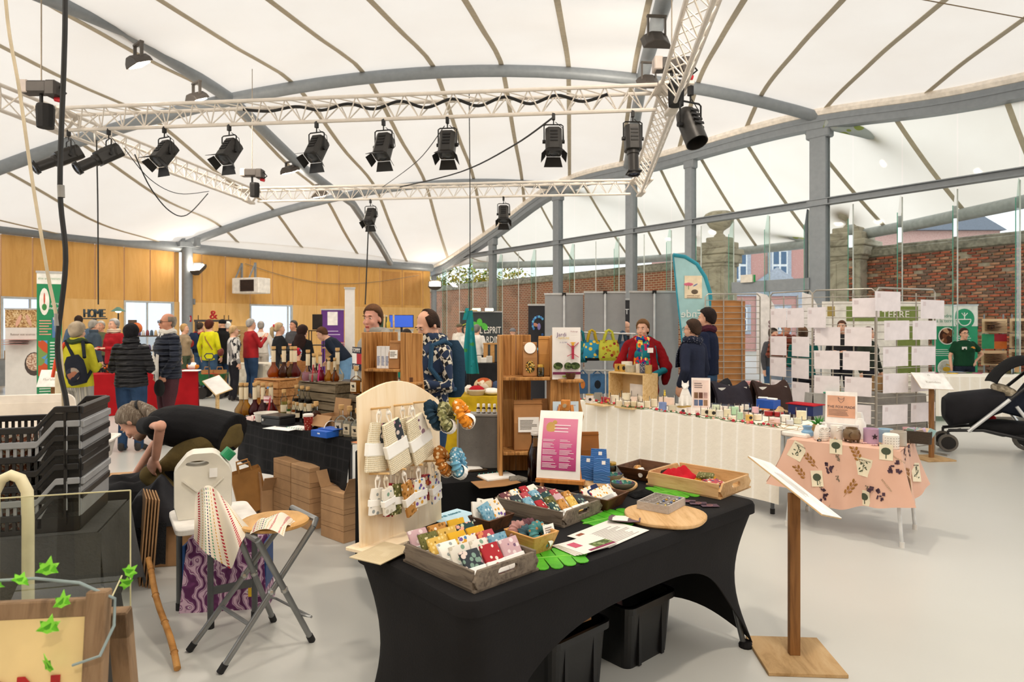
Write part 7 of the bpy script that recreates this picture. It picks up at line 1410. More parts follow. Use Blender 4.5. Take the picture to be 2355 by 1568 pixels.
# two leg pairs crossing: front pair from feet fA,fB up to the far side, back pair from fC,fD
tC=[Vc((-1.17,3.43,zt)),Vc((-.98,3.22,zt)),Vc((-1.36,3.20,zt)),Vc((-1.17,3.0,zt))]
L1=[(fA+Vc((0,0,.015)),tC[0]),(fB+Vc((0,0,.015)),tC[1]),(fC+Vc((0,0,.015)),tC[3]),(fD+Vc((0,0,.015)),tC[2])]
for a,c in L1:MB().cyl(a,c,.0145,n=12).bd('leg',GT,t,True);MB().cyl(a-(c-a).normalized()*.012,a+(c-a).normalized()*.03,.0175,n=12).bd('leg_cap',pla('19191b',.6),t)
MB().tube([tC[0],tC[0]+Vc((.01,.01,.03)),tC[1]+Vc((.01,.01,.03)),tC[1]],.0145,8).bd('top_bow',GT,t,True);MB().tube([tC[2],tC[3]],.0145,8).bd('top_bow',GT,t,True)
m1=(L1[2][0]*.72+L1[2][1]*.28);m2=(L1[3][0]*.72+L1[3][1]*.28);MB().tube([m1,m1+Vc((.06,.03,-.03)),m2+Vc((.06,.03,-.03)),m2],.007,6).bd('foot_rest',GT,t,True);MB().cyl(L1[0][0].lerp(L1[0][1],.3),L1[1][0].lerp(L1[1][1],.3),.01).bd('cross_bar',GT,t)
for a,c in L1:
 MB().ell(a.lerp(c,.53),.019,.019,.019,8,6).bd('rivet',pla('b5b5b3',.3,.8),t)
sc_=(tC[0]+tC[1]+tC[2]+tC[3])/4
MB().lathe([(.15,zt+.01),(.165,zt+.018),(.165,zt+.03),(.155,zt+.036)],28,(sc_.x,sc_.y,0)).bd('seat',wood('d8a868','c18f50',(9,3,9),.45,'e0b87c'),t,True)
# towel
TW,nt,b=_new('striped_towel');b.inputs['Roughness'].default_value=.95;tc=nt.nodes.new('ShaderNodeTexCoord');sp_=nt.nodes.new('ShaderNodeSeparateXYZ');nt.links.new(tc.outputs['UV'],sp_.inputs[0])
def _m(op,a,b_=None):
 n=_n(nt,'ShaderNodeMath',operation=op)
 for i,v_ in enumerate((a,b_)):
  if v_ is None:continue
  if isinstance(v_,(int,float)):n.inputs[i].default_value=v_
  else:nt.links.new(v_,n.inputs[i])
 return n.outputs[0]
U_,V_=sp_.outputs[0],sp_.outputs[1];bands=_ramp(nt,[(0,'e9e0d0'),(.1,'b5283a'),(.17,'e9e0d0'),(.26,'c99a3a'),(.285,'e9e0d0'),(.36,'4f9a74'),(.385,'e9e0d0'),(.44,'2f3a66'),(.475,'e9e0d0'),(.53,'4f9a74'),(.555,'e9e0d0'),(.63,'c99a3a'),(.655,'e9e0d0'),(.74,'b5283a'),(.80,'e9e0d0')],'CONSTANT');nt.links.new(_m('FRACT',_m('MULTIPLY',U_,1.35)),bands.inputs[0])
dash=_m('GREATER_THAN',_m('FRACT',_m('MULTIPLY',V_,22.0)),.42);mx2=nt.nodes.new('ShaderNodeMix');mx2.data_type='RGBA';nt.links.new(dash,mx2.inputs[0]);mx2.inputs[6].default_value=srgb('e9e0d0');nt.links.new(bands.outputs[0],mx2.inputs[7]);nt.links.new(mx2.outputs[2],b.inputs[0])
def towel(label,fn,nu,nv,parent=None):
 mb=MB();mb.grid(fn,nu,nv);o=mb.bd('tea_towel',TW,None,True,ang=180);uv=o.data.uv_layers.new(name='uv');
 for l in o.data.loops:i=l.vertex_index;uv.data[l.index].uv=((i//(nv+1))/nu,(i%(nv+1))/nv)
 return tag(o,label,'towel')
def tw(u,v):
 tx,ty=450+68*u,1150-34*sin(PI*min(1,u*.9+.12));bx,by=(440+85*u/.6,1238+72*u/.6)if u<.6 else(525+55*(u-.6)/.4,1310-95*(u-.6)/.4)
 e=v**.9;X0=tx+(bx-tx)*e+6*sin(u*10+v*2)*v;y=ty+(by-ty)*e
 return at(X0,y,3.3-.14*sin(min(1,v*1.3)*PI/2)+.035*sin(u*13+1)*(.3+v)-.12*u*v)
towel('striped cream tea towel hanging over the edge of the folding stool',tw,26,22)
zt2=zt+.04
towel('second fold of the striped towel bunched on the stool seat',lambda u,v:(sc_.x-.02+.17*(u-.2),sc_.y-.17+.16*v-.03*u,zt2+.02*sin(u*7)*sin(v*6)+.03*sin(PI*u)-.1*max(0,.25-v)),16,16)
# ---- cabbage bag
CAB,nt,b=_new('cabbage_print');b.inputs['Roughness'].default_value=.45;wv=_n(nt,'ShaderNodeTexWave',Scale=5.0,Distortion=14.0,Detail=2.0);wv.inputs['Detail Scale'].default_value=1.6;nt.links.new(_coord(nt),wv.inputs['Vector']);r=_ramp(nt,[(.0,'5a1f55'),(.35,'7a3a74'),(.5,'e9dde4'),(.62,'b07aa8'),(.75,'6a2a62'),(.9,'d9b9d0')]);nt.links.new(wv.outputs[1],r.inputs[0]);nt.links.new(r.outputs[0],b.inputs[0])
pc_=gd(505,1408);t=thing('shopping_bag','shopping bag printed all over with red cabbage under the stool','bag',pc_+Vc((0,.12,0)),.14);w,h,d=.47,.40,.2
MB().loft([[Vc((x*w/2*k,y*d/2*k2+.02*z,z))for x,y in((-1,-1),(-.5,-1.06),(0,-1.02),(.5,-1.05),(1,-1),(1,1),(0,1.05),(-1,1))]for z,k,k2 in((0,1.02,1),(h*.3,.96,1.05),(h*.7,.92,.9),(h,.88,.6))]).bd('bag_body',CAB,t,True,ang=50)
for s in(-1,1):MB().bb(s*w*.47-.006,s*w*.47+.006,-d*.42,d*.5,.01,h*.93).bd('blue_gusset',pla('1f4a86',.5),t)
MB().box((.16,-d*.54,.1),(.05,.003,.05)).bd('logo_patch',pla('e0b92a',.5),t)
# bamboo cane
g_=gd(408,1545);h_=at(338,1285,3.72);d_c=(h_-g_-Vc((0,0,.016)));t=thing('bamboo_cane','bamboo cane leaning against the cardboard bundle','cane');MB().tube([g_+Vc((0,0,.016))+d_c*k/8+Vc((.008*sin(k),0,0))for k in range(9)],.0155,10).bd('cane',wood('c18a4a','a06c30',(6,6,20),.5,'d09c5a'),t,True)
for k in(1,3,5,7):p_=g_+Vc((0,0,.016))+d_c*k/8+Vc((.008*sin(k),0,0));MB().tube([p_-d_c*.004,p_,p_+d_c*.004],[.0155,.0185,.0155],10).bd('node',pla('9a6a34',.6),t,True)
# paper carrier bag
pp=gd(585,1180);t=thing('paper_carrier','brown paper carrier bag tilted against the cartons','paper bag',(pp.x,pp.y,.03),.6);t.rotation_euler=(0.0,-.22,.5);w,h,d=.24,.36,.14;KB=pla('a87840',.75,0,.06)
MB().loft([[Vc((x*w/2,y*d/2,z))for x,y in((-1,-1),(1,-1),(1,1),(-1,1))]for z in(0,h)],cap=False).bd('bag_sides',KB,t);MB().bb(-w/2,w/2,-d/2,d/2,0,.004).bd('bag_bottom',KB,t)
for s in(-1,1):MB().tube([(-.05,s*d/2,h),(-.045,s*d/2,h+.07),(.045,s*d/2,h+.07),(.05,s*d/2,h)],.008,6).bd('handle',KB,t)
# ---- plexiglass case, hand truck handle, cream cushion
m4=MT((-1.70,2.1,0))@MR(.28,4,'Z');t=thing('acrylic_case','clear acrylic display case in front of the stacked crates','display case');t.matrix_world=m4;PX=glass('eef2ea',.9,fres=1.35)
MB()._add([(-.3,-.0,.62),(.42,-.0,.62),(.42,0,1.06),(-.3,0,1.06)],[(0,1,2,3)]).bd('upright_pane',PX,t);MB()._add([(-.3,-.3,.62),(.42,-.3,.62),(.42,0,.62),(-.3,0,.62)],[(0,1,2,3)]).bd('shelf_pane',PX,t);MB()._add([(.1,-.28,.62),(.36,-.28,.62),(.40,-.02,.78),(.1,-.02,.78)],[(0,1,2,3)]).bd('sloping_pane',PX,t)
for e0_,e1_ in(((.42,0,.62),(.42,0,1.06)),((-.3,0,1.06),(.42,0,1.06)),((-.3,-.3,.62),(.42,-.3,.62)),((.36,-.28,.62),(.40,-.02,.78))):MB().bar(e0_,e1_,.0035,.0035,(.3,1,.2)).bd('polished_edge',pla('c9c39a',.3),t)
MB().bb(-.3,.40,-.28,-.02,.0,.612).bd('plinth',pla('2a2723',.6),t)
for k in range(14):g=random.Random(k);MB().box((g.uniform(.12,.34),g.uniform(-.24,-.06),.635+.008*g.random()),(.09,.012,.006),g.uniform(0,3)).bd('silver_twig',pla('b9b5b0',.25,.7),t)
t=thing('hand_truck','cream loop handle of a hand truck standing before the crates','hand truck',(-1.86,2.42,0),.3);CRM=pla('e3d9b4',.45)
MB().tube([(-.055,0,0),(-.055,0,.9),(-.052,0,1.0),(-.03,0,1.05),(.0,0,1.065),(.03,0,1.05),(.052,0,1.0),(.055,0,.9),(.055,0,0)],.02,10).bd('loop_handle',CRM,t,True);MB().bb(-.12,.12,-.2,.0,0,.012).bd('toe_plate',pla('5a5a5c',.4,.5),t)
t=thing('cream_cloth','folded cream cloth spilling over the acrylic case','cloth',m4@Vc((-.1,-.17,.625)),.3);MB().grid(lambda u,v:(-.22+.42*u,-.12+.24*v,.01+.32*(1-u)**1.1*sin(PI*(.2+.6*v))+.02*sin(u*12+v*4)),20,12,.006).bd('cloth',fab('e0cb94',.85),t,True)
# ---- sandwich board at the very front
A_=MT((-1.0,1.2,0))@MR(.12,4,'Z');t=thing('sandwich_board','wooden sandwich board with a cream panel lettered in red','sign board');t.matrix_world=A_@MR(-.1,4,'X');OW=wood('8a6f54','5f4a36',(20,20,3),.8,'9c8264');hS=1.085
MB().bb(-.5,.16,0,.012,.1,hS-.04).bd('sign_panel',pla('e3c990',.7,0,.04),t)
for x in(-.5,.17):MB().bb(x-.02,x+.02,-.006,.022,0,hS-.0).bd('stile',OW,t,bevel=.003)
MB().bb(-.5,.17,-.002,.02,hS-.05,hS-.015).bd('top_rail',OW,t,bevel=.003)
text('ON',.115,pla('a81d1d',.6),t,MT((.115,-.003,hS-.205))@UPR,.0015,ax='RIGHT',bold=.003)
for x in(-.5,.19):o=MB().bb(x-.02,x+.02,.0,.03,0,hS).bd('back_stile',OW,t,bevel=.003);o.rotation_euler=(.27,0,0);o.location=(.0,.33,-.02)
o=MB().bb(-.52,.21,0,.03,hS-.06,hS-.0).bd('back_rail',OW,t,bevel=.003);o.rotation_euler=(.27,0,0);o.location=(.0,.33,-.02)
IV=cells(('5fae2a','7fc93f','4a8f22','9ad95a'),90);SM_=t.matrix_world.copy();t=thing('ivy_garland','wire garland with green ivy leaves wound over the sandwich board','garland');t.matrix_world=SM_
gp=[Vc(p_)for p_ in((-.5,.02,hS-.02),(-.3,.0,hS+.005),(-.12,.03,hS+.02),(.05,.0,hS+.03),(.14,-.01,hS+.02),(.2,.01,hS-.02),(.205,0,hS-.07),(.19,-.02,hS-.12),(.14,-.02,hS-.135))];MB().tube(gp,.003,6).bd('wire',pla('8a9a9a',.5),t)
def ivy(c,s,r):
 s=s*.62;P=[(0,-.5),(.35,-.35),(.8,-.3),(.55,.05),(.7,.45),(.25,.4),(0,1.0),(-.25,.4),(-.7,.45),(-.55,.05),(-.8,-.3),(-.35,-.35)];o=MB().prism([(x*s,y*s)for x,y in P],0,.001).bd('ivy_leaf',IV,t);o.location=c;o.rotation_euler=r
for c,s,r in(((.09,-.03,hS+.055),.04,(1.3,.1,.2)),((.03,-.01,hS+.03),.035,(.7,.5,.6)),((.12,-.03,hS-.01),.038,(1.2,-.2,-.2)),((.10,-.035,hS-.055),.04,(1.4,.2,.5)),((-.1,-.03,hS-.01),.042,(1.2,.3,1.0)),((.1,-.03,hS-.13),.042,(1.3,.2,2.4)),((.23,.0,hS+.035),.03,(1.3,.9,.4)),((.225,.0,hS+.012),.028,(1.2,.8,3.0)),((-.02,0,hS+.02),.03,(.6,.3,1.2))):ivy(c,s,r)
MB().ell((-.09,-.04,hS-.02),.008,.008,.008,8,6).bd('yellow_bud',pla('e0a82a',.5),t)
# ================================================================ candle stall, pink table, card grids, pushchair
ZC=TH+.002
def candle(label,px,py,kind,r=None,h=None,col='efe3c8',lab=None,z=ZC,group='candles on the white table',lid=None):
 p=onz(px,py,z);k=p.y/1500;r=(r or 8)*k;h=(h or 20)*k;t=thing('candle',label,'candle',p,0,group)
 if kind=='glass':MB().lathe([(r*.95,0),(r,.004),(r,h),(r*.93,h),(r*.93,.006)],18).bd('glass',glass('ffffff',1.0,fres=1.12),t,True);MB().lathe([(r*.9,.005),(r*.9,h*.72),(r*.1,h*.73)],16).bd('wax',pla(col,.5,0,.03),t,True);MB().cyl((0,0,h*.72),(0,0,h*.82),.0012,n=5).bd('wick',pla('3a3028',.8),t)
 elif kind=='pot':MB().lathe([(r*.9,0),(r,.006),(r,h),(r*.9,h),(r*.88,h*.8),(.001,h*.8)],18).bd('pot',pla(col,.45,0,.04),t,True);MB().lathe([(r*.86,h*.8),(r*.86,h*.85),(.001,h*.86)],16).bd('wax',pla('f0e8d8',.5),t,True)
 elif kind=='tin':MB().lathe([(r,0),(r,h)],20).bd('tin',pla(col,.35,.1),t,True);MB().lathe([(r*1.03,h),(r*1.03,h+.008),(r*.9,h+.01)],20).bd('lid',pla(lid or 'c9a24a',.3,.6),t,True)
 if lab:MB().prism([(r*.38*cos(a),r*.38*sin(a))for a in[2*PI*j/14 for j in range(14)]],0,.001,MT((0,-r*1.01,h*.45))@UPR).bd('label',pla(lab,.6),t)
 return t
WX=('f0e6cf','f3ead8','efe0c4','f2d9cf','cfe3cf','eac9d0','f0e8dc')
# wooden crate display
q=onz(1455,918,ZC);k_=q.y/1500;t=thing('wooden_display_crate','open pale wooden box on the candle table carrying small candles','crate',q,math.atan2(qd.y,qd.x));w,h=100*k_*1.1,62*k_;CW=wood('d8b884','c29b62',(3,30,30),.6,'e2c898');d=.24
MB().bb(-w/2,w/2,-d/2,d/2,h-.014,h).bd('top_board',CW,t);MB().bb(-w/2,-w/2+.014,-d/2,d/2,0,h-.014).bd('side_board',CW,t);MB().bb(w/2-.014,w/2,-d/2,d/2,0,h-.014).bd('side_board',CW,t);MB().bb(-w/2+.014,w/2-.014,d/2-.01,d/2,0,h-.014).bd('back_board',pla('c9a878',.7),t)
MB().box((w*.15,0,h*.3),(w*.45,.003,h*.55)).bd('info_card',pla('d9cfc6',.6),t)
DCM=MT(q)@MR(math.atan2(qd.y,qd.x),4,'Z')
for k,(x,r_,hh,c,lb,nm)in enumerate(((-.42,9,17,'c9a24a','2a2420','gold patterned candle at the end of the pale box'),(-.28,9,17,'d0a850','2a2420','second gold patterned candle on the pale box'),(-.25,13,23,'efe6d2',None,'tall cream candle behind the gold ones'),(-.05,12,15,'b5ad98',None,'stone grey candle tin on the pale box'),(.06,9,18,'a39a86',None,'slim grey candle on the pale box'),(.2,9,20,'d8d0c0',None,'white candle with card bunny on the pale box'),(.32,10,21,'3f4356',None,'dark blue patterned candle on the pale box'),(.44,8,19,'b59a5a',None,'antique gold candle at the scarf side of the pale box'))):
 p=DCM@Vc((x*w,.0+.05*(k in(2,4)),h+.001));s_=k_;t=thing('candle',nm,'candle',p,0,'candles on the pale wooden box');MB().lathe([(r_*s_*.95,0),(r_*s_,.003),(r_*s_,hh*s_),(r_*s_*.88,hh*s_),(r_*s_*.86,hh*s_*.85),(.001,hh*s_*.85)],16).bd('pot',pla(c,.35,.2 if k<2 else 0,.1)if k!=6 else dots('3f4356',('d9d5cc',),90,.3),t,True)
 if lb:MB().ell((0,-r_*s_,hh*s_*.5),r_*s_*.4,.002,hh*s_*.3,10,6).bd('label',pla(lb,.6),t)
for px,py,kd,r_,hh,c,lb,nm in((1356,925,'tin',9,17,'e9dfd6','2a2624','white candle tin with dark flower label on the slatted tray'),(1376,921,'pot',9,18,'8d8a82',None,'grey concrete candle on the slatted tray'),(1389,925,'glass',8,17,'b3303a',None,'red candle at the back of the slatted tray'),(1396,928,'glass',9,18,'b02a34','d9a24a','red candle with gold seal on the slatted tray'),(1414,925,'glass',11,22,'f0e6d0',None,'wide cream candle behind the roses'),(1424,935,'glass',9,19,'f2e6cc',None,'cream jar with a blue ribbon'),(1441,920,'glass',12,22,'f4ecd4',None,'large cream candle in a clip jar'),(1443,936,'glass',9,17,'f1e2c4',None,'cream candle with a tiny bottle charm'),(1459,937,'glass',9,19,'f2e3c0',None,'pale yellow candle in the middle of the front row'),(1473,939,'glass',9,18,'f4ead2',None,'ivory candle beside the pale yellow one'),(1458,924,'glass',9,16,'f0d8c8',None,'blush candle behind the middle row'),(1487,937,'glass',10,20,'efe0c2',None,'candle jar with a dark red ribbon'),(1477,923,'glass',11,17,'f2e8d6',None,'ivory candle below the pale box corner'),(1503,935,'glass',10,24,'f0e2c6',None,'clip jar with a red rubber seal'),(1491,916,'glass',11,16,'efe6da',None,'white candle at the back beside the scarf'),(1522,926,'glass',8,18,'efd9cc',None,'pink candle behind the blue one'),(1539,932,'glass',14,24,'f0d4c2',None,'wide peach candle beside the blue pot'),(1524,943,'pot',9,18,'7f93c4',None,'periwinkle blue candle pot'),(1546,944,'pot',10,12,'d0c6b0',None,'low beige candle pot by the fox'),(1568,950,'tin',11,14,'ece4da','3a3a3c','low white tin in front of the fox'),(1582,948,'tin',7,13,'e6d9d2',None,'small printed tin right of the fox')):
 candle(nm,px,py,kd,r_,hh,c,lb)
import itertools
row2=[(1622,955,'glass',11,20,'f2e8d0','2a2624'),(1638,957,'glass',11,20,'efe2c0','2a2624'),(1655,962,'glass',9,26,'f4efe4',None),(1672,958,'glass',10,24,'efe6c8',None),(1688,953,'glass',13,24,'b9dcb9',None),(1702,964,'glass',8,22,'bfe0c0',None),(1684,966,'glass',10,14,'f6f0dc',None),(1712,962,'glass',10,20,'f0d6c4',None),(1723,968,'glass',10,20,'e0b860','2a2624'),(1742,966,'glass',11,18,'f4e8d0',None),(1737,950,'glass',9,20,'e8bcc6',None),(1768,956,'glass',12,14,'9a1014',None),(1792,958,'glass',12,14,'9a1014',None),(1806,970,'glass',12,22,'f2eee4',None),(1782,975,'glass',14,18,'ecc9c4',None),(1816,978,'glass',9,16,'d6d6d8',None),(1834,974,'glass',10,17,'d9d6b8',None),(1843,965,'glass',13,28,'f0e6c4',None),(1700,948,'glass',12,20,'f4ead8',None),(1648,944,'glass',12,18,'e0ead0',None),(1665,947,'glass',10,18,'f2e6dc',None),(1714,942,'glass',10,16,'f4eee2',None)]
nm2=('cream candle with black seal, outer','cream candle with black seal, inner','tall gold-lidded white candle','tall ribbed cream candle','wide mint green candle','slim mint green candle','low buttercream candle','peach candle by the honey jar','honey candle with a black bee seal','twin vanilla candle','rose pink jar candle','ruby red glass candle with round label','second ruby red glass candle','tall white candle with slate tag','pink candle in the gold wire tray','smoked glass in the gold wire tray','ribbed sage candle with slate tag','tallest cream candle at the table end','ivory candle behind the mint ones','pale green candle at the back edge','ivory candle at the back edge','small white candle near the paper roll')
for(px,py,kd,r_,hh,c,lb),nm in zip(row2,nm2):candle(nm+' on the candle table',px,py,kd,r_,hh,c,lb)
# slatted tray
for px,py,w,lab in((1380,931,.27,'flat pale wooden tray under the red candles'),(1447,938,.25,'flat pale wooden board under the cream candles')):t=thing('flat_tray',lab,'tray',onz(px,py,ZC-.001),math.atan2(qd.y,qd.x));MB().bb(-w/2,w/2,-.09,.09,0,.003).bd('board',CW,t);[MB().bb(-w/2,w/2,s*.09-.005,s*.09+.005,0,.016).bd('edge',CW,t)for s in(-1,1)]
# rose garland along the front edge
t=thing('rose_garland','garland of red and pink roses along the front of the candle table','garland');u_=CTF[1];v_=CTF[2];o_=CTF[0];LG=CTF[3]
RCOL=[pla(c,.6,0,.1)for c in('c01f34','d8304a','e89a86','f0b8a4','b01a2c')];GRN=pla('3f6a34',.6,0,.15)
P=[o_+u_*(LG*(.02+.96*k/60))+v_*(.035+.02*sin(k*1.3))+Vc((0,0,ZC+.012+.006*sin(k)))for k in range(61)];MB().tube(P,.003,5).bd('stem',GRN,t)
g=random.Random(4)
for k in range(52):
 p=o_+u_*(LG*(.02+.96*k/51))+v_*(.02+.035*g.random())+Vc((0,0,ZC+.016+.016*g.random()));r_=.011+.008*g.random()
 if k%2==0 or g.random()<.3:
  mb=MB();mb.ell(p,r_*.7,r_*.7,r_*.75,8,6)
  for j in range(6):a=j*PI/3+g.random();mb.ell(p+Vc((r_*.55*cos(a),r_*.55*sin(a),-r_*.15)),r_*.55,r_*.55,r_*.6,7,5)
  mb.bd('rose',RCOL[g.randrange(5)],t,True)
 for j in range(3):a=g.uniform(0,6.28);q=p+Vc((.022*cos(a),.016*sin(a),.002-.01*g.random()));MB().ell(q,.013,.007,.003,8,4,MR(a,3,'Z')@MR(.4,3,'Y')).bd('leaf',GRN,t)
 # faceted fox
q=onz(1576,932,ZC);k_=q.y/1500;t=thing('fox_figurine','white faceted sitting fox figurine','figurine',q,-.35);FX=pla('f2efea',.45,0,.02);H=58*k_;S=H
R4=lambda w,d,z,y=0,x=0:[Vc((x-w,y-d,z)),Vc((x+w,y-d,z)),Vc((x+w*1.1,y+d*.4,z)),Vc((x,y+d,z)),Vc((x-w*1.1,y+d*.4,z))]
MB().loft([R4(S*.2,S*.16,0,S*.08),R4(S*.25,S*.2,S*.16,S*.08),R4(S*.17,S*.14,S*.45,0),R4(S*.1,S*.09,S*.66,-S*.03)]).bd('torso',FX,t)
for s in(-1,1):MB().loft([R4(S*.045,S*.05,0,-S*.15,s*S*.1),R4(S*.05,S*.05,S*.45,-S*.08,s*S*.09)]).bd('front_leg',FX,t)
MB()._add([(-S*.15,-S*.02,S*.8),(S*.15,-S*.02,S*.8),(0,-S*.22,S*.68),(-S*.1,.0,S*.68),(S*.1,0,S*.68),(0,-S*.06,S*.9),(0,S*.1,S*.8),(0,-S*.05,S*.6)],[(0,2,5),(1,5,2),(0,5,6),(1,6,5),(0,3,2),(1,2,4),(3,7,2),(4,2,7),(0,6,3),(1,4,6),(3,6,7),(4,7,6)]).bd('head',FX,t)
for s in(-1,1):MB()._add([(s*S*.03,-S*.04,S*.87),(s*S*.14,-S*.01,S*.8),(s*S*.13,-S*.02,S),(s*S*.08,S*.05,S*.84)],[(0,1,2),(1,3,2),(3,0,2),(0,3,1)]).bd('ear',FX,t)
MB().loft([R4(S*.09,S*.07,.0,S*.18,S*.24),R4(S*.1,S*.09,S*.1,S*.16,S*.26),R4(S*.02,S*.02,S*.3,S*.1,S*.32)]).bd('tail',FX,t)
def card(name,label,p,rz,w,h,mat,tilt=-.12,cat='sign'):
 t=thing(name,label,cat,p,rz);m=MR(tilt,4,'X');o=MB().bb(-w/2,w/2,-.003,0,0,h).bd('panel',mat,t);o.matrix_local=m;return t,m
q=onz(1612,945,ZC);k_=q.y/1500;t,m=card('photo_sign','framed sheet of candle photographs beside the white fox',q,-.25,42*k_,76*k_,pla('efe6e0',.5));w,h=42*k_,76*k_
MB().bb(-w*.42,w*.42,-.005,-.003,h*.1,h*.93).bd('pink_sheet',pla('e6cfc6',.6),t).matrix_local=m
for r_ in range(2):
 for c in range(3):o=MB().bb(-w*.36+c*w*.25,-w*.36+c*w*.25+w*.21,-.007,-.005,h*(.16+.22*r_),h*(.34+.22*r_)).bd('candle_photo',pla(('5f6a86','3f5a8a','8a6a50','7a5a40','6a4030','b0908a')[r_*3+c],.5,0,.2),t);o.matrix_local=m
lines(MB(),-w*.35,w*.1,h*.68,h*.86,3,m@MT((0,-.006,0))@UPR,4).bd('script_print',pla('8a7a76',.7),t)
t,m=card('tent_card','small pink tent card with a wooden bunny clip',onz(1604,958,ZC),-.3,.04,.06,pla('e6d2ca',.6),cat='card');o=MB().bb(-.016,.016,-.012,-.006,0,.03).bd('bunny_clip',DARKW,t)
t=thing('bunny_candle','yellow bunny on a cream candle','figurine',onz(1530,926,ZC)+Vc((0,.03,.0)));MB().lathe([(.03,0),(.03,.07)],14).bd('candle_base',pla('efe2cc',.5),t);MB().ell((0,0,.085),.014,.014,.018,10,8).ell((0,-.005,.11),.011,.011,.012,10,8).ell((-.006,0,.132),.004,.004,.014,8,6).ell((.006,0,.132),.004,.004,.014,8,6).bd('bunny',pla('e6c94a',.5),t,True)
def block(name,label,px,py,w,d,h,mat,rz=0,cat='box',z=ZC,bevel=.004):o=MB().bb(-w/2,w/2,-d/2,d/2,0,h).bd(name,mat,None,bevel=bevel);o.location=onz(px,py,z);o.rotation_euler.z=rz;return tag(o,label,cat)
rq=math.atan2(qd.y,qd.x);block('blue_box','royal blue box with two white remotes on the back of the candle table',1767,938,.2,.14,.09,pla('1f4fa8',.5),rq);o=block('remote','white plastic remote lying on the royal blue box',1755,916,.1,.035,.016,PAPR,rq+.4,'remote',TH+.095);block('remote','rounded white gadget beside the remote on the royal blue box',1776,919,.1,.05,.018,PAPR,rq,'gadget',TH+.095)
t=thing('navy_box','navy box with a red felt lid at the back of the candle table','box',onz(1852,953,ZC),rq);MB().bb(-.13,.13,-.09,.09,0,.1).bd('box_body',pla('1c2a5c',.4),t,bevel=.004);MB().bb(-.15,.15,-.1,.1,.1,.108).bd('felt_lid',fab('b0202a',.9),t)
t=thing('paper_roll','roll of white wrapping paper lying among the candles','roll',onz(1762,953,ZC),rq+.2);MB().loft([[Vc((x,r_*cos(a),r_*sin(a)+.02))for a in[2*PI*j/16 for j in range(16)]]for x,r_ in((-.02,.02),(.14,.02),(.14,.016),(-.02,.016),(-.02,.02))],cap=False).bd('roll',pla('e6ddd0',.7),t,True)
drape('gold_ribbon','loose coil of gold and cream ribbon behind the ruby candles','ribbon',MT(onz(1795,948,ZC))@MR(.4,4,'Z'),.16,.08,.03,stripes(('c9a05a','e9dcc4','b98a4a'),30,'X'),6,.05);block('magazine','light blue magazine flat on the candle table',1735,942,.16,.11,.01,pla('8fb5c9',.5),rq+.1,'magazine');block('notebook','orange notebook beside the blue box',1757,943,.1,.07,.014,pla('d98a3a',.6),rq+.2,'notebook');block('navy_tray','dark navy tray holding jars at the back of the table',1660,934,.28,.1,.02,pla('2a3548',.5),rq,'tray')
t=thing('wire_tray','gold wire tray at the end of the candle table','tray',onz(1810,984,ZC),rq);GW=pla('b8964e',.3,.8)
for a,c in(((-.14,-.05,.002),(.12,-.05,.002)),((.12,-.05,.002),(.12,.07,.002)),((-.14,-.05,.002),(-.14,.07,.002)),((-.17,-.07,.04),(.15,-.07,.04)),((.15,-.07,.04),(.15,.09,.04)),((-.17,-.07,.04),(-.17,.09,.04)),((-.14,-.05,.002),(-.17,-.07,.04)),((.12,-.05,.002),(.15,-.07,.04)),((0,-.05,.002),(-.08,-.07,.04)),((0,-.05,.002),(.07,-.07,.04)),((.12,.07,.002),(.15,.09,.04))):MB().cyl(a,c,.0022,n=5).bd('wire',GW,t)
# ---- goods on the pink table
ZK=ZPK+.002
def kp(px,py,z=ZK):return onz(px,py,z)
def burner(label,px,py,prof,col,holes=None,feet=0,n=20,name='tealight_burner',cat='burner',sx=1):
 p=kp(px,py);k=p.y/1500;t=thing(name,label,cat,p);MB().lathe([(r*k,z*k)for r,z in prof],n,sx=sx).bd('body',pla(col,.4,0,.04),t,True)
 return t,k
t,k=burner('sky blue oil burner with a fluted waist',1857,1004,[(9,0),(13,4),(13,12),(8,17),(11,25),(9,25),(7,18)],'7fa8c9');[MB().ell((10*k*cos(a),-abs(10*k*sin(a)),8*k),1.3*k,1.3*k,1.6*k,6,5).bd('hole',pla('3a4a58',.8),t)for a in(.5,1.57,2.6)]
t,k=burner('white ceramic owl tealight holder',1889,1012,[(13,0),(16,4),(16.5,16),(14,26),(12,33),(3,35)],'f0ede6')
for s in(-1,1):MB().tube([(s*5.5*k+5*k*cos(a),-14*k,26*k+5*k*sin(a))for a in[2*PI*j/14 for j in range(14)]],1.6*k,6,closed=True).ell((s*5.5*k,-13.5*k,26*k),2*k,1.5*k,2*k).bd('eye',pla('f0ede6',.4),t,True);MB().ell((s*9*k,-3*k,34*k),3*k,3*k,5*k,8,6).bd('ear_tuft',pla('f0ede6',.4),t,True)
[MB().ell(((j-3)*3.6*k,-15.6*k,(6+5*i_)*k),.8*k,1.5*k,.8*k,6,5).bd('hole',pla('6a655c',.8),t)for j in range(7)for i_ in range(3)]
t,k=burner('white tealight holder with a bird branch relief',1924,1011,[(12,0),(13,2),(13,33),(11,33),(11,28),(.1,27)],'f2efe8');MB().tube([(-6*k,-13*k,22*k),(0,-13.5*k,26*k),(6*k,-12*k,25*k)],1.2*k,6).ell((-2*k,-13.5*k,29*k),3*k,2*k,2.2*k).bd('bird_relief',pla('f2efe8',.4),t,True)
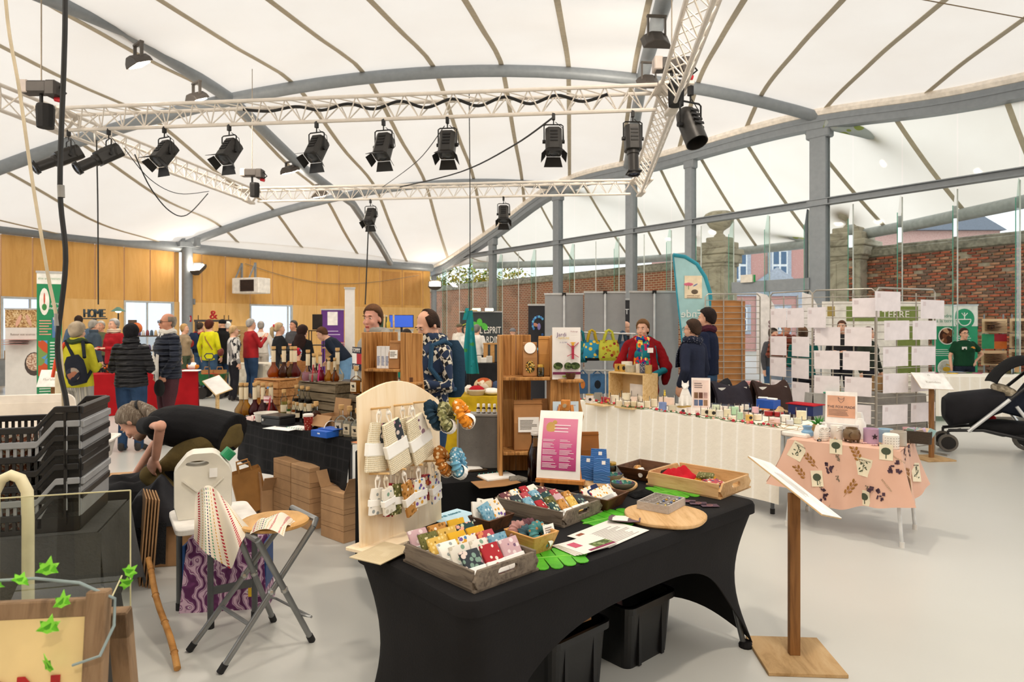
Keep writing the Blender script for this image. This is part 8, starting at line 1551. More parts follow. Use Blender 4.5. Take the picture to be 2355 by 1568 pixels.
t,k=burner('bronze footed oriental burner',1959,1016,[(13,5),(18,9),(19,18),(16,28),(12,31),(13,33),(10,33),(10,26)],'6f5a40');[MB().cyl((13*k*cos(a),13*k*sin(a),0),(14*k*cos(a),14*k*sin(a),9*k),2.5*k,3.5*k).bd('foot',pla('5a4833',.4,.3),t)for a in(.8,2.4,4,5.5)];[MB().tube([((s*10+5*cos(a))*k,-15*k,(18+6*sin(a))*k)for a in[2*PI*j/12 for j in range(12)]],1.1*k,6,closed=True).bd('medallion',pla('5a4833',.4,.3),t)for s in(-.9,.6)]
t,k=burner('white pierced lantern behind the bronze burner',1978,1008,[(13,0),(13,36),(8,42),(7,46),(.1,46)],'efece6',n=8);t,k=burner('tall white lantern with a pointed cap behind the bird holder',1975,992,[(14,0),(12,30),(8,44),(.1,44)],'ece8e0',n=4)
def star(label,px,py,col,r,h):
 t,k=burner(label,px,py,[(r,0),(r,2),(r,h),(r*.9,h),(r*.88,h*.9),(.1,h*.9)],col);P=[((7 if j%2==0 else 3)*k*sin(PI*j/5),(7 if j%2==0 else 3)*k*cos(PI*j/5))for j in range(10)];MB().prism(P,0,2*k,MT((-.0,-(r-.8)*k,h*.5*k))@UPR).bd('star_cutout',pla('33262c',.8),t)
star('lilac tealight holder with a star cut-out',2003,1018,'b99ab5',16,33);star('light blue tealight holder with a star cut-out',2036,1016,'9ab8cc',16,30)
t,k=burner('white dotted tealight holder at the front of the pink table',2049,1031,[(16,0),(17,2),(17,31),(14,34),(.1,34)],'f0ece4');[MB().ell((16.8*k*cos(a),-abs(16.8*k*sin(a)),(7+6*i_)*k),.9*k,.9*k,.9*k,6,5).bd('hole',pla('6a5a48',.8),t)for a in[.3+.36*j for j in range(8)]for i_ in range(4)]
t,k=burner('rough grey concrete candle pot',2066,1024,[(16,0),(17,1),(17,33),(14,33),(14,28),(.1,28)],'b5aca0')
p=kp(2111,1018);k=p.y/1500;t=thing('woven_basket','dark woven basket of pastel sachets','basket',p,math.atan2(ku.y,ku.x)+.1);BK=stripes(('4f463e','6a6056','3f3832'),40,'Z',.9,3.0,.6);b_=rrect(56*k,34*k,6*k,4,-28*k,-17*k);f=lambda z,s:[Vc((x*s,y*s,z))for x,y in b_];MB().loft([f(0,.95),f(28*k,1),f(28*k,.92),f(3*k,.88)]).bd('weave',BK,t)
BM_=MT(p)@MR(t.rotation_euler.z,4,'Z');PSC=('d9a8b0','b5d0c4','e6d2c4','c9b8d6','e8c9a8','a8ccd0')
for j in range(12):g=random.Random(j);pack(BM_@MT(((-22+4*j)*k,g.uniform(-6,6)*k,16*k))@MR(g.uniform(-.5,.5),4,'X')@MR(g.uniform(-.5,.5),4,'Y'),dots(PSC[j%6],('f0e8e0','c98a9a'),60,.3),14*k,19*k,2*k,('rose','mint','cream','lilac','apricot','aqua')[j%6]+' sachet in the woven basket, '+('outer half','inner half')[j//6],'sachets in the woven basket',0,'scented_sachet')
p=kp(1878,1003);k=p.y/1500;t=thing('succulent_plant','spiky green succulent in a woven beige pot','plant',p+kv*.05);MB().lathe([(10*k,0),(14*k,8*k),(14*k,22*k),(11*k,26*k),(9*k,26*k),(9*k,20*k),(.1*k,20*k)],16).bd('pot',stripes(('c9a878','b08f5f'),60,'Z',.9,1,.5),t,True)
for j in range(26):g=random.Random(j);a=j*2.4;L=(16+12*g.random())*k;e=.35+.9*g.random();d_=Vc((cos(a)*cos(e),sin(a)*cos(e),sin(e)));b0_=Vc((0,0,24*k));MB().tube([b0_,b0_+d_*L*.5,b0_+d_*L+Vc((0,0,-2*k))],[1.8*k,1.5*k,.2*k],5).bd('spike_leaf',pla('3f8f3a',.45,0,.15),t)
p=kp(1925,1001)+kv*.12;k=p.y/1500;t,m=card('shop_sign','white framed sign reading the fox made',p,math.atan2(ku.y,ku.x)+.1,66*k,96*k,pla('f3f0ec',.5),-.1);w,h=66*k,96*k
MB().bb(-w*.44,w*.44,-.006,-.003,h*.38,h*.9).bd('peach_panel',pla('dba98c',.6),t).matrix_local=m;text('THE FOX MADE',h*.085,pla('4a4a55',.7),t,m@MT((0,-.007,h*.63))@UPR)
lines(MB(),-w*.4,w*.42,h*.42,h*.58,5,m@MT((0,-.007,0))@UPR,5,.3).bd('small_print',pla('6a5a55',.7),t);MB().tube([m@Vc((x*w*.1,-.008,h*.8+y*h*.07))for x,y in((-1,1),(-.4,.3),(.4,.3),(1,1),(.8,-.2),(0,-1),(-.8,-.2))],.0015,4,closed=True).bd('fox_logo',pla('5a5a66',.6),t)
p=kp(1923,1010)+kv*.07;t=thing('light_box','white letter board showing the letters FO and O','letter board',p,math.atan2(ku.y,ku.x));w=78*k;h=32*k;MB().bb(-w/2,w/2,0,.025,0,h).bd('frame',pla('e6e4e2',.5),t,bevel=.002);text('FOX MADE',h*.42,pla('2a2a2c',.6),t,MT((0,-.002,h*.5))@UPR,.0006,sx=.9)
for px,py,lab in((1884,1016,'slate price tag before the owl'),(1921,1015,'slate price tag before the bird holder'),(2025,1027,'slate price tag by the star holders')):t=thing('price_tag',lab,'price tag',kp(px,py),.1,'slate price tags');MB().box((0,0,.012),(.034,.004,.016)).bd('slate',pla('1c1c1e',.7),t);MB().box((0,.004,.016),(.006,.006,.03)).bd('peg',CW,t);MB().box((0,-.0025,.012),(.018,.0008,.004)).bd('chalk_price',pla('e6e6e6',.8),t)
for px,py,rz in((1988,1019,.2),(2012,1024,-.1)):o=MB().ell((0,0,.004),.03,.018,.004,14,6).bd('wax_melt',dots('d8a0a0',('f0d9d4','c06a70'),60,.35),None,True);o.location=kp(px,py);o.rotation_euler.z=rz;tag(o,'pink wax melt packet lying in front of the %s'%('bronze burner' if rz>0 else 'lilac star holder'),'wax melt','wax melts')
# ---- wire grid panels with cards
WIRE=pla('a9a399',.35,.6)
ZG=2.07
def gp_(px,py):d=(ZG-CH)*F/(HY-py);return atX(px,d,0)
WG=[(gp_(1622,676),gp_(1748,676)),(gp_(1772,674),gp_(1868,668)),(gp_(1869,668),gp_(2013,663.5)),(gp_(2016,661.5),gp_(2150,666))]
GLB=('grid display panel with a sheet of kraft paper','grid display panel of white cards beside the kraft paper one','grid display panel of white cards in the middle of the zigzag','grid display panel of white cards at the sign post end')
for i,(a,c)in enumerate(WG):
 d=c-a;L=d.length;t=thing('grid_panel',GLB[i],'display panel',a,math.atan2(d.y,d.x),'wire grid panels')
 MB().tube([(0,0,.02),(0,0,ZG-.04),(.04,0,ZG),(L-.04,0,ZG),(L,0,ZG-.04),(L,0,.02)],.010,8).bd('outer_frame',WIRE,t,True);MB().cyl((0,0,.12),(L,0,.12),.008,n=6).bd('outer_frame',WIRE,t)
 for k in range(1,3):MB().cyl((L*k/3,0,.12),(L*k/3,0,ZG-.05 if k else ZG),.0085,n=6).bd('upright_wire',WIRE,t)
 for k in range(21):z=.22+k*.088;MB().cyl((0,-.009,z),(L,-.009,z),.0052,n=6).bd('cross_wire',WIRE,t)
 for x in(0,L):MB().box((x,0,.01),(.05,.34,.02)).bd('foot_plate',WIRE,t)
 AM=MT(a)@MR(math.atan2(d.y,d.x),4,'Z')
 if i==0:
  o=MB().grid(lambda u,v:(L*(.12+.62*u),.022+.006*sin(u*7),.62+1.36*v+.012*sin(u*5)),8,8,.003).bd('kraft_sheet',pla('b07c4a',.8,0,.05),None,True);o.matrix_world=AM;tag(o,'large sheet of brown kraft paper hung on the grid','paper')
 else:
  rows={1:[(1.60,(.03,.44,.92)),(1.22,(.03,.56)),(.93,(.02,.55)),(.62,(.04,.56))],2:[(1.72,(.65,)),(1.36,(.04,.53)),(1.06,(.03,.5)),(.74,(.03,.53)),(.40,(.52,))],3:[(1.79,(-.05,)),(1.70,(.72,)),(1.44,(.1,.58)),(1.12,(.08,.56)),(.80,(.08,.55)),(.42,(.07,.55))]}[i]
  for ri,(z,xs)in enumerate(rows):
   for ci,x in enumerate(xs):
    w=L*.42 if i!=1 else L*.4;hh=.235 if i!=1 else .26
    o=MB().box((0,0,0),(w,.0025,hh)).bd('white_card',pla('ebe3e6',.6,0,.03),None);o.matrix_world=AM@MT((L*x+w/2,-.02,z+.12))@MR(RD.uniform(-.02,.02),4,'Y');tag(o,'back of a white card on the %s grid, %s row, %s'%(('','kraft side','middle','sign post side')[i],('top','second','third','fourth','fifth','lowest')[ri],('inner','outer','far')[ci]),'card','cards on the wire grids');MB().box((-w*.35,-.0016,hh*.28),(.05,.0006,.05)).bd('show_through',pla('dccfd2',.7),o)
    # sign posts
def post(label,base,rz,h,wb,board,tilt,roll,txt,wp=.045,num=None,edge=0):
 t=thing('sign_post',label,'sign post',base,rz);PW=wood('8a5f34','6b4522',(20,20,2),.6,'9a6e40');MB().box((0,0,.009),(wb,wb,.018)).bd('base_board',wood('b8976a','9a7a50',(12,3,12),.7,'c4a67c'),t,bevel=.002);MB().bb(-wp/2,wp/2,-wp*.35,wp*.35,.018,h).bd('post',PW,t,bevel=.002)
 m=MT((0,-.01,h+.012))@MR(roll,4,'Y')@MR(tilt,4,'X')
 if edge:X_=(at(1880,1217,2.92)-at(1758,1118,3.12)).normalized();Y_=Vc((.1,1,.14));Y_=(Y_-X_*Y_.dot(X_)).normalized();m=MR(-rz,4,'Z')@Matrix((X_,Y_,X_.cross(Y_))).transposed().to_4x4();m.translation=(0,.0,h+.03)
 o=MB().box((0,0,0),(board[0],board[1],.006)).bd('backing_board',pla('c9a878',.7),t);o.matrix_local=m;o=MB().box((0,0,.0045),(board[0],board[1],.003)).bd('paper',pla('f4f2ee',.6),t);o.matrix_local=m
 if not txt:lines(MB(),-.1,.1,-.06,.06,4,m@MT((0,0,.0065)),3,.3).bd('faint_script',pla('d0cac2',.7),t)
 else:text(txt,board[1]*.2,pla('b9b3aa',.7),t,m@MT((0,-.02,.0068)));
 if num:text(num,board[1]*.13,pla('8a857e',.7),t,m@MT((0,board[1]*.36,.0068)))
 return t
post('wooden sign post with a tilted white name board in the aisle',gd(1826,1512),-.06,.80,.36,(.42,.30),.55,.35,None,.05,None,1);t=post('wooden sign post with a white board numbered 12 beside the card grid',gd(2142,1055),.1,.93,.36,(.42,.26),.75,.05,'Kamidou',.05,'12')
post('short wooden sign post with a white board in front of the green banner',gd(122,1012),0.1,.86,.3,(.36,.26),1.1,0,"Flor'alterna",.045,'12')if True else None
# ---- pushchair
p0=gd(2256,1052);PSm=MT(gd(2276,1040))@MR(2.75,4,'Z')@Matrix.Scale(1.14,4);t=thing('pushchair','dark pushchair with a black hood and foot muff','pushchair');t.matrix_world=PSm;BF=fab('222226',.7,.4,20,.08);FRB=pla('1c1c1e',.4);SIL=pla('d0d2d3',.3,.5)
# local: x forward (towards the front wheels), y side
for s in(-1,1):
 for(x,r_,y)in((.42,.1,.13),(-.42,.15,.26)):
  wm=MB();pr=[(r_*.72,-.022),(r_*.95,-.024),(r_,0),(r_*.95,.024),(r_*.72,.022)];wm.x=MT((x,s*y,r_))@UPR;wm.loft([[Vc((r2*cos(a),r2*sin(a),z))for a in[2*PI*j/20 for j in range(20)]]for r2,z in pr+pr[:1]],cap=False);wo=wm.bd('wheel',pla('6f6a63',.8),t,True);MB().cyl((x,s*y-.02,r_),(x,s*y+.02,r_),r_*.7,n=16).bd('hub',FRB,wo)
 MB().tube([(.42,s*.13,.1),(.42,s*.13,.23),(.3,s*.15,.26)],.016,8).bd('front_fork',FRB,t,True);MB().tube([(.42,s*.13,.24),(.1,s*.2,.27),(-.42,s*.26,.17)],.018,8).bd('frame_tube',FRB,t,True);MB().tube([(.25,s*.22,.25),(-.12,s*.25,.62)],.02,8).bd('side_tube',SIL,t,True);MB().tube([(-.12,s*.25,.62),(-.5,s*.25,1.0),(-.6,s*.22,1.05)],.018,8).bd('push_bar',FRB,t,True);MB().tube([(-.42,s*.26,.17),(-.18,s*.25,.55)],.018,8).bd('rear_tube',SIL,t,True)
MB().tube([(-.6,-.22,1.05),(-.64,0,1.06),(-.6,.22,1.05)],.018,8).bd('push_handle',FRB,t,True)
mf=MB();sct=lambda x,z,w,h_:[Vc((x,w*math.copysign(abs(cos(a))**.6,cos(a)),z+h_*math.copysign(abs(sin(a))**.7,sin(a))))for a in[2*PI*j/18 for j in range(18)]];mf.loft([sct(.44,.48,.12,.12),sct(.38,.46,.17,.19),sct(.2,.5,.19,.18),sct(.0,.56,.2,.15),sct(-.1,.58,.19,.12)]);mf.bd('foot_muff',BF,t,True)
MB().loft([sct(-.05,.55,.2,.08),sct(-.28,.55,.2,.14),sct(-.4,.75,.2,.12),sct(-.5,.9,.19,.06)]).bd('seat',fab('1f2430',.8),t,True)
MB().grid(lambda u,v:(-.3+.3*cos(PI*(.1+.8*u)),(v-.5)*.44,.74+.34*sin(PI*(.05+.9*u))*(1-.25*(2*v-1)**2)),18,10,.012).bd('hood',fab('151517',.8,.3,40),t,True)
MB().ell((-.15,.0,.68),.16,.15,.07,14,8,MR(-.5,3,'Y')).bd('blanket',cells(('b5a890','c9bda6','9a8f7a'),26),t,True);MB().loft([sct(.16,.3,.16,.05),sct(-.1,.28,.19,.09),sct(-.35,.3,.19,.06)]).bd('shopping_net',fab('1d1d1f'),t,True);MB().ell((-.02,-.19,.36),.09,.05,.05,12,8).bd('red_cloth_in_net',fab('c01f1f'),t,True);MB().ell((-.16,-.19,.31),.13,.05,.05,12,8).bd('olive_cloth_in_net',fab('5a5a40'),t,True)
# ---- banner flag, roll-ups, bag rail
GRY=pla('9a9b9d',.6,0,.02)
def rollup(label,px0,px1,ytop,d,mat,back=True,zb=.05,name='rollup_banner',rz=0,group=None):
 a,c=atX(px0,d,0),atX(px1,d,0);zt_=CH+(HY-ytop)/F*d;w=c.x-a.x;t=thing(name,label,'banner',((a.x+c.x)/2,d,0),rz,group);MB().bb(-w/2,w/2,-.004,.0,zb,zt_).bd('sheet',mat,t);MB().bb(-w/2-.01,w/2+.01,-.02,.02,zt_,zt_+.03).bd('top_rail',pla('c2c4c6',.4,.4),t);MB().bb(-w/2-.02,w/2+.02,-.08,.08,0,.07).bd('base',pla('b5b7b9',.4,.4),t)
 if back:MB().cyl((0,-.03,.07),(0,-.03,zt_),.016).bd('support_pole',pla('d6d7d8',.4,.3),t);MB().box((0,-.02,zt_+.01),(.06,.05,.05)).bd('pole_clip',BLK,t)
 return t,zt_,w
rollup('grey back of a roll-up banner next to the dark necklace banner',1253,1341,678,10.6,GRY,group='grey roll-up backs');rollup('grey back of a roll-up banner between its two grey neighbours',1344,1438,674,10.4,GRY,group='grey roll-up backs');rollup('wide grey back of a roll-up banner behind the red shawl',1448,1560,673,10.2,GRY,group='grey roll-up backs')
# bag rail
p0,p1=at(1318,764,9.2),at(1462,768,9.0);t=thing('bag_rail','chrome rail hung with colourful cloth bags','clothes rail');CHR=pla('cfd0d0',.25,.8)
MB().cyl(p0,p1,.014).bd('top_rail',CHR,t,True);q0_,q1_=at(1318,850,9.2),at(1462,853,9.0);MB().cyl(q0_,q1_,.012).bd('lower_rail',CHR,t,True)
for q in(p0.lerp(p1,.06),p0.lerp(p1,.95)):MB().cyl(q,(q.x,q.y,0),.014).bd('upright',CHR,t,True);MB().bb(q.x-.02,q.x+.02,q.y-.25,q.y+.25,0,.03).bd('foot',CHR,t)
def bag(label,px,ytop,yb,w,d,mat,mat2,strapm):
 c=at(px,yb,d);H=(yb-ytop)/F*d;bh=H*.68;W_=w/F*d;t=thing('cloth_handbag',label,'handbag',c,0,'cloth bags on the rail');MB().loft([[Vc((W_/2*k*math.copysign(abs(cos(a))**.5,cos(a)),.09*k2*math.copysign(abs(sin(a))**.6,sin(a)),z))for a in[2*PI*j/18 for j in range(18)]]for z,k,k2 in((0,.85,.7),(bh*.15,1,1),(bh*.7,.95,.9),(bh,.8,.4))]).bd('bag_body',mat,t,True);MB().loft([[Vc((W_/2*k*1.01*math.copysign(abs(cos(a))**.5,cos(a)),.092*k*sin(a),z))for a in[2*PI*j/18 for j in range(18)]]for z,k in((-.005,.8),(bh*.12,.99))]).bd('bag_base',mat2,t,True)
 for y in(-.05,.05):MB().tube([(-W_*.25,y,bh*.9),(-W_*.12,y,H*.97),(0,y*.3,H*1.02),(W_*.12,y,H*.97),(W_*.25,y,bh*.9)],.016,8).bd('handle',strapm,t,True)
bag('teal cloth handbag on the rail',1336,762,832,32,9.15,dots('1f6a72',('174f58','2f8a8a'),20,.4),fab('174f58'),fab('1f6a72'));bag('blue and yellow flower print handbag on the rail',1361,760,828,44,9.1,dots('2f86a8',('d9b02a','e0c24a','1f5a7a'),16,.45),fab('1a1a1c'),fab('b0962a'));bag('yellow quilted handbag with red flowers on the rail',1400,760,828,50,9.05,dots('b9b840',('8a2a2a','b07a2a'),18,.4),fab('a8a838'),fab('b9b840'));bag('denim handbag half hidden behind the red shawl',1432,763,830,34,9.1,fab('4a6480',.9),fab('3a506a'),fab('3a4a5a'))
for px,w,c,lab in((1340,24,'3f5f82','denim panel bag with an orange trim on the lower rail'),(1374,34,'466a90','denim patch bag with a dog motif on the lower rail'),(1408,26,'56789a','plain denim bag on the lower rail')):o=thing('denim_bag',lab,'handbag',at(px,905,9.15),0,'denim bags on the lower rail');W_=w/F*9.15;MB().bb(-W_/2,W_/2,-.02,.02,0,.28).bd('bag_body',fab(c,.9,.4,60,.2),o,bevel=.01);MB().tube([(-W_*.3,0,.28),(0,0,.33),(W_*.3,0,.28)],.01,6).bd('handle',fab(c),o);MB().ell((0,-.022,.13),W_*.22,.004,.06,10,6).bd('patch',fab('22262e' if w>30 else 'c97a3a'),o)
# feather flag
fd=9.6;A=lambda px,py:at(px,py,fd);t=thing('feather_flag','tall pale blue feather flag with a teal hem','flag');P_=[(1548,586),(1575,590),(1603,607),(1622,637),(1633,672),(1637,720),(1636,800),(1632,900),(1580,900),(1566,760),(1556,670)]
m=Matrix.Identity(4);poly=[A(*q)for q in P_];MB().loft([[p for p in poly],[p+Vc((0,.008,0))for p in poly]]).bd('flag_cloth',pla('a9d3d6',.7,0,.03),t);hem=[A(*q)for q in P_[:8]];MB().tube([p+Vc((0,.0,0))for p in hem],.028,8).bd('teal_hem',pla('2f93a8',.6),t,True);MB().tube([A(*q)for q in(P_[0],P_[10],P_[9],P_[8])],.012,6).bd('side_hem',pla('2f93a8',.6),t,True);b_=A(1630,900);MB().cyl(b_,(b_.x,b_.y,0),.02).bd('pole',pla('d0d0d0',.4,.4),t);MB().box((b_.x,b_.y,.02),(.4,.4,.04)).bd('base_plate',pla('5a5a5c',.5),t)
c=A(1594,660);MB().box(c+Vc((0,-.008,0)),(40/F*fd,.004,52/F*fd)).bd('logo_panel',pla('f0dfc0',.6),t);pp_=MB();
for j in range(7):a=PI*(.1+.8*j/6);pp_.ell(c+Vc((-.07+.045*cos(a),-.012,.05-.03*sin(a)*.4)),.012,.002,.03,8,5,MR(a-PI/2,3,'Y'))
pp_.bd('pink_flower',pla('d9708a',.6),t);MB().ell(c+Vc((.02,-.012,-.07)),.05,.003,.035,14,8).bd('hedgehog_shape',pla('6a5a4a',.6),t);MB().ell(c+Vc((.03,-.012,.03)),.04,.002,.01,10,5,MR(-.5,3,'Y')).bd('insect_shape',pla('7a86b0',.6),t);MB().box(c+Vc((-.07,-.012,.0)),(.006,.002,.07)).bd('stem',pla('4f8a3a',.6),t)
text('Centre d\'initiation\nà l\'environnement',.026,pla('8a6a5a',.6),t,MT(c+Vc((0,-.012,-.14)))@UPR@Matrix.Diagonal((-1,1,1,1)));text('Ende',.16,pla('eef2ee',.6),t,MT(A(1590,722)+Vc((0,-.014,0)))@UPR@Matrix.Diagonal((-1,1,1,1)))
# ================================================================ far stalls and wall fittings
# ---- heater on the wood wall
a_=wang(545);hp_=wpt(a_,3.0,.95);t=thing('unit_heater','white fan heater hung on steel brackets on the wood wall','heater',hp_,-.35);MB().bb(-.58,.58,-.3,.3,-.27,.27).bd('casing',pla('e3dfd8',.5),t,bevel=.02);MB().bb(-.2,.38,-.31,-.3,-.2,.2).bd('grille_back',pla('2a201d',.7),t)
for k in range(8):o=MB().bb(-.2,.38,-.335,-.305,-.19+k*.05,-.165+k*.05).bd('louvre',pla('3f302b',.5),t)
for x in(-.7,-.1):MB().bb(x-.03,x+.03,.28,.34,-.1,.85).bd('wall_bracket',C_STEEL,t);MB().bar((x,.3,.8),(x+.1,-.1,.28),.04,.04).bd('strut',C_STEEL,t)
q=wpt(wang(425),2.38,.36);
t=thing('exit_sign','small red and white door sign on the round grey column','sign',at(425,732,21.2),-.6);MB().box((0,0,0),(.16,.01,.2)).bd('plate',pla('c01f2a',.6),t);MB().box((0,-.007,0),(.035,.004,.12)).bd('white_bar',pla('f2efec',.6),t);t.location=wpt(wang(424),CH+.22,.36)
t=thing('socket_box','grey power socket box on the wood wall beside the column','socket',wpt(wang(440),2.42,.07),-.6);MB().box((0,0,0),(.24,.1,.2)).bd('case',pla('7a7d80',.5),t,bevel=.02);[MB().cyl((x,-.05,-.0),(x,-.09,0),.04).bd('socket_lid',pla('8f9294',.5),t)for x in(-.06,.06)]
cable('light_string','string of unlit bulbs sagging across the wood wall',[wpt(wang(560+50*k),3.85-.55*sin(PI*k/8),.12)for k in range(9)],.012,pla('8a7a64',.7))
# green exit sign on the glass wall door header
p=gpt(1728,2.83);t=thing('exit_light','green running-man exit light above the glass doors','exit sign',p-GN*.2,GR+PI);MB().box((0,0,0),(.34,.06,.2)).bd('case',pla('d6d0c4',.5),t);MB().box((-.12 if False else .12,.035,0),(.2,.012,.18)).bd('green_face',pla('1f8a4a',.5),t);t.rotation_euler.z=math.atan2(GU.y,GU.x);
# ---- green aloe roll-up
t,zt_,w=rollup('tall green aloe vera roll-up banner with plant photographs',90,138,628,9.6,pla('1e8a5a',.5,0,.03),False,rz=.5);W2=w
MB().bb(-w/2,w/2,-.008,-.004,zt_-.16,zt_).bd('white_header',pla('f0f0ea',.6),t);MB().bb(-w/2,w/2,-.008,-.004,.06,.5).bd('white_foot',pla('eeece4',.6),t);text('aloe arborescens',.05,pla('8ab08a',.6),t,MT((0,-.009,zt_-.08))@UPR,.0005,sx=.8);text('le secret\nd\'une santé',.065,pla('eef4ee',.6),t,MT((w*.16,-.009,zt_-.48))@UPR,.0005,sx=.7)
MB().ell((-w*.2,-.008,zt_-.42),w*.2,.004,.2,16,8).bd('logo_oval',pla('f4f2ea',.6),t);MB().ell((-w*.2,-.012,zt_-.38),.01,.002,.09,8,6).bd('aloe_flower',pla('c8503a',.6),t);MB().ell((-w*.2,-.012,zt_-.5),.03,.002,.05,8,6).bd('aloe_leaves',pla('3f8a4a',.6),t)
for x,z,ww,hh,c in((-.26,-1.25,.36,.52,('5f9ad0','c85a3a','7f9a5a')),(.26,-.8,.3,.3,('5a7fb0','d9d0b8','7a8aa0')),(.28,-1.75,.3,.35,('4f8a3a','7fb05a','2f5a2a'))):o=MB().bb(w*x-w*ww/2,w*x+w*ww/2,-.009,-.005,zt_+z-hh/2,zt_+z+hh/2).bd('plant_photo',cells(c,9),t)
lines(MB(),-w*.4,w*.05,zt_-1.95,zt_-1.6,9,MT((0,-.007,0))@UPR,3,.4).bd('small_print',pla('cfe3d6',.6),t);lines(MB(),w*.02,w*.44,zt_-1.45,zt_-1.0,10,MT((0,-.007,0))@UPR,4,.4).bd('small_print',pla('cfe3d6',.6),t);lines(MB(),-w*.4,w*.1,zt_-.92,zt_-.68,6,MT((0,-.007,0))@UPR,8,.4).bd('small_print',pla('d9a08a',.6),t)
# ---- rice poster in front of the bright doorway
t,zt_,w=rollup('pale roll-up poster with hands holding grain',18,92,712,13.2,pla('e0dcd6',.6,0,.02),False,rz=.25);MB().bb(-w/2,w/2,-.008,-.004,zt_-.36,zt_).bd('grain_photo',cells(('b08a5a','c9a878','96704a','d9bf95'),40),t)
for s in(-1,1):MB().ell((s*.09,-.01,zt_-.22),.035,.005,.13,10,8,MR(-s*.35,3,'Y')).bd('hand_picture',pla('d8a890',.6),t)
text('Retour aux sources !',.065,pla('8a8078',.7),t,MT((0,-.008,zt_-.5))@UPR,.0005,sx=.85);lines(MB(),-w*.4,w*.4,zt_-.72,zt_-.58,3,MT((0,-.006,0))@UPR,2,.2,.3).bd('small_print',pla('c0908a',.7),t);MB().ell((w*.28,-.008,zt_-1.1),.17,.004,.24,18,8).bd('bowl_picture',pla('4a3f3a',.6),t);MB().ell((w*.28,-.012,zt_-1.06),.14,.004,.18,18,8).bd('grain_picture',cells(('c9a890','a8806a','e0cdb8'),40),t)
# goods on the grey table there
for k,(px,lab)in enumerate(((15,'brown paper gift bag with raffia on the grey table'),(35,'small kraft carton on the grey table'))):o=MB().bb(-.12,.12,-.08,.08,0,.22-.06*k).bd('kraft_parcel',pla(('9a7440','a8855c')[k],.8,0,.15),None,bevel=.01);o.location=onz(px,827,.78)+Vc((0,.15,.005));tag(o,lab,'parcel')
o=MB().bb(-.4,.4,-.15,.15,0,.06).bd('wooden_riser',wood('8a4a3a','6f3a2c'),None,bevel=.005);o.location=onz(30,829,.78)+Vc((.2,.3,.002));tag(o,'low reddish wooden riser on the grey table','riser')
# orange plant tub and tote bag
t=thing('tote_bag','cream cotton tote bag hanging beside the green banner','bag',at(146,905,9.0),.2);MB().bb(-.1,.1,-.03,.03,0,.42).bd('bag_body',fab('d8cbb0',.9),t,bevel=.015);MB().tube([(-.06,0,.42),(-.05,0,.6),(.0,0,.66),(.05,0,.6),(.06,0,.42)],.01,6).bd('handle',fab('d8cbb0'),t);t.location.z=.55
tl=[c for c in t.children];hk=thing('coat_stand','thin dark stand from which the tote bag hangs','stand',(t.location.x,t.location.y+.0,0));MB().cyl((0,.05,0),(0,.05,1.22),.012).cyl((0,.05,1.21),(0,-.0,1.21),.008).bd('pole',BLK,hk);MB().lathe([(.16,0),(.16,.02),(.02,.03)],16,(0,.05,0)).bd('base',BLK,hk)
# ---- red table goods
for k,(px,w,h,c,lab)in enumerate(((282,.3,.38,'e3e6e0','white information board on the red table behind the quilted jacket'),(347,.26,.3,'e9e4e2','white leaflet holder on the red table by the bald man'),(318,.14,.18,'8a5f3a','small wooden box on the red table'))):p=onz(px,855,.75);t=thing('leaflet_stand',lab,'leaflet stand',p+Vc((0,.25,.002)),-.1);MB().bb(-w/2,w/2,-.01,.01,0,h).bd('panel',pla(c,.6),t);MB().bb(-w/2,w/2,0,.1,0,.012).bd('foot',pla(c,.6),t);MB().bb(-w*.35,w*.35,-.014,-.01,h*.5,h*.85).bd('picture',cells(('9fc0a8','d9a0a0','e6e0d8'),12),t);lines(MB(),-w*.4,w*.4,h*.1,h*.42,5,MT((0,-.011,0))@UPR,k).bd('print',pla('b0aca8',.7),t)
mb=MB();leafball(mb,(0,0,.06),.13,260,.03,random.Random(2));t=thing('flower_arrangement','bunch of orange and green flowers on the red table','flowers',onz(246,858,.75)+Vc((0,.15,.004)));mb.bd('petals',cells(('c8502a','3f7a2f','d98a3a','2f5a24'),22),t);MB().lathe([(.06,0),(.08,.07),(.07,.07),(.05,.01)],14).bd('bowl',pla('6a4a30',.6),t)
o=MB().ell((0,0,.07),.12,.1,.075,14,10).bd('patterned_ball',cells(('d9862a','ece8e0','2f3a5a','b04a2a'),9),None,True);o.location=onz(432,852,.75)+Vc((0,.2,.003));tag(o,'orange and white patterned cushion on the end of the red table','cushion');block('white_leaflets','stack of white leaflets on the end of the red table',440,853,.3,.2,.02,PAPR,.1,'leaflets',.752)
# ---- HOME letters, ampersand stall
def letters(label,s,px,py,d,size,c,depth=.05,post=True):
 t=thing('display_letters',label,'letters',at(px,py,d));text(s,size,pla(c,.6),t,UPR,depth,'letter_set');z=t.location.z
 return t
t=thing('letter_stand','thin wooden stand carrying the HOME letters','stand',atX(218,16.4,0));zz_=CH+(HY-731)/F*16.4;MB().bb(-.28,.28,-.06,.06,zz_-.03,zz_).bd('plank',pla('3f464a',.6),t);MB().bb(-.03,.03,-.03,.03,0,zz_-.03).bd('post',pla('3f464a',.6),t);MB().bb(-.25,.25,-.2,.2,0,.03).bd('base',pla('3f464a',.6),t)
for k,ch in enumerate('HOME'):o=text(ch,.3,pla('35454d',.6,0,.15),None,MT((atX(218,16.4,0).x-.21+.14*k,16.4,zz_+.1))@UPR,.03,'wall_letter',sx=.75);tag(o,'dark metal letter %s of the word HOME'%ch,'letter','HOME letters');o.location.z=zz_+.107
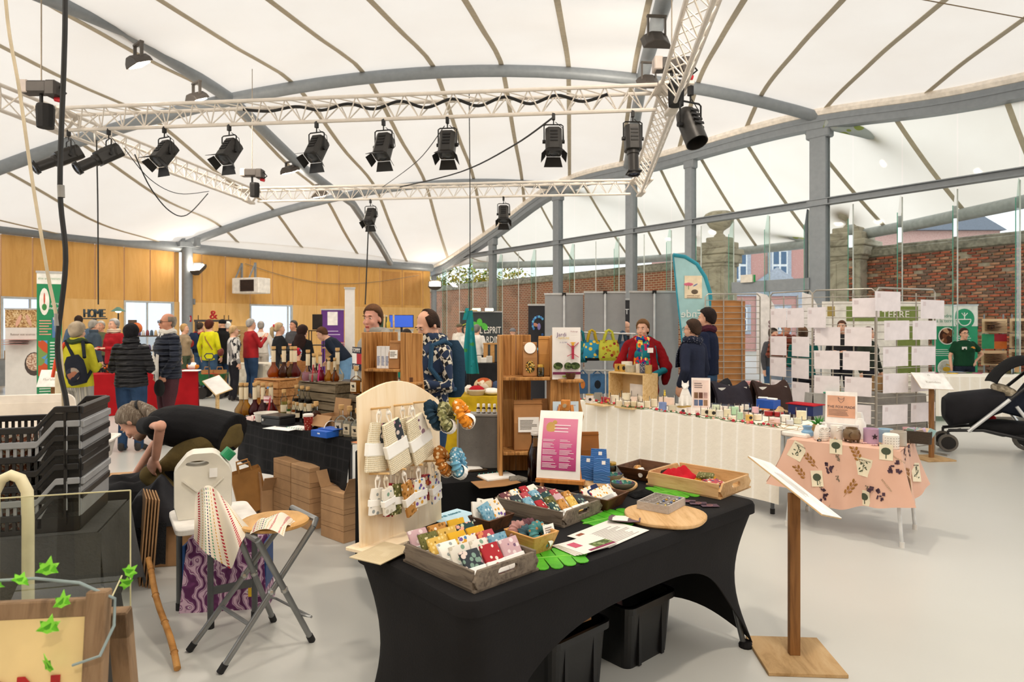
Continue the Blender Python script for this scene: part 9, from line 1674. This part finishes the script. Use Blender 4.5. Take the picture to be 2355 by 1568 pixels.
zz2=CH+(HY-735)/F*17.6;t=thing('letter_stand','wooden rack with iron hooks behind the ampersand stall','stand',atX(490,17.6,0));MB().bb(-.5,.5,-.03,.03,zz2-.06,zz2).bd('rail',pla('4a4440',.6),t);[MB().bb(x-.03,x+.03,-.03,.03,0,zz2-.06).bd('post',pla('4a4440',.6),t)for x in(-.45,.45)];[MB().cyl((x,0,zz2),(x,0,zz2+.12),.01).bd('hook',BLK,t)for x in(-.4,.3,.42)]
o=text('&',.34,pla('b5201f',.6),None,MT((atX(491,17.6,0).x,17.6,zz2+.12))@UPR,.03,'ampersand');tag(o,'big red ampersand standing on the rack','letter')
for k,(ch,px,py)in enumerate((('C',546,766),('A',548,781),('E',549,800))):d_=15.27;o=text(ch,.2,pla('b9b5a4',.6),None,MT(at(px,py,d_))@UPR,.02,'small_letter');tag(o,'pale decorative letter %s on the craft stall'%ch,'letter')
t=thing('letter_rack','wooden rack behind the pale letters of the craft stall','rack',atX(548,15.3,0));MB().bb(-.2,.2,0,.03,.0,1.6).bd('board',wood('a88a5c','8f7246'),t)
# desk lamp and orange dome on the far stall
t=thing('clip_lamp','green clip lamp shining behind the red cardigan','lamp',atX(272,15,0));zl=CH+(HY-716)/F*15;MB().cyl((0,0,0),(0,0,zl),.015).bd('pole',BLK,t);MB().lathe([(.03,.1),(.16,0),(.14,0),(.02,.08)],16,(0,0,zl)).bd('shade',pla('4f7a6a',.4),t,True);MB().ell((0,0,zl+.0),.06,.06,.03).bd('bulb',emit('f4fff0',6),t);MB().lathe([(.16,0),(.14,.03)],14).bd('base',BLK,t)
t=thing('shop_shelf','tall stall shelf with small goods in front of the far window','shelf',atX(345,15.6,0));[MB().bb(-.42,.42,-.15,.15,z,z+.03).bd('shelf_board',pla('5a4a3c',.7),t)for z in(.1,.6,1.0,1.35)];[MB().bb(x-.02,x+.02,-.15,.15,0,1.75 if abs(x)>.3 and x<0 else 1.4).bd('upright',pla('5a4a3c',.7),t)for x in(-.42,.42)];MB().ell((-.32,0,1.55),.13,.1,.14,14,10).bd('orange_lamp_dome',pla('c9662a',.5),t,True)
for k in range(16):g=random.Random(k);o=MB().lathe([(.035,0),(.04,.01),(.035,.07+.05*g.random()),(.015,.13)],10).bd('small_pot',pla(('d9d4cc','8a4a4a','4a5a6a','c9b08a','5f4a6a')[k%5],.5),None,True);o.location=Vc((atX(345,15.6,0).x-.36+.1*(k%8),15.5+.1*(k//8%2),(1.0,1.35)[k//8]+.031));tag(o,'%s ornament on the %s board of the far stall shelf'%(('white','wine red','slate','sand','violet')[k%5],('lower','upper')[k//8]),'ornament','ornaments on the far shelf')
# ---- garden cart
p=gd(490,915);d=p.y;s=d/1500;t=thing('garden_cart','green four-wheeled garden cart with paper carrier bags','cart',p,.15);GC=pla('1f6a38',.45);L_=60*s;a=rrect(L_*.8,.36,.05,4,-L_*.4,-.18);b_=rrect(L_,.46,.06,4,-L_/2,-.23);z0,z1=.3,.53;v=lambda P,z,k=1:[Vc((x*k,y*k,z))for x,y in P];MB().loft([v(a,z0),v(b_,z1),v(b_,z1+.02,1.04),v(b_,z1+.02,.95),v(a,z0+.02,.95)]).bd('tray',GC,t,True,ang=30)
for sx in(-1,1):
 for sy in(-1,1):
  wm=MB();wm.x=MT((sx*L_*.32,sy*.2,.13))@UPR;wm.lathe([(.06,-.03),(.12,-.035),(.13,0),(.12,.035),(.06,.03)],18);wm.bd('wheel',pla('2a2724',.8),t,True)
 MB().cyl((sx*L_*.32,-.2,.13),(sx*L_*.32,.2,.13),.015).bd('axle',BLK,t);MB().bar((sx*L_*.32,0,.13),(sx*L_*.25,0,.31),.04,.04).bd('frame',BLK,t)
MB().tube([(0,-.25,.3),(.0,-.3,.6),(.0,-.28,.88)],.014,8).tube([(-.1,-.28,.95),(-.06,-.28,.88),(.06,-.28,.88),(.1,-.28,.95),(.06,-.28,1.0),(-.06,-.28,1.0)],.014,8,closed=True).bd('pull_handle',pla('3f4244',.5),t,True)
for k,(x,lab)in enumerate(((-.1,'brown paper carrier standing in the garden cart'),(.16,'brown paper carrier leaning at the end of the garden cart'))):o=thing('paper_carrier',lab,'paper bag',p+Vc((x,.0,.325)),.3*k);MB().loft([[Vc((sx*.13,sy*.07,z))for sx,sy in((-1,-1),(1,-1),(1,1),(-1,1))]for z in(0,.3)],cap=False).bd('bag_sides',pla('b08650',.8),o);MB().tube([(-.06,-.07,.3),(-.05,-.07,.37),(.05,-.07,.37),(.06,-.07,.3)],.01,6).bd('handle',pla('b08650',.8),o);MB().bb(-.13,.13,-.07,.07,0,.005).bd('bag_bottom',pla('b08650',.8),o)
drape('red_cloth','red cloth lying across the garden cart','cloth',MT(p+Vc((.0,-.12,.52))),.5,.2,.03,fab('c03a28'),3,.03)
o=thing('angled_sign','small white sign on a slanted wooden rest beyond the crouching man','sign',gd(500,1000),-.6);MB().bb(-.02,.02,-.02,.02,0,.72).bd('post',CW,o);MB().bb(-.18,.18,-.18,.18,0,.02).bd('base',CW,o);k=MB().bb(-.2,.2,-.13,.13,0,.012).bd('rest',CW,o);k.matrix_local=MT((0,0,.73))@MR(.5,4,'Y')@MR(.35,4,'X');k=MB().bb(-.19,.19,-.12,.12,.012,.016).bd('paper',PAPR,o);k.matrix_local=MT((0,0,.73))@MR(.5,4,'Y')@MR(.35,4,'X')
# ---- purple banner, white banner, sample box
t,zt_,w=rollup('purple roll-up banner for tattoo body art, half hidden by the bending man',739,791,713,15.5,pla('5f2f80',.6,0,.03),False);MB().bb(-.12,.12,-.01,-.004,zt_-.36,zt_-.04).bd('logo_card',pla('f0ece8',.6),t);lines(MB(),-w*.4,w*.4,zt_-.62,zt_-.46,2,MT((0,-.008,0))@UPR,3,.2).bd('print',pla('d9c9e6',.6),t)
rollup('tall plain white roll-up banner behind the hooded man',793,816,664,12.6,pla('ece8e4',.7,0,.02),False)
p=gd(768,900);d=12.9;p=atX(775,d,0);t=thing('sample_pedestal','plywood pedestal with a row of little paper cups','pedestal',p);MB().bb(-.18,.18,-.18,.18,0,1.17).bd('pedestal_box',wood('c29a68','ab834f'),t);MB().bb(-.24,.24,-.2,.2,1.17,1.19).bd('top',wood('c9a473','b28b58'),t)
for k in range(6):o=MB().lathe([(.025,0),(.034,.1),(.03,.1),(.022,.01)],12).bd('paper_cup',stripes(('efe9e4','b9483a'),9,'Z',.6),None,True);o.location=p+Vc((-.18+.072*k,-.08,1.192));tag(o,'little red and white cup on the plywood pedestal, %s'%('first','second','third','fourth','fifth','last')[k]+' from the wine bottles','cup','cups on the pedestal')
t=thing('black_rack','thin black display rack in front of the purple banner','rack',atX(730,13.6,0));[MB().bb(-.16,.16,-.1,.1,z,z+.02).bd('shelf_board',BLK,t)for z in(.4,.8,1.2,1.5)];[MB().cyl((x,y,0),(x,y,1.5),.01).bd('upright',BLK,t)for x in(-.15,.15)for y in(-.09,.09)];MB().bb(-.1,.1,-.02,.02,1.53,1.85).bd('dark_scarf',fab('2f2a28'),t)
# ---- screen and green stall behind the shelves
t=thing('television','flat screen showing a blue underwater picture','television',atX(923,14,0));zt_=CH+(HY-724)/F*14;zb_=CH+(HY-753)/F*14;MB().bb(-.26,.26,0,.04,zb_,zt_).bd('screen_frame',BLK,t);MB().bb(-.25,.25,-.004,0,zb_+.01,zt_-.01).bd('screen',emit('2a4fae',.9),t);MB().cyl((0,.03,0),(0,.03,zb_),.025).bd('pole',BLK,t);MB().bb(-.25,.25,-.15,.2,0,.03).bd('base',BLK,t)
rollup('dark green garden banner behind the hooded man',858,890,728,14.6,pla('2f4a34',.6),False);t=thing('ladder_shelf','pale wooden ladder shelf next to the blue screen','shelf',atX(893,13.4,0));[MB().bar((s*.14,0,0),(s*.09,.1,1.85),.03,.03).bd('stile',CW,t)for s in(-1,1)];[MB().bb(-.13,.13,-.08,.1,z,z+.02).bd('shelf_board',CW,t)for z in(.4,.8,1.2,1.55)];MB().lathe([(.04,0),(.045,.1),(.02,.14),(.015,.2)],12,(0,.02,1.572)).bd('yellow_bottle',pla('c9a83a',.3),t,True)
rollup('white poster board with dark squares below the blue screen',895,950,760,14.8,pla('dcdad4',.7),False)
# ---- dark garden banner, apron on stand, far goods
t,zt_,w=rollup('wide dark banner reading l\'esprit jardin with green leaves',1058,1155,718,20.5,pla('2c3335',.6,0,.03),False,group=None);text("L'ESPRIT\nJARDIN",.3,pla('e3ded6',.6),t,MT((w*.22,-.01,zt_-.72))@UPR,.0005,sx=.62);MB().tube([(-w*.3+.3*cos(a_),-.01,zt_-.65+.3*sin(a_))for a_ in[2*PI*j/24 for j in range(24)]],.016,5,closed=True).bd('yellow_ring',pla('a8b03a',.6),t);[MB().ell((-.05+x,-.01,zt_-.4+z),.09,.004,.13,10,6,MR(r_,3,'Y')).bd('green_leaf',pla('4fae3a',.6),t)for x,z,r_ in((-.2,0,.9),(0,.08,0),(.16,-.05,-.6),(-.1,-.15,.5))]
for x,c in((-.15,'dff0c0'),(.25,'f6f0d8')):o=thing('clip_spotlight','small lit spotlight on top of the dark garden banner, %s tinted'%('green' if x<0 else 'warm'),'lamp',(atX(1107,20.5,0).x+x,20.45,zt_+.03));MB().box((0,0,.05),(.3,.08,.1)).bd('lamp_body',BLK,o);MB().box((0,-.045,.05),(.26,.01,.08)).bd('lamp_face',emit(c,5),o)
t=thing('apron_stand','thin black stand from which the teal apron hangs','stand',atX(1081,8.9,0));za=CH+(HY-712)/F*8.9;MB().cyl((0,.04,0),(0,.04,za),.012).bd('pole',BLK,t);MB().bb(-.06,.1,.0,.03,za-.02,za).bd('hanger',CW,t);MB().lathe([(.2,0),(.18,.02),(.02,.03)],16,(0,.04,0)).bd('base',BLK,t)
TE=dots('1f7f86',('3f8a4a','155f66','2a8f96'),9,.3);o=thing('teal_apron','long teal leaf print apron hanging from the thin stand','apron',atX(1081,8.85,0));MB().grid(lambda u,v:((u-.5)*(.07+.13*v+.05*v*v),-.03*sin(u*13)*v,za-.01-.86*v),14,14,.006).bd('apron_cloth',TE,o,True);MB().grid(lambda u,v:(-.06-.04*v+.05*u,-.02,za+.02-.16*v),3,5,.006).bd('neck_band',TE,o,True)
t=thing('slatted_crate','pale slatted crate on the black stall table by the banner','crate',onz(1140,834,.75)+Vc((0,.25,.003)));[MB().bb(-.24+.16*k-.05,-.24+.16*k+.05,-.14,.14,0,.42).bd('slat',wood('b98a52','9a6f3c'),t)for k in range(4)];MB().bb(-.3,.3,-.15,.15,.42,.45).bd('top_board',wood('b98a52','9a6f3c'),t)
for k,(px,c)in enumerate(((1088,'e6e2da'),(1100,'dad4c8'),(1112,'ece8e0'),(1125,'d0cac0'))):o=MB().bb(-.07,.07,-.05,.05,0,.12+.04*(k%2)).bd('goods_box',pla(c,.7),None,bevel=.01);o.location=onz(px,835,.75)+Vc((0,.1,.003));tag(o,'pale goods box on the black stall table, %s from the apron'%('first','second','third','fourth')[k],'box','goods on the black stall table')
# baskets and cushions on the yellow table
ybase=lambda px:onz(px,911,.74)+Vc((0,.25,.003))
for px,mt,s_,lab in((1110,cells(('c9b08a','b0542a','e0d4bf','7a4a3a'),14),(.13,.1,.1),'striped orange and beige cushion on the yellow table'),(1095,fab('b0202a',.9,.8,40),(.1,.09,.06),'red knitted ball in a cloth basket on the yellow table'),(1130,pla('efeae2',.7),(.11,.09,.045),'white round cushion on the yellow table'),(1142,fab('3f4f6a',.9),(.08,.08,.08),'denim bundle at the back of the yellow table')):p=ybase(px);o=MB().ell((0,0,s_[2]),*s_,16,10).bd('cushion',mt,None,True);o.location=p+Vc((0,.1 if 'striped' in lab or 'denim' in lab else-.12,0));tag(o,lab,'cushion')
p=ybase(1095)+Vc((0,-.12,0));t=thing('cloth_basket','beige cloth basket holding the red knitted ball','basket',p);MB().lathe([(.09,0),(.13,.06),(.125,.075),(.118,.06),(.08,.008)],20).bd('basket',fab('c2b59c'),t,True)
block('white_mug','white handled jug on the yellow table',1078,905,.1,.1,.11,pla('ece6da',.5),0,'jug',.745,.03)
# ---- necklace banner
t,zt_,w=rollup('black roll-up banner with a blue bead necklace',1215,1256,703,11.3,pla('26262c',.6,0,.03),False);bl=('3f7fc0','5fa8d8','2f5a9a','6ab8e0')
for k in range(17):a=-2.2+k*.33;x,z=(.02+.1*sin(a),zt_-.32+.13*cos(a))if k<10 else(.09-.012*(k-10)**1.5*.6,zt_-.5-(k-10)*.05);MB().ell((x,-.012,z),.02,.006,.024,8,6).bd('bead_print',pla(bl[k%4],.5),t)
MB().ell((-.03,-.01,zt_-.33),.05,.004,.03,10,6,MR(.4,3,'Y')).bd('hand_print',pla('c98a6f',.6),t);MB().ell((.03,-.012,zt_-.36),.03,.004,.06,10,6).bd('crystal_print',pla('8f86c0',.5),t)
t,zt_,w=rollup('dark banner strip with a white letter T between the grey panels',1434,1449,690,12.2,pla('2a2a2e',.6),False);text('T',.14,pla('eeeeee',.6),t,MT((-.0,-.01,zt_-.22))@UPR,.0005)
# ---- right side: banners, posters on the wall, table goods
GRB=pla('1f9a6c',.5,0,.03);t,zt_,w=rollup('green and white composting roll-up banner behind the green polo shirt',2144,2248,703,13.4,GRB,False);MB().bb(-w/2,w/2,-.009,-.004,zt_-.42,zt_).bd('white_header',pla('f0efe9',.6),t);text('rendre\nà la terre',.1,pla('4f9a80',.6),t,MT((-w*.22,-.011,zt_-.26))@UPR,.0005);MB().ell((w*.2,-.012,zt_-.27),.21,.004,.21,24,12).bd('green_disc',GRB,t);MB().tube([(w*.2+.13*cos(a),-.018,zt_-.28+.13*sin(a))for a in[PI+PI*j/12 for j in range(13)]],.012,5,closed=True).tube([(w*.2,-.018,zt_-.28),(w*.2,-.018,zt_-.14)],.01,5).tube([(w*.2-.06,-.018,zt_-.15),(w*.2,-.018,zt_-.22),(w*.2+.06,-.018,zt_-.15)],.01,5).bd('bowl_logo',pla('f4f4ee',.6),t)
for x,z,c in((-.18,-.62,('7a4a34','4a2f24','c99a7a')),(.1,-.98,('8a6a4a','c9a58a','5a4030')),(-.2,-1.28,('cfcac2','c2bcb2','d8d4cc'))):MB().ell((w*x,-.012,zt_+z),.18,.004,.18,22,10).bd('photo_ring',pla('f2f2ec',.6),t);MB().ell((w*x,-.016,zt_+z),.16,.004,.16,22,10).bd('round_photo',cells(c,12),t)
MB().ell((-w*.2,-.022,zt_-1.3),.08,.003,.05,8,6).box((-w*.14,-.022,zt_-1.22),(.12,.003,.02),MR(.3,3,'Y')).bd('yellow_shape',pla('d9a82a',.6),t);lines(MB(),w*.02,w*.4,zt_-.78,zt_-.6,4,MT((0,-.007,0))@UPR,3,.3).bd('print',pla('e6f2ec',.6),t);lines(MB(),-w*.45,-w*.02,zt_-1.04,zt_-.88,4,MT((0,-.007,0))@UPR,5,.3).bd('print',pla('e6f2ec',.6),t)
def wallposter(label,px0,px1,y0,y1,d,cols):
 a,c=at(px0,y0,d),at(px1,y1,d);t=thing('wall_poster',label,'poster',((a.x+c.x)/2,d,c.z),-.1,'posters on the poster stand');w,h=c.x-a.x,a.z-c.z;MB().bb(-w/2,w/2,-.006,0,0,h).bd('sheet',pla('f0cfa6',.6,0,.03),t)
 if cols=='quad':
  for(x,z),cc in zip(((-.25,.75),(.25,.75),(-.25,.25),(.25,.25)),('2f9a6a','b5202f','2f9a6a','d9702a')):MB().box((w*x,-.008,h*z),(w*.5,.004,h*.5)).bd('colour_block',pla(cc,.6),t)
 else:
  lines(MB(),-w*.4,w*.4,h*.1,h*.85,7,MT((0,-.007,0))@UPR,int(px0+y0),.25,.25).bd('print',pla('8a5a3a',.7),t)
  if cols:MB().box((-w*.15,-.009,h*.4),(w*.3,.004,h*.35)).bd('photo',cells(('4a4a5a','8a6a5a','2f3a3a'),30),t)
 return t
wallposter('beige poster with two photographs at the top of the stand',2260,2314,733,766,13.5,1);wallposter('poster of green, red and orange blocks in the middle of the stand',2259,2313,768,802,13.5,'quad');wallposter('plain beige text poster low on the stand',2258,2313,806,840,13.5,0);wallposter('beige poster with a small photograph, upper on the far stand',2324,2376,732,765,13.4,1);wallposter('beige poster with a wide photograph, middle of the far stand',2323,2376,767,800,13.4,1);wallposter('beige poster low on the far stand',2322,2376,803,838,13.4,0)
for px,lab in((2286,'slim frame stand holding the coloured poster'),(2350,'slim frame stand holding the far posters')):q=atX(px,13.56,0);t=thing('poster_stand',lab,'stand',q);[MB().bb(x-.012,x+.012,0,.02,0,1.85).bd('upright',pla('8a8d90',.4,.4),t)for x in(-.2,.2)];MB().bb(-.3,.3,-.15,.15,0,.03).bd('base',pla('6a6d70',.5),t)
g=random.Random(8)
for k in range(12):px=2150+17*k;block('leaflet',('folded %s leaflet on the long white table, %s half'%(('pink','pale','yellow','blue','grey','green')[k%6],('grid side','pushchair side')[k//6])),px,859-3*g.random(),.22,.15,.012,pla(('c06a86','e3ddd2','d9b23a','7f9ac0','a8a49c','6a8a5a')[k%6],.6),g.uniform(-.5,.5),'leaflet',.752,.001)['group']='leaflets on the long white table'
t=jar('glass jar on the long white table beside the pushchair hood',onz(2343,862,.752)+Vc((0,.25,0)),.09,.16,pla('8a7a5a',.8),None);block('beige_sign','beige sign leaning on the long white table',2318,857,.4,.06,.16,pla('c9a070',.7),.1,'sign',.752)
# olive exhibition wall behind the grids
p0,p1=atX(1893,13.2,0),atX(2135,13.2,0);w=p1.x-p0.x;zt_=CH+(HY-693)/F*13.2;t=thing('exhibition_wall','white and olive green exhibition wall behind the card grids','display wall',((p0.x+p1.x)/2,13.2,0));MB().bb(-w/2,w/2,0,.05,.05,zt_).bd('panel',pla('ece8df',.6),t);MB().bb(-w*.28,w*.4,-.006,0,zt_-.4,zt_-.1).bd('olive_band',pla('7a8a44',.6),t);MB().bb(-w*.46,-w*.39,-.006,0,zt_-.3,zt_-.1).bd('ochre_square',pla('a8924a',.6),t);MB().bb(w*.2,w*.42,-.006,0,.3,zt_-.5).bd('olive_panel',pla('7a8a44',.6),t);text('LA TERRE',.2,pla('f0ece2',.6),t,MT((w*.12,-.01,zt_-.27))@UPR,.0005);[MB().bb(x-.04,x+.04,-.2,.25,0,.05).bd('foot',pla('9a9a9a',.5),t)for x in(-w*.45,w*.45)]
# white feather flags outside the doors
for px,sx,lab in((1740,40,'white feather flag with purple lettering beside the kraft paper'),(1845,34,'white feather flag with purple lettering beyond the second card grid')):
 d=13.0;t=thing('feather_flag',lab,'flag');P_=[(px,672),(px+sx*.6,678),(px+sx,700),(px+sx*1.25,740),(px+sx*1.2,860),(px,860)];poly=[at(a,b2,d)for a,b2 in P_];MB().loft([poly,[p+Vc((0,.008,0))for p in poly]]).bd('flag_cloth',pla('e9e4e0',.7),t);b_=at(px+sx*1.2,860,d);MB().cyl(b_,(b_.x,b_.y,0),.02).bd('pole',pla('b0b0b0',.4),t);MB().box((b_.x,b_.y,.02),(.4,.4,.04)).bd('base_plate',pla('5a5a5c',.5),t)
 text('planète',.2,pla('6a3a4a',.6),t,MT(at(px+sx*.85,770,d)+Vc((0,-.01,0)))@UPR@MR(-PI/2,4,'Z')@Matrix.Diagonal((-1,1,1,1)))
 # chairs with coats behind the candle table, rattan basket, table goods behind grids
for px,d,c,lab,fur in((1665,7.9,'26262a','chair with a black fur-hooded coat behind the candle table',1),(1705,7.6,'2f2b33','chair with a dark violet coat behind the candle table',0),(1800,7.7,'3a2a26','chair with a brown quilted coat behind the card grid',0)):
 q=atX(px,d,0);t=thing('stall_chair',lab,'chair',q,.3);[MB().cyl((x,y,0),(x,y,.45 if y<0 else .88),.012).bd('leg',pla('c9c5bd',.4),t)for x in(-.2,.2)for y in(-.2,.2)];MB().bb(-.22,.22,-.22,.22,.44,.47).bd('seat',pla('d9d6cf',.5),t);MB().bb(-.21,.21,.18,.21,.6,.88).bd('backrest',pla('d9d6cf',.5),t)
 o=thing('draped_coat',lab.replace('chair with a','coat thrown over the chair:').replace(' behind',', behind'),'coat',q+Vc((0,0,0)),.3);MB().grid(lambda u,v:(-.25+.5*u+.02*sin(v*9),(-.02 if v<.5 else .0)+.22+.1*cos(PI*v)*-1+.03*sin(u*8),.93-.5*abs(2*v-1)**1.5+.03*sin(u*6+d)),14,14,.03).bd('coat',fab(c,.7,.7,16,.1),o,True)
 if fur:MB().grid(lambda u,v:(-.2+.3*u,.08-.05*sin(PI*v),.86-.16*v+.03*sin(u*5)),12,8,.04).bd('fur_trim',fab('8a7a66',1,1,160,.3),o,True)
for px,py,w,d_,h,c,lab in((1692,882,.2,.15,.04,'e6dccf','pile of papers on the low craft table'),(1730,884,.22,.16,.05,'d9a0a0','pink and green folders on the low craft table'),(1905,902,.25,.16,.09,'b09a7a','wicker box of brushes on the grey cloth table'),(1925,905,.3,.2,.02,'4fa88a','green tray on the grey cloth table'),(2040,900,.3,.2,.2,'b08a5c','rounded cardboard house on the grey cloth table'),(2070,903,.34,.22,.1,'ece6da','open picture book on the grey cloth table')):block('craft_item',lab,px,py,w,d_,h,pla(c,.7,0,.1),.1,'craft goods',.752 if py>890 else .722,.006)
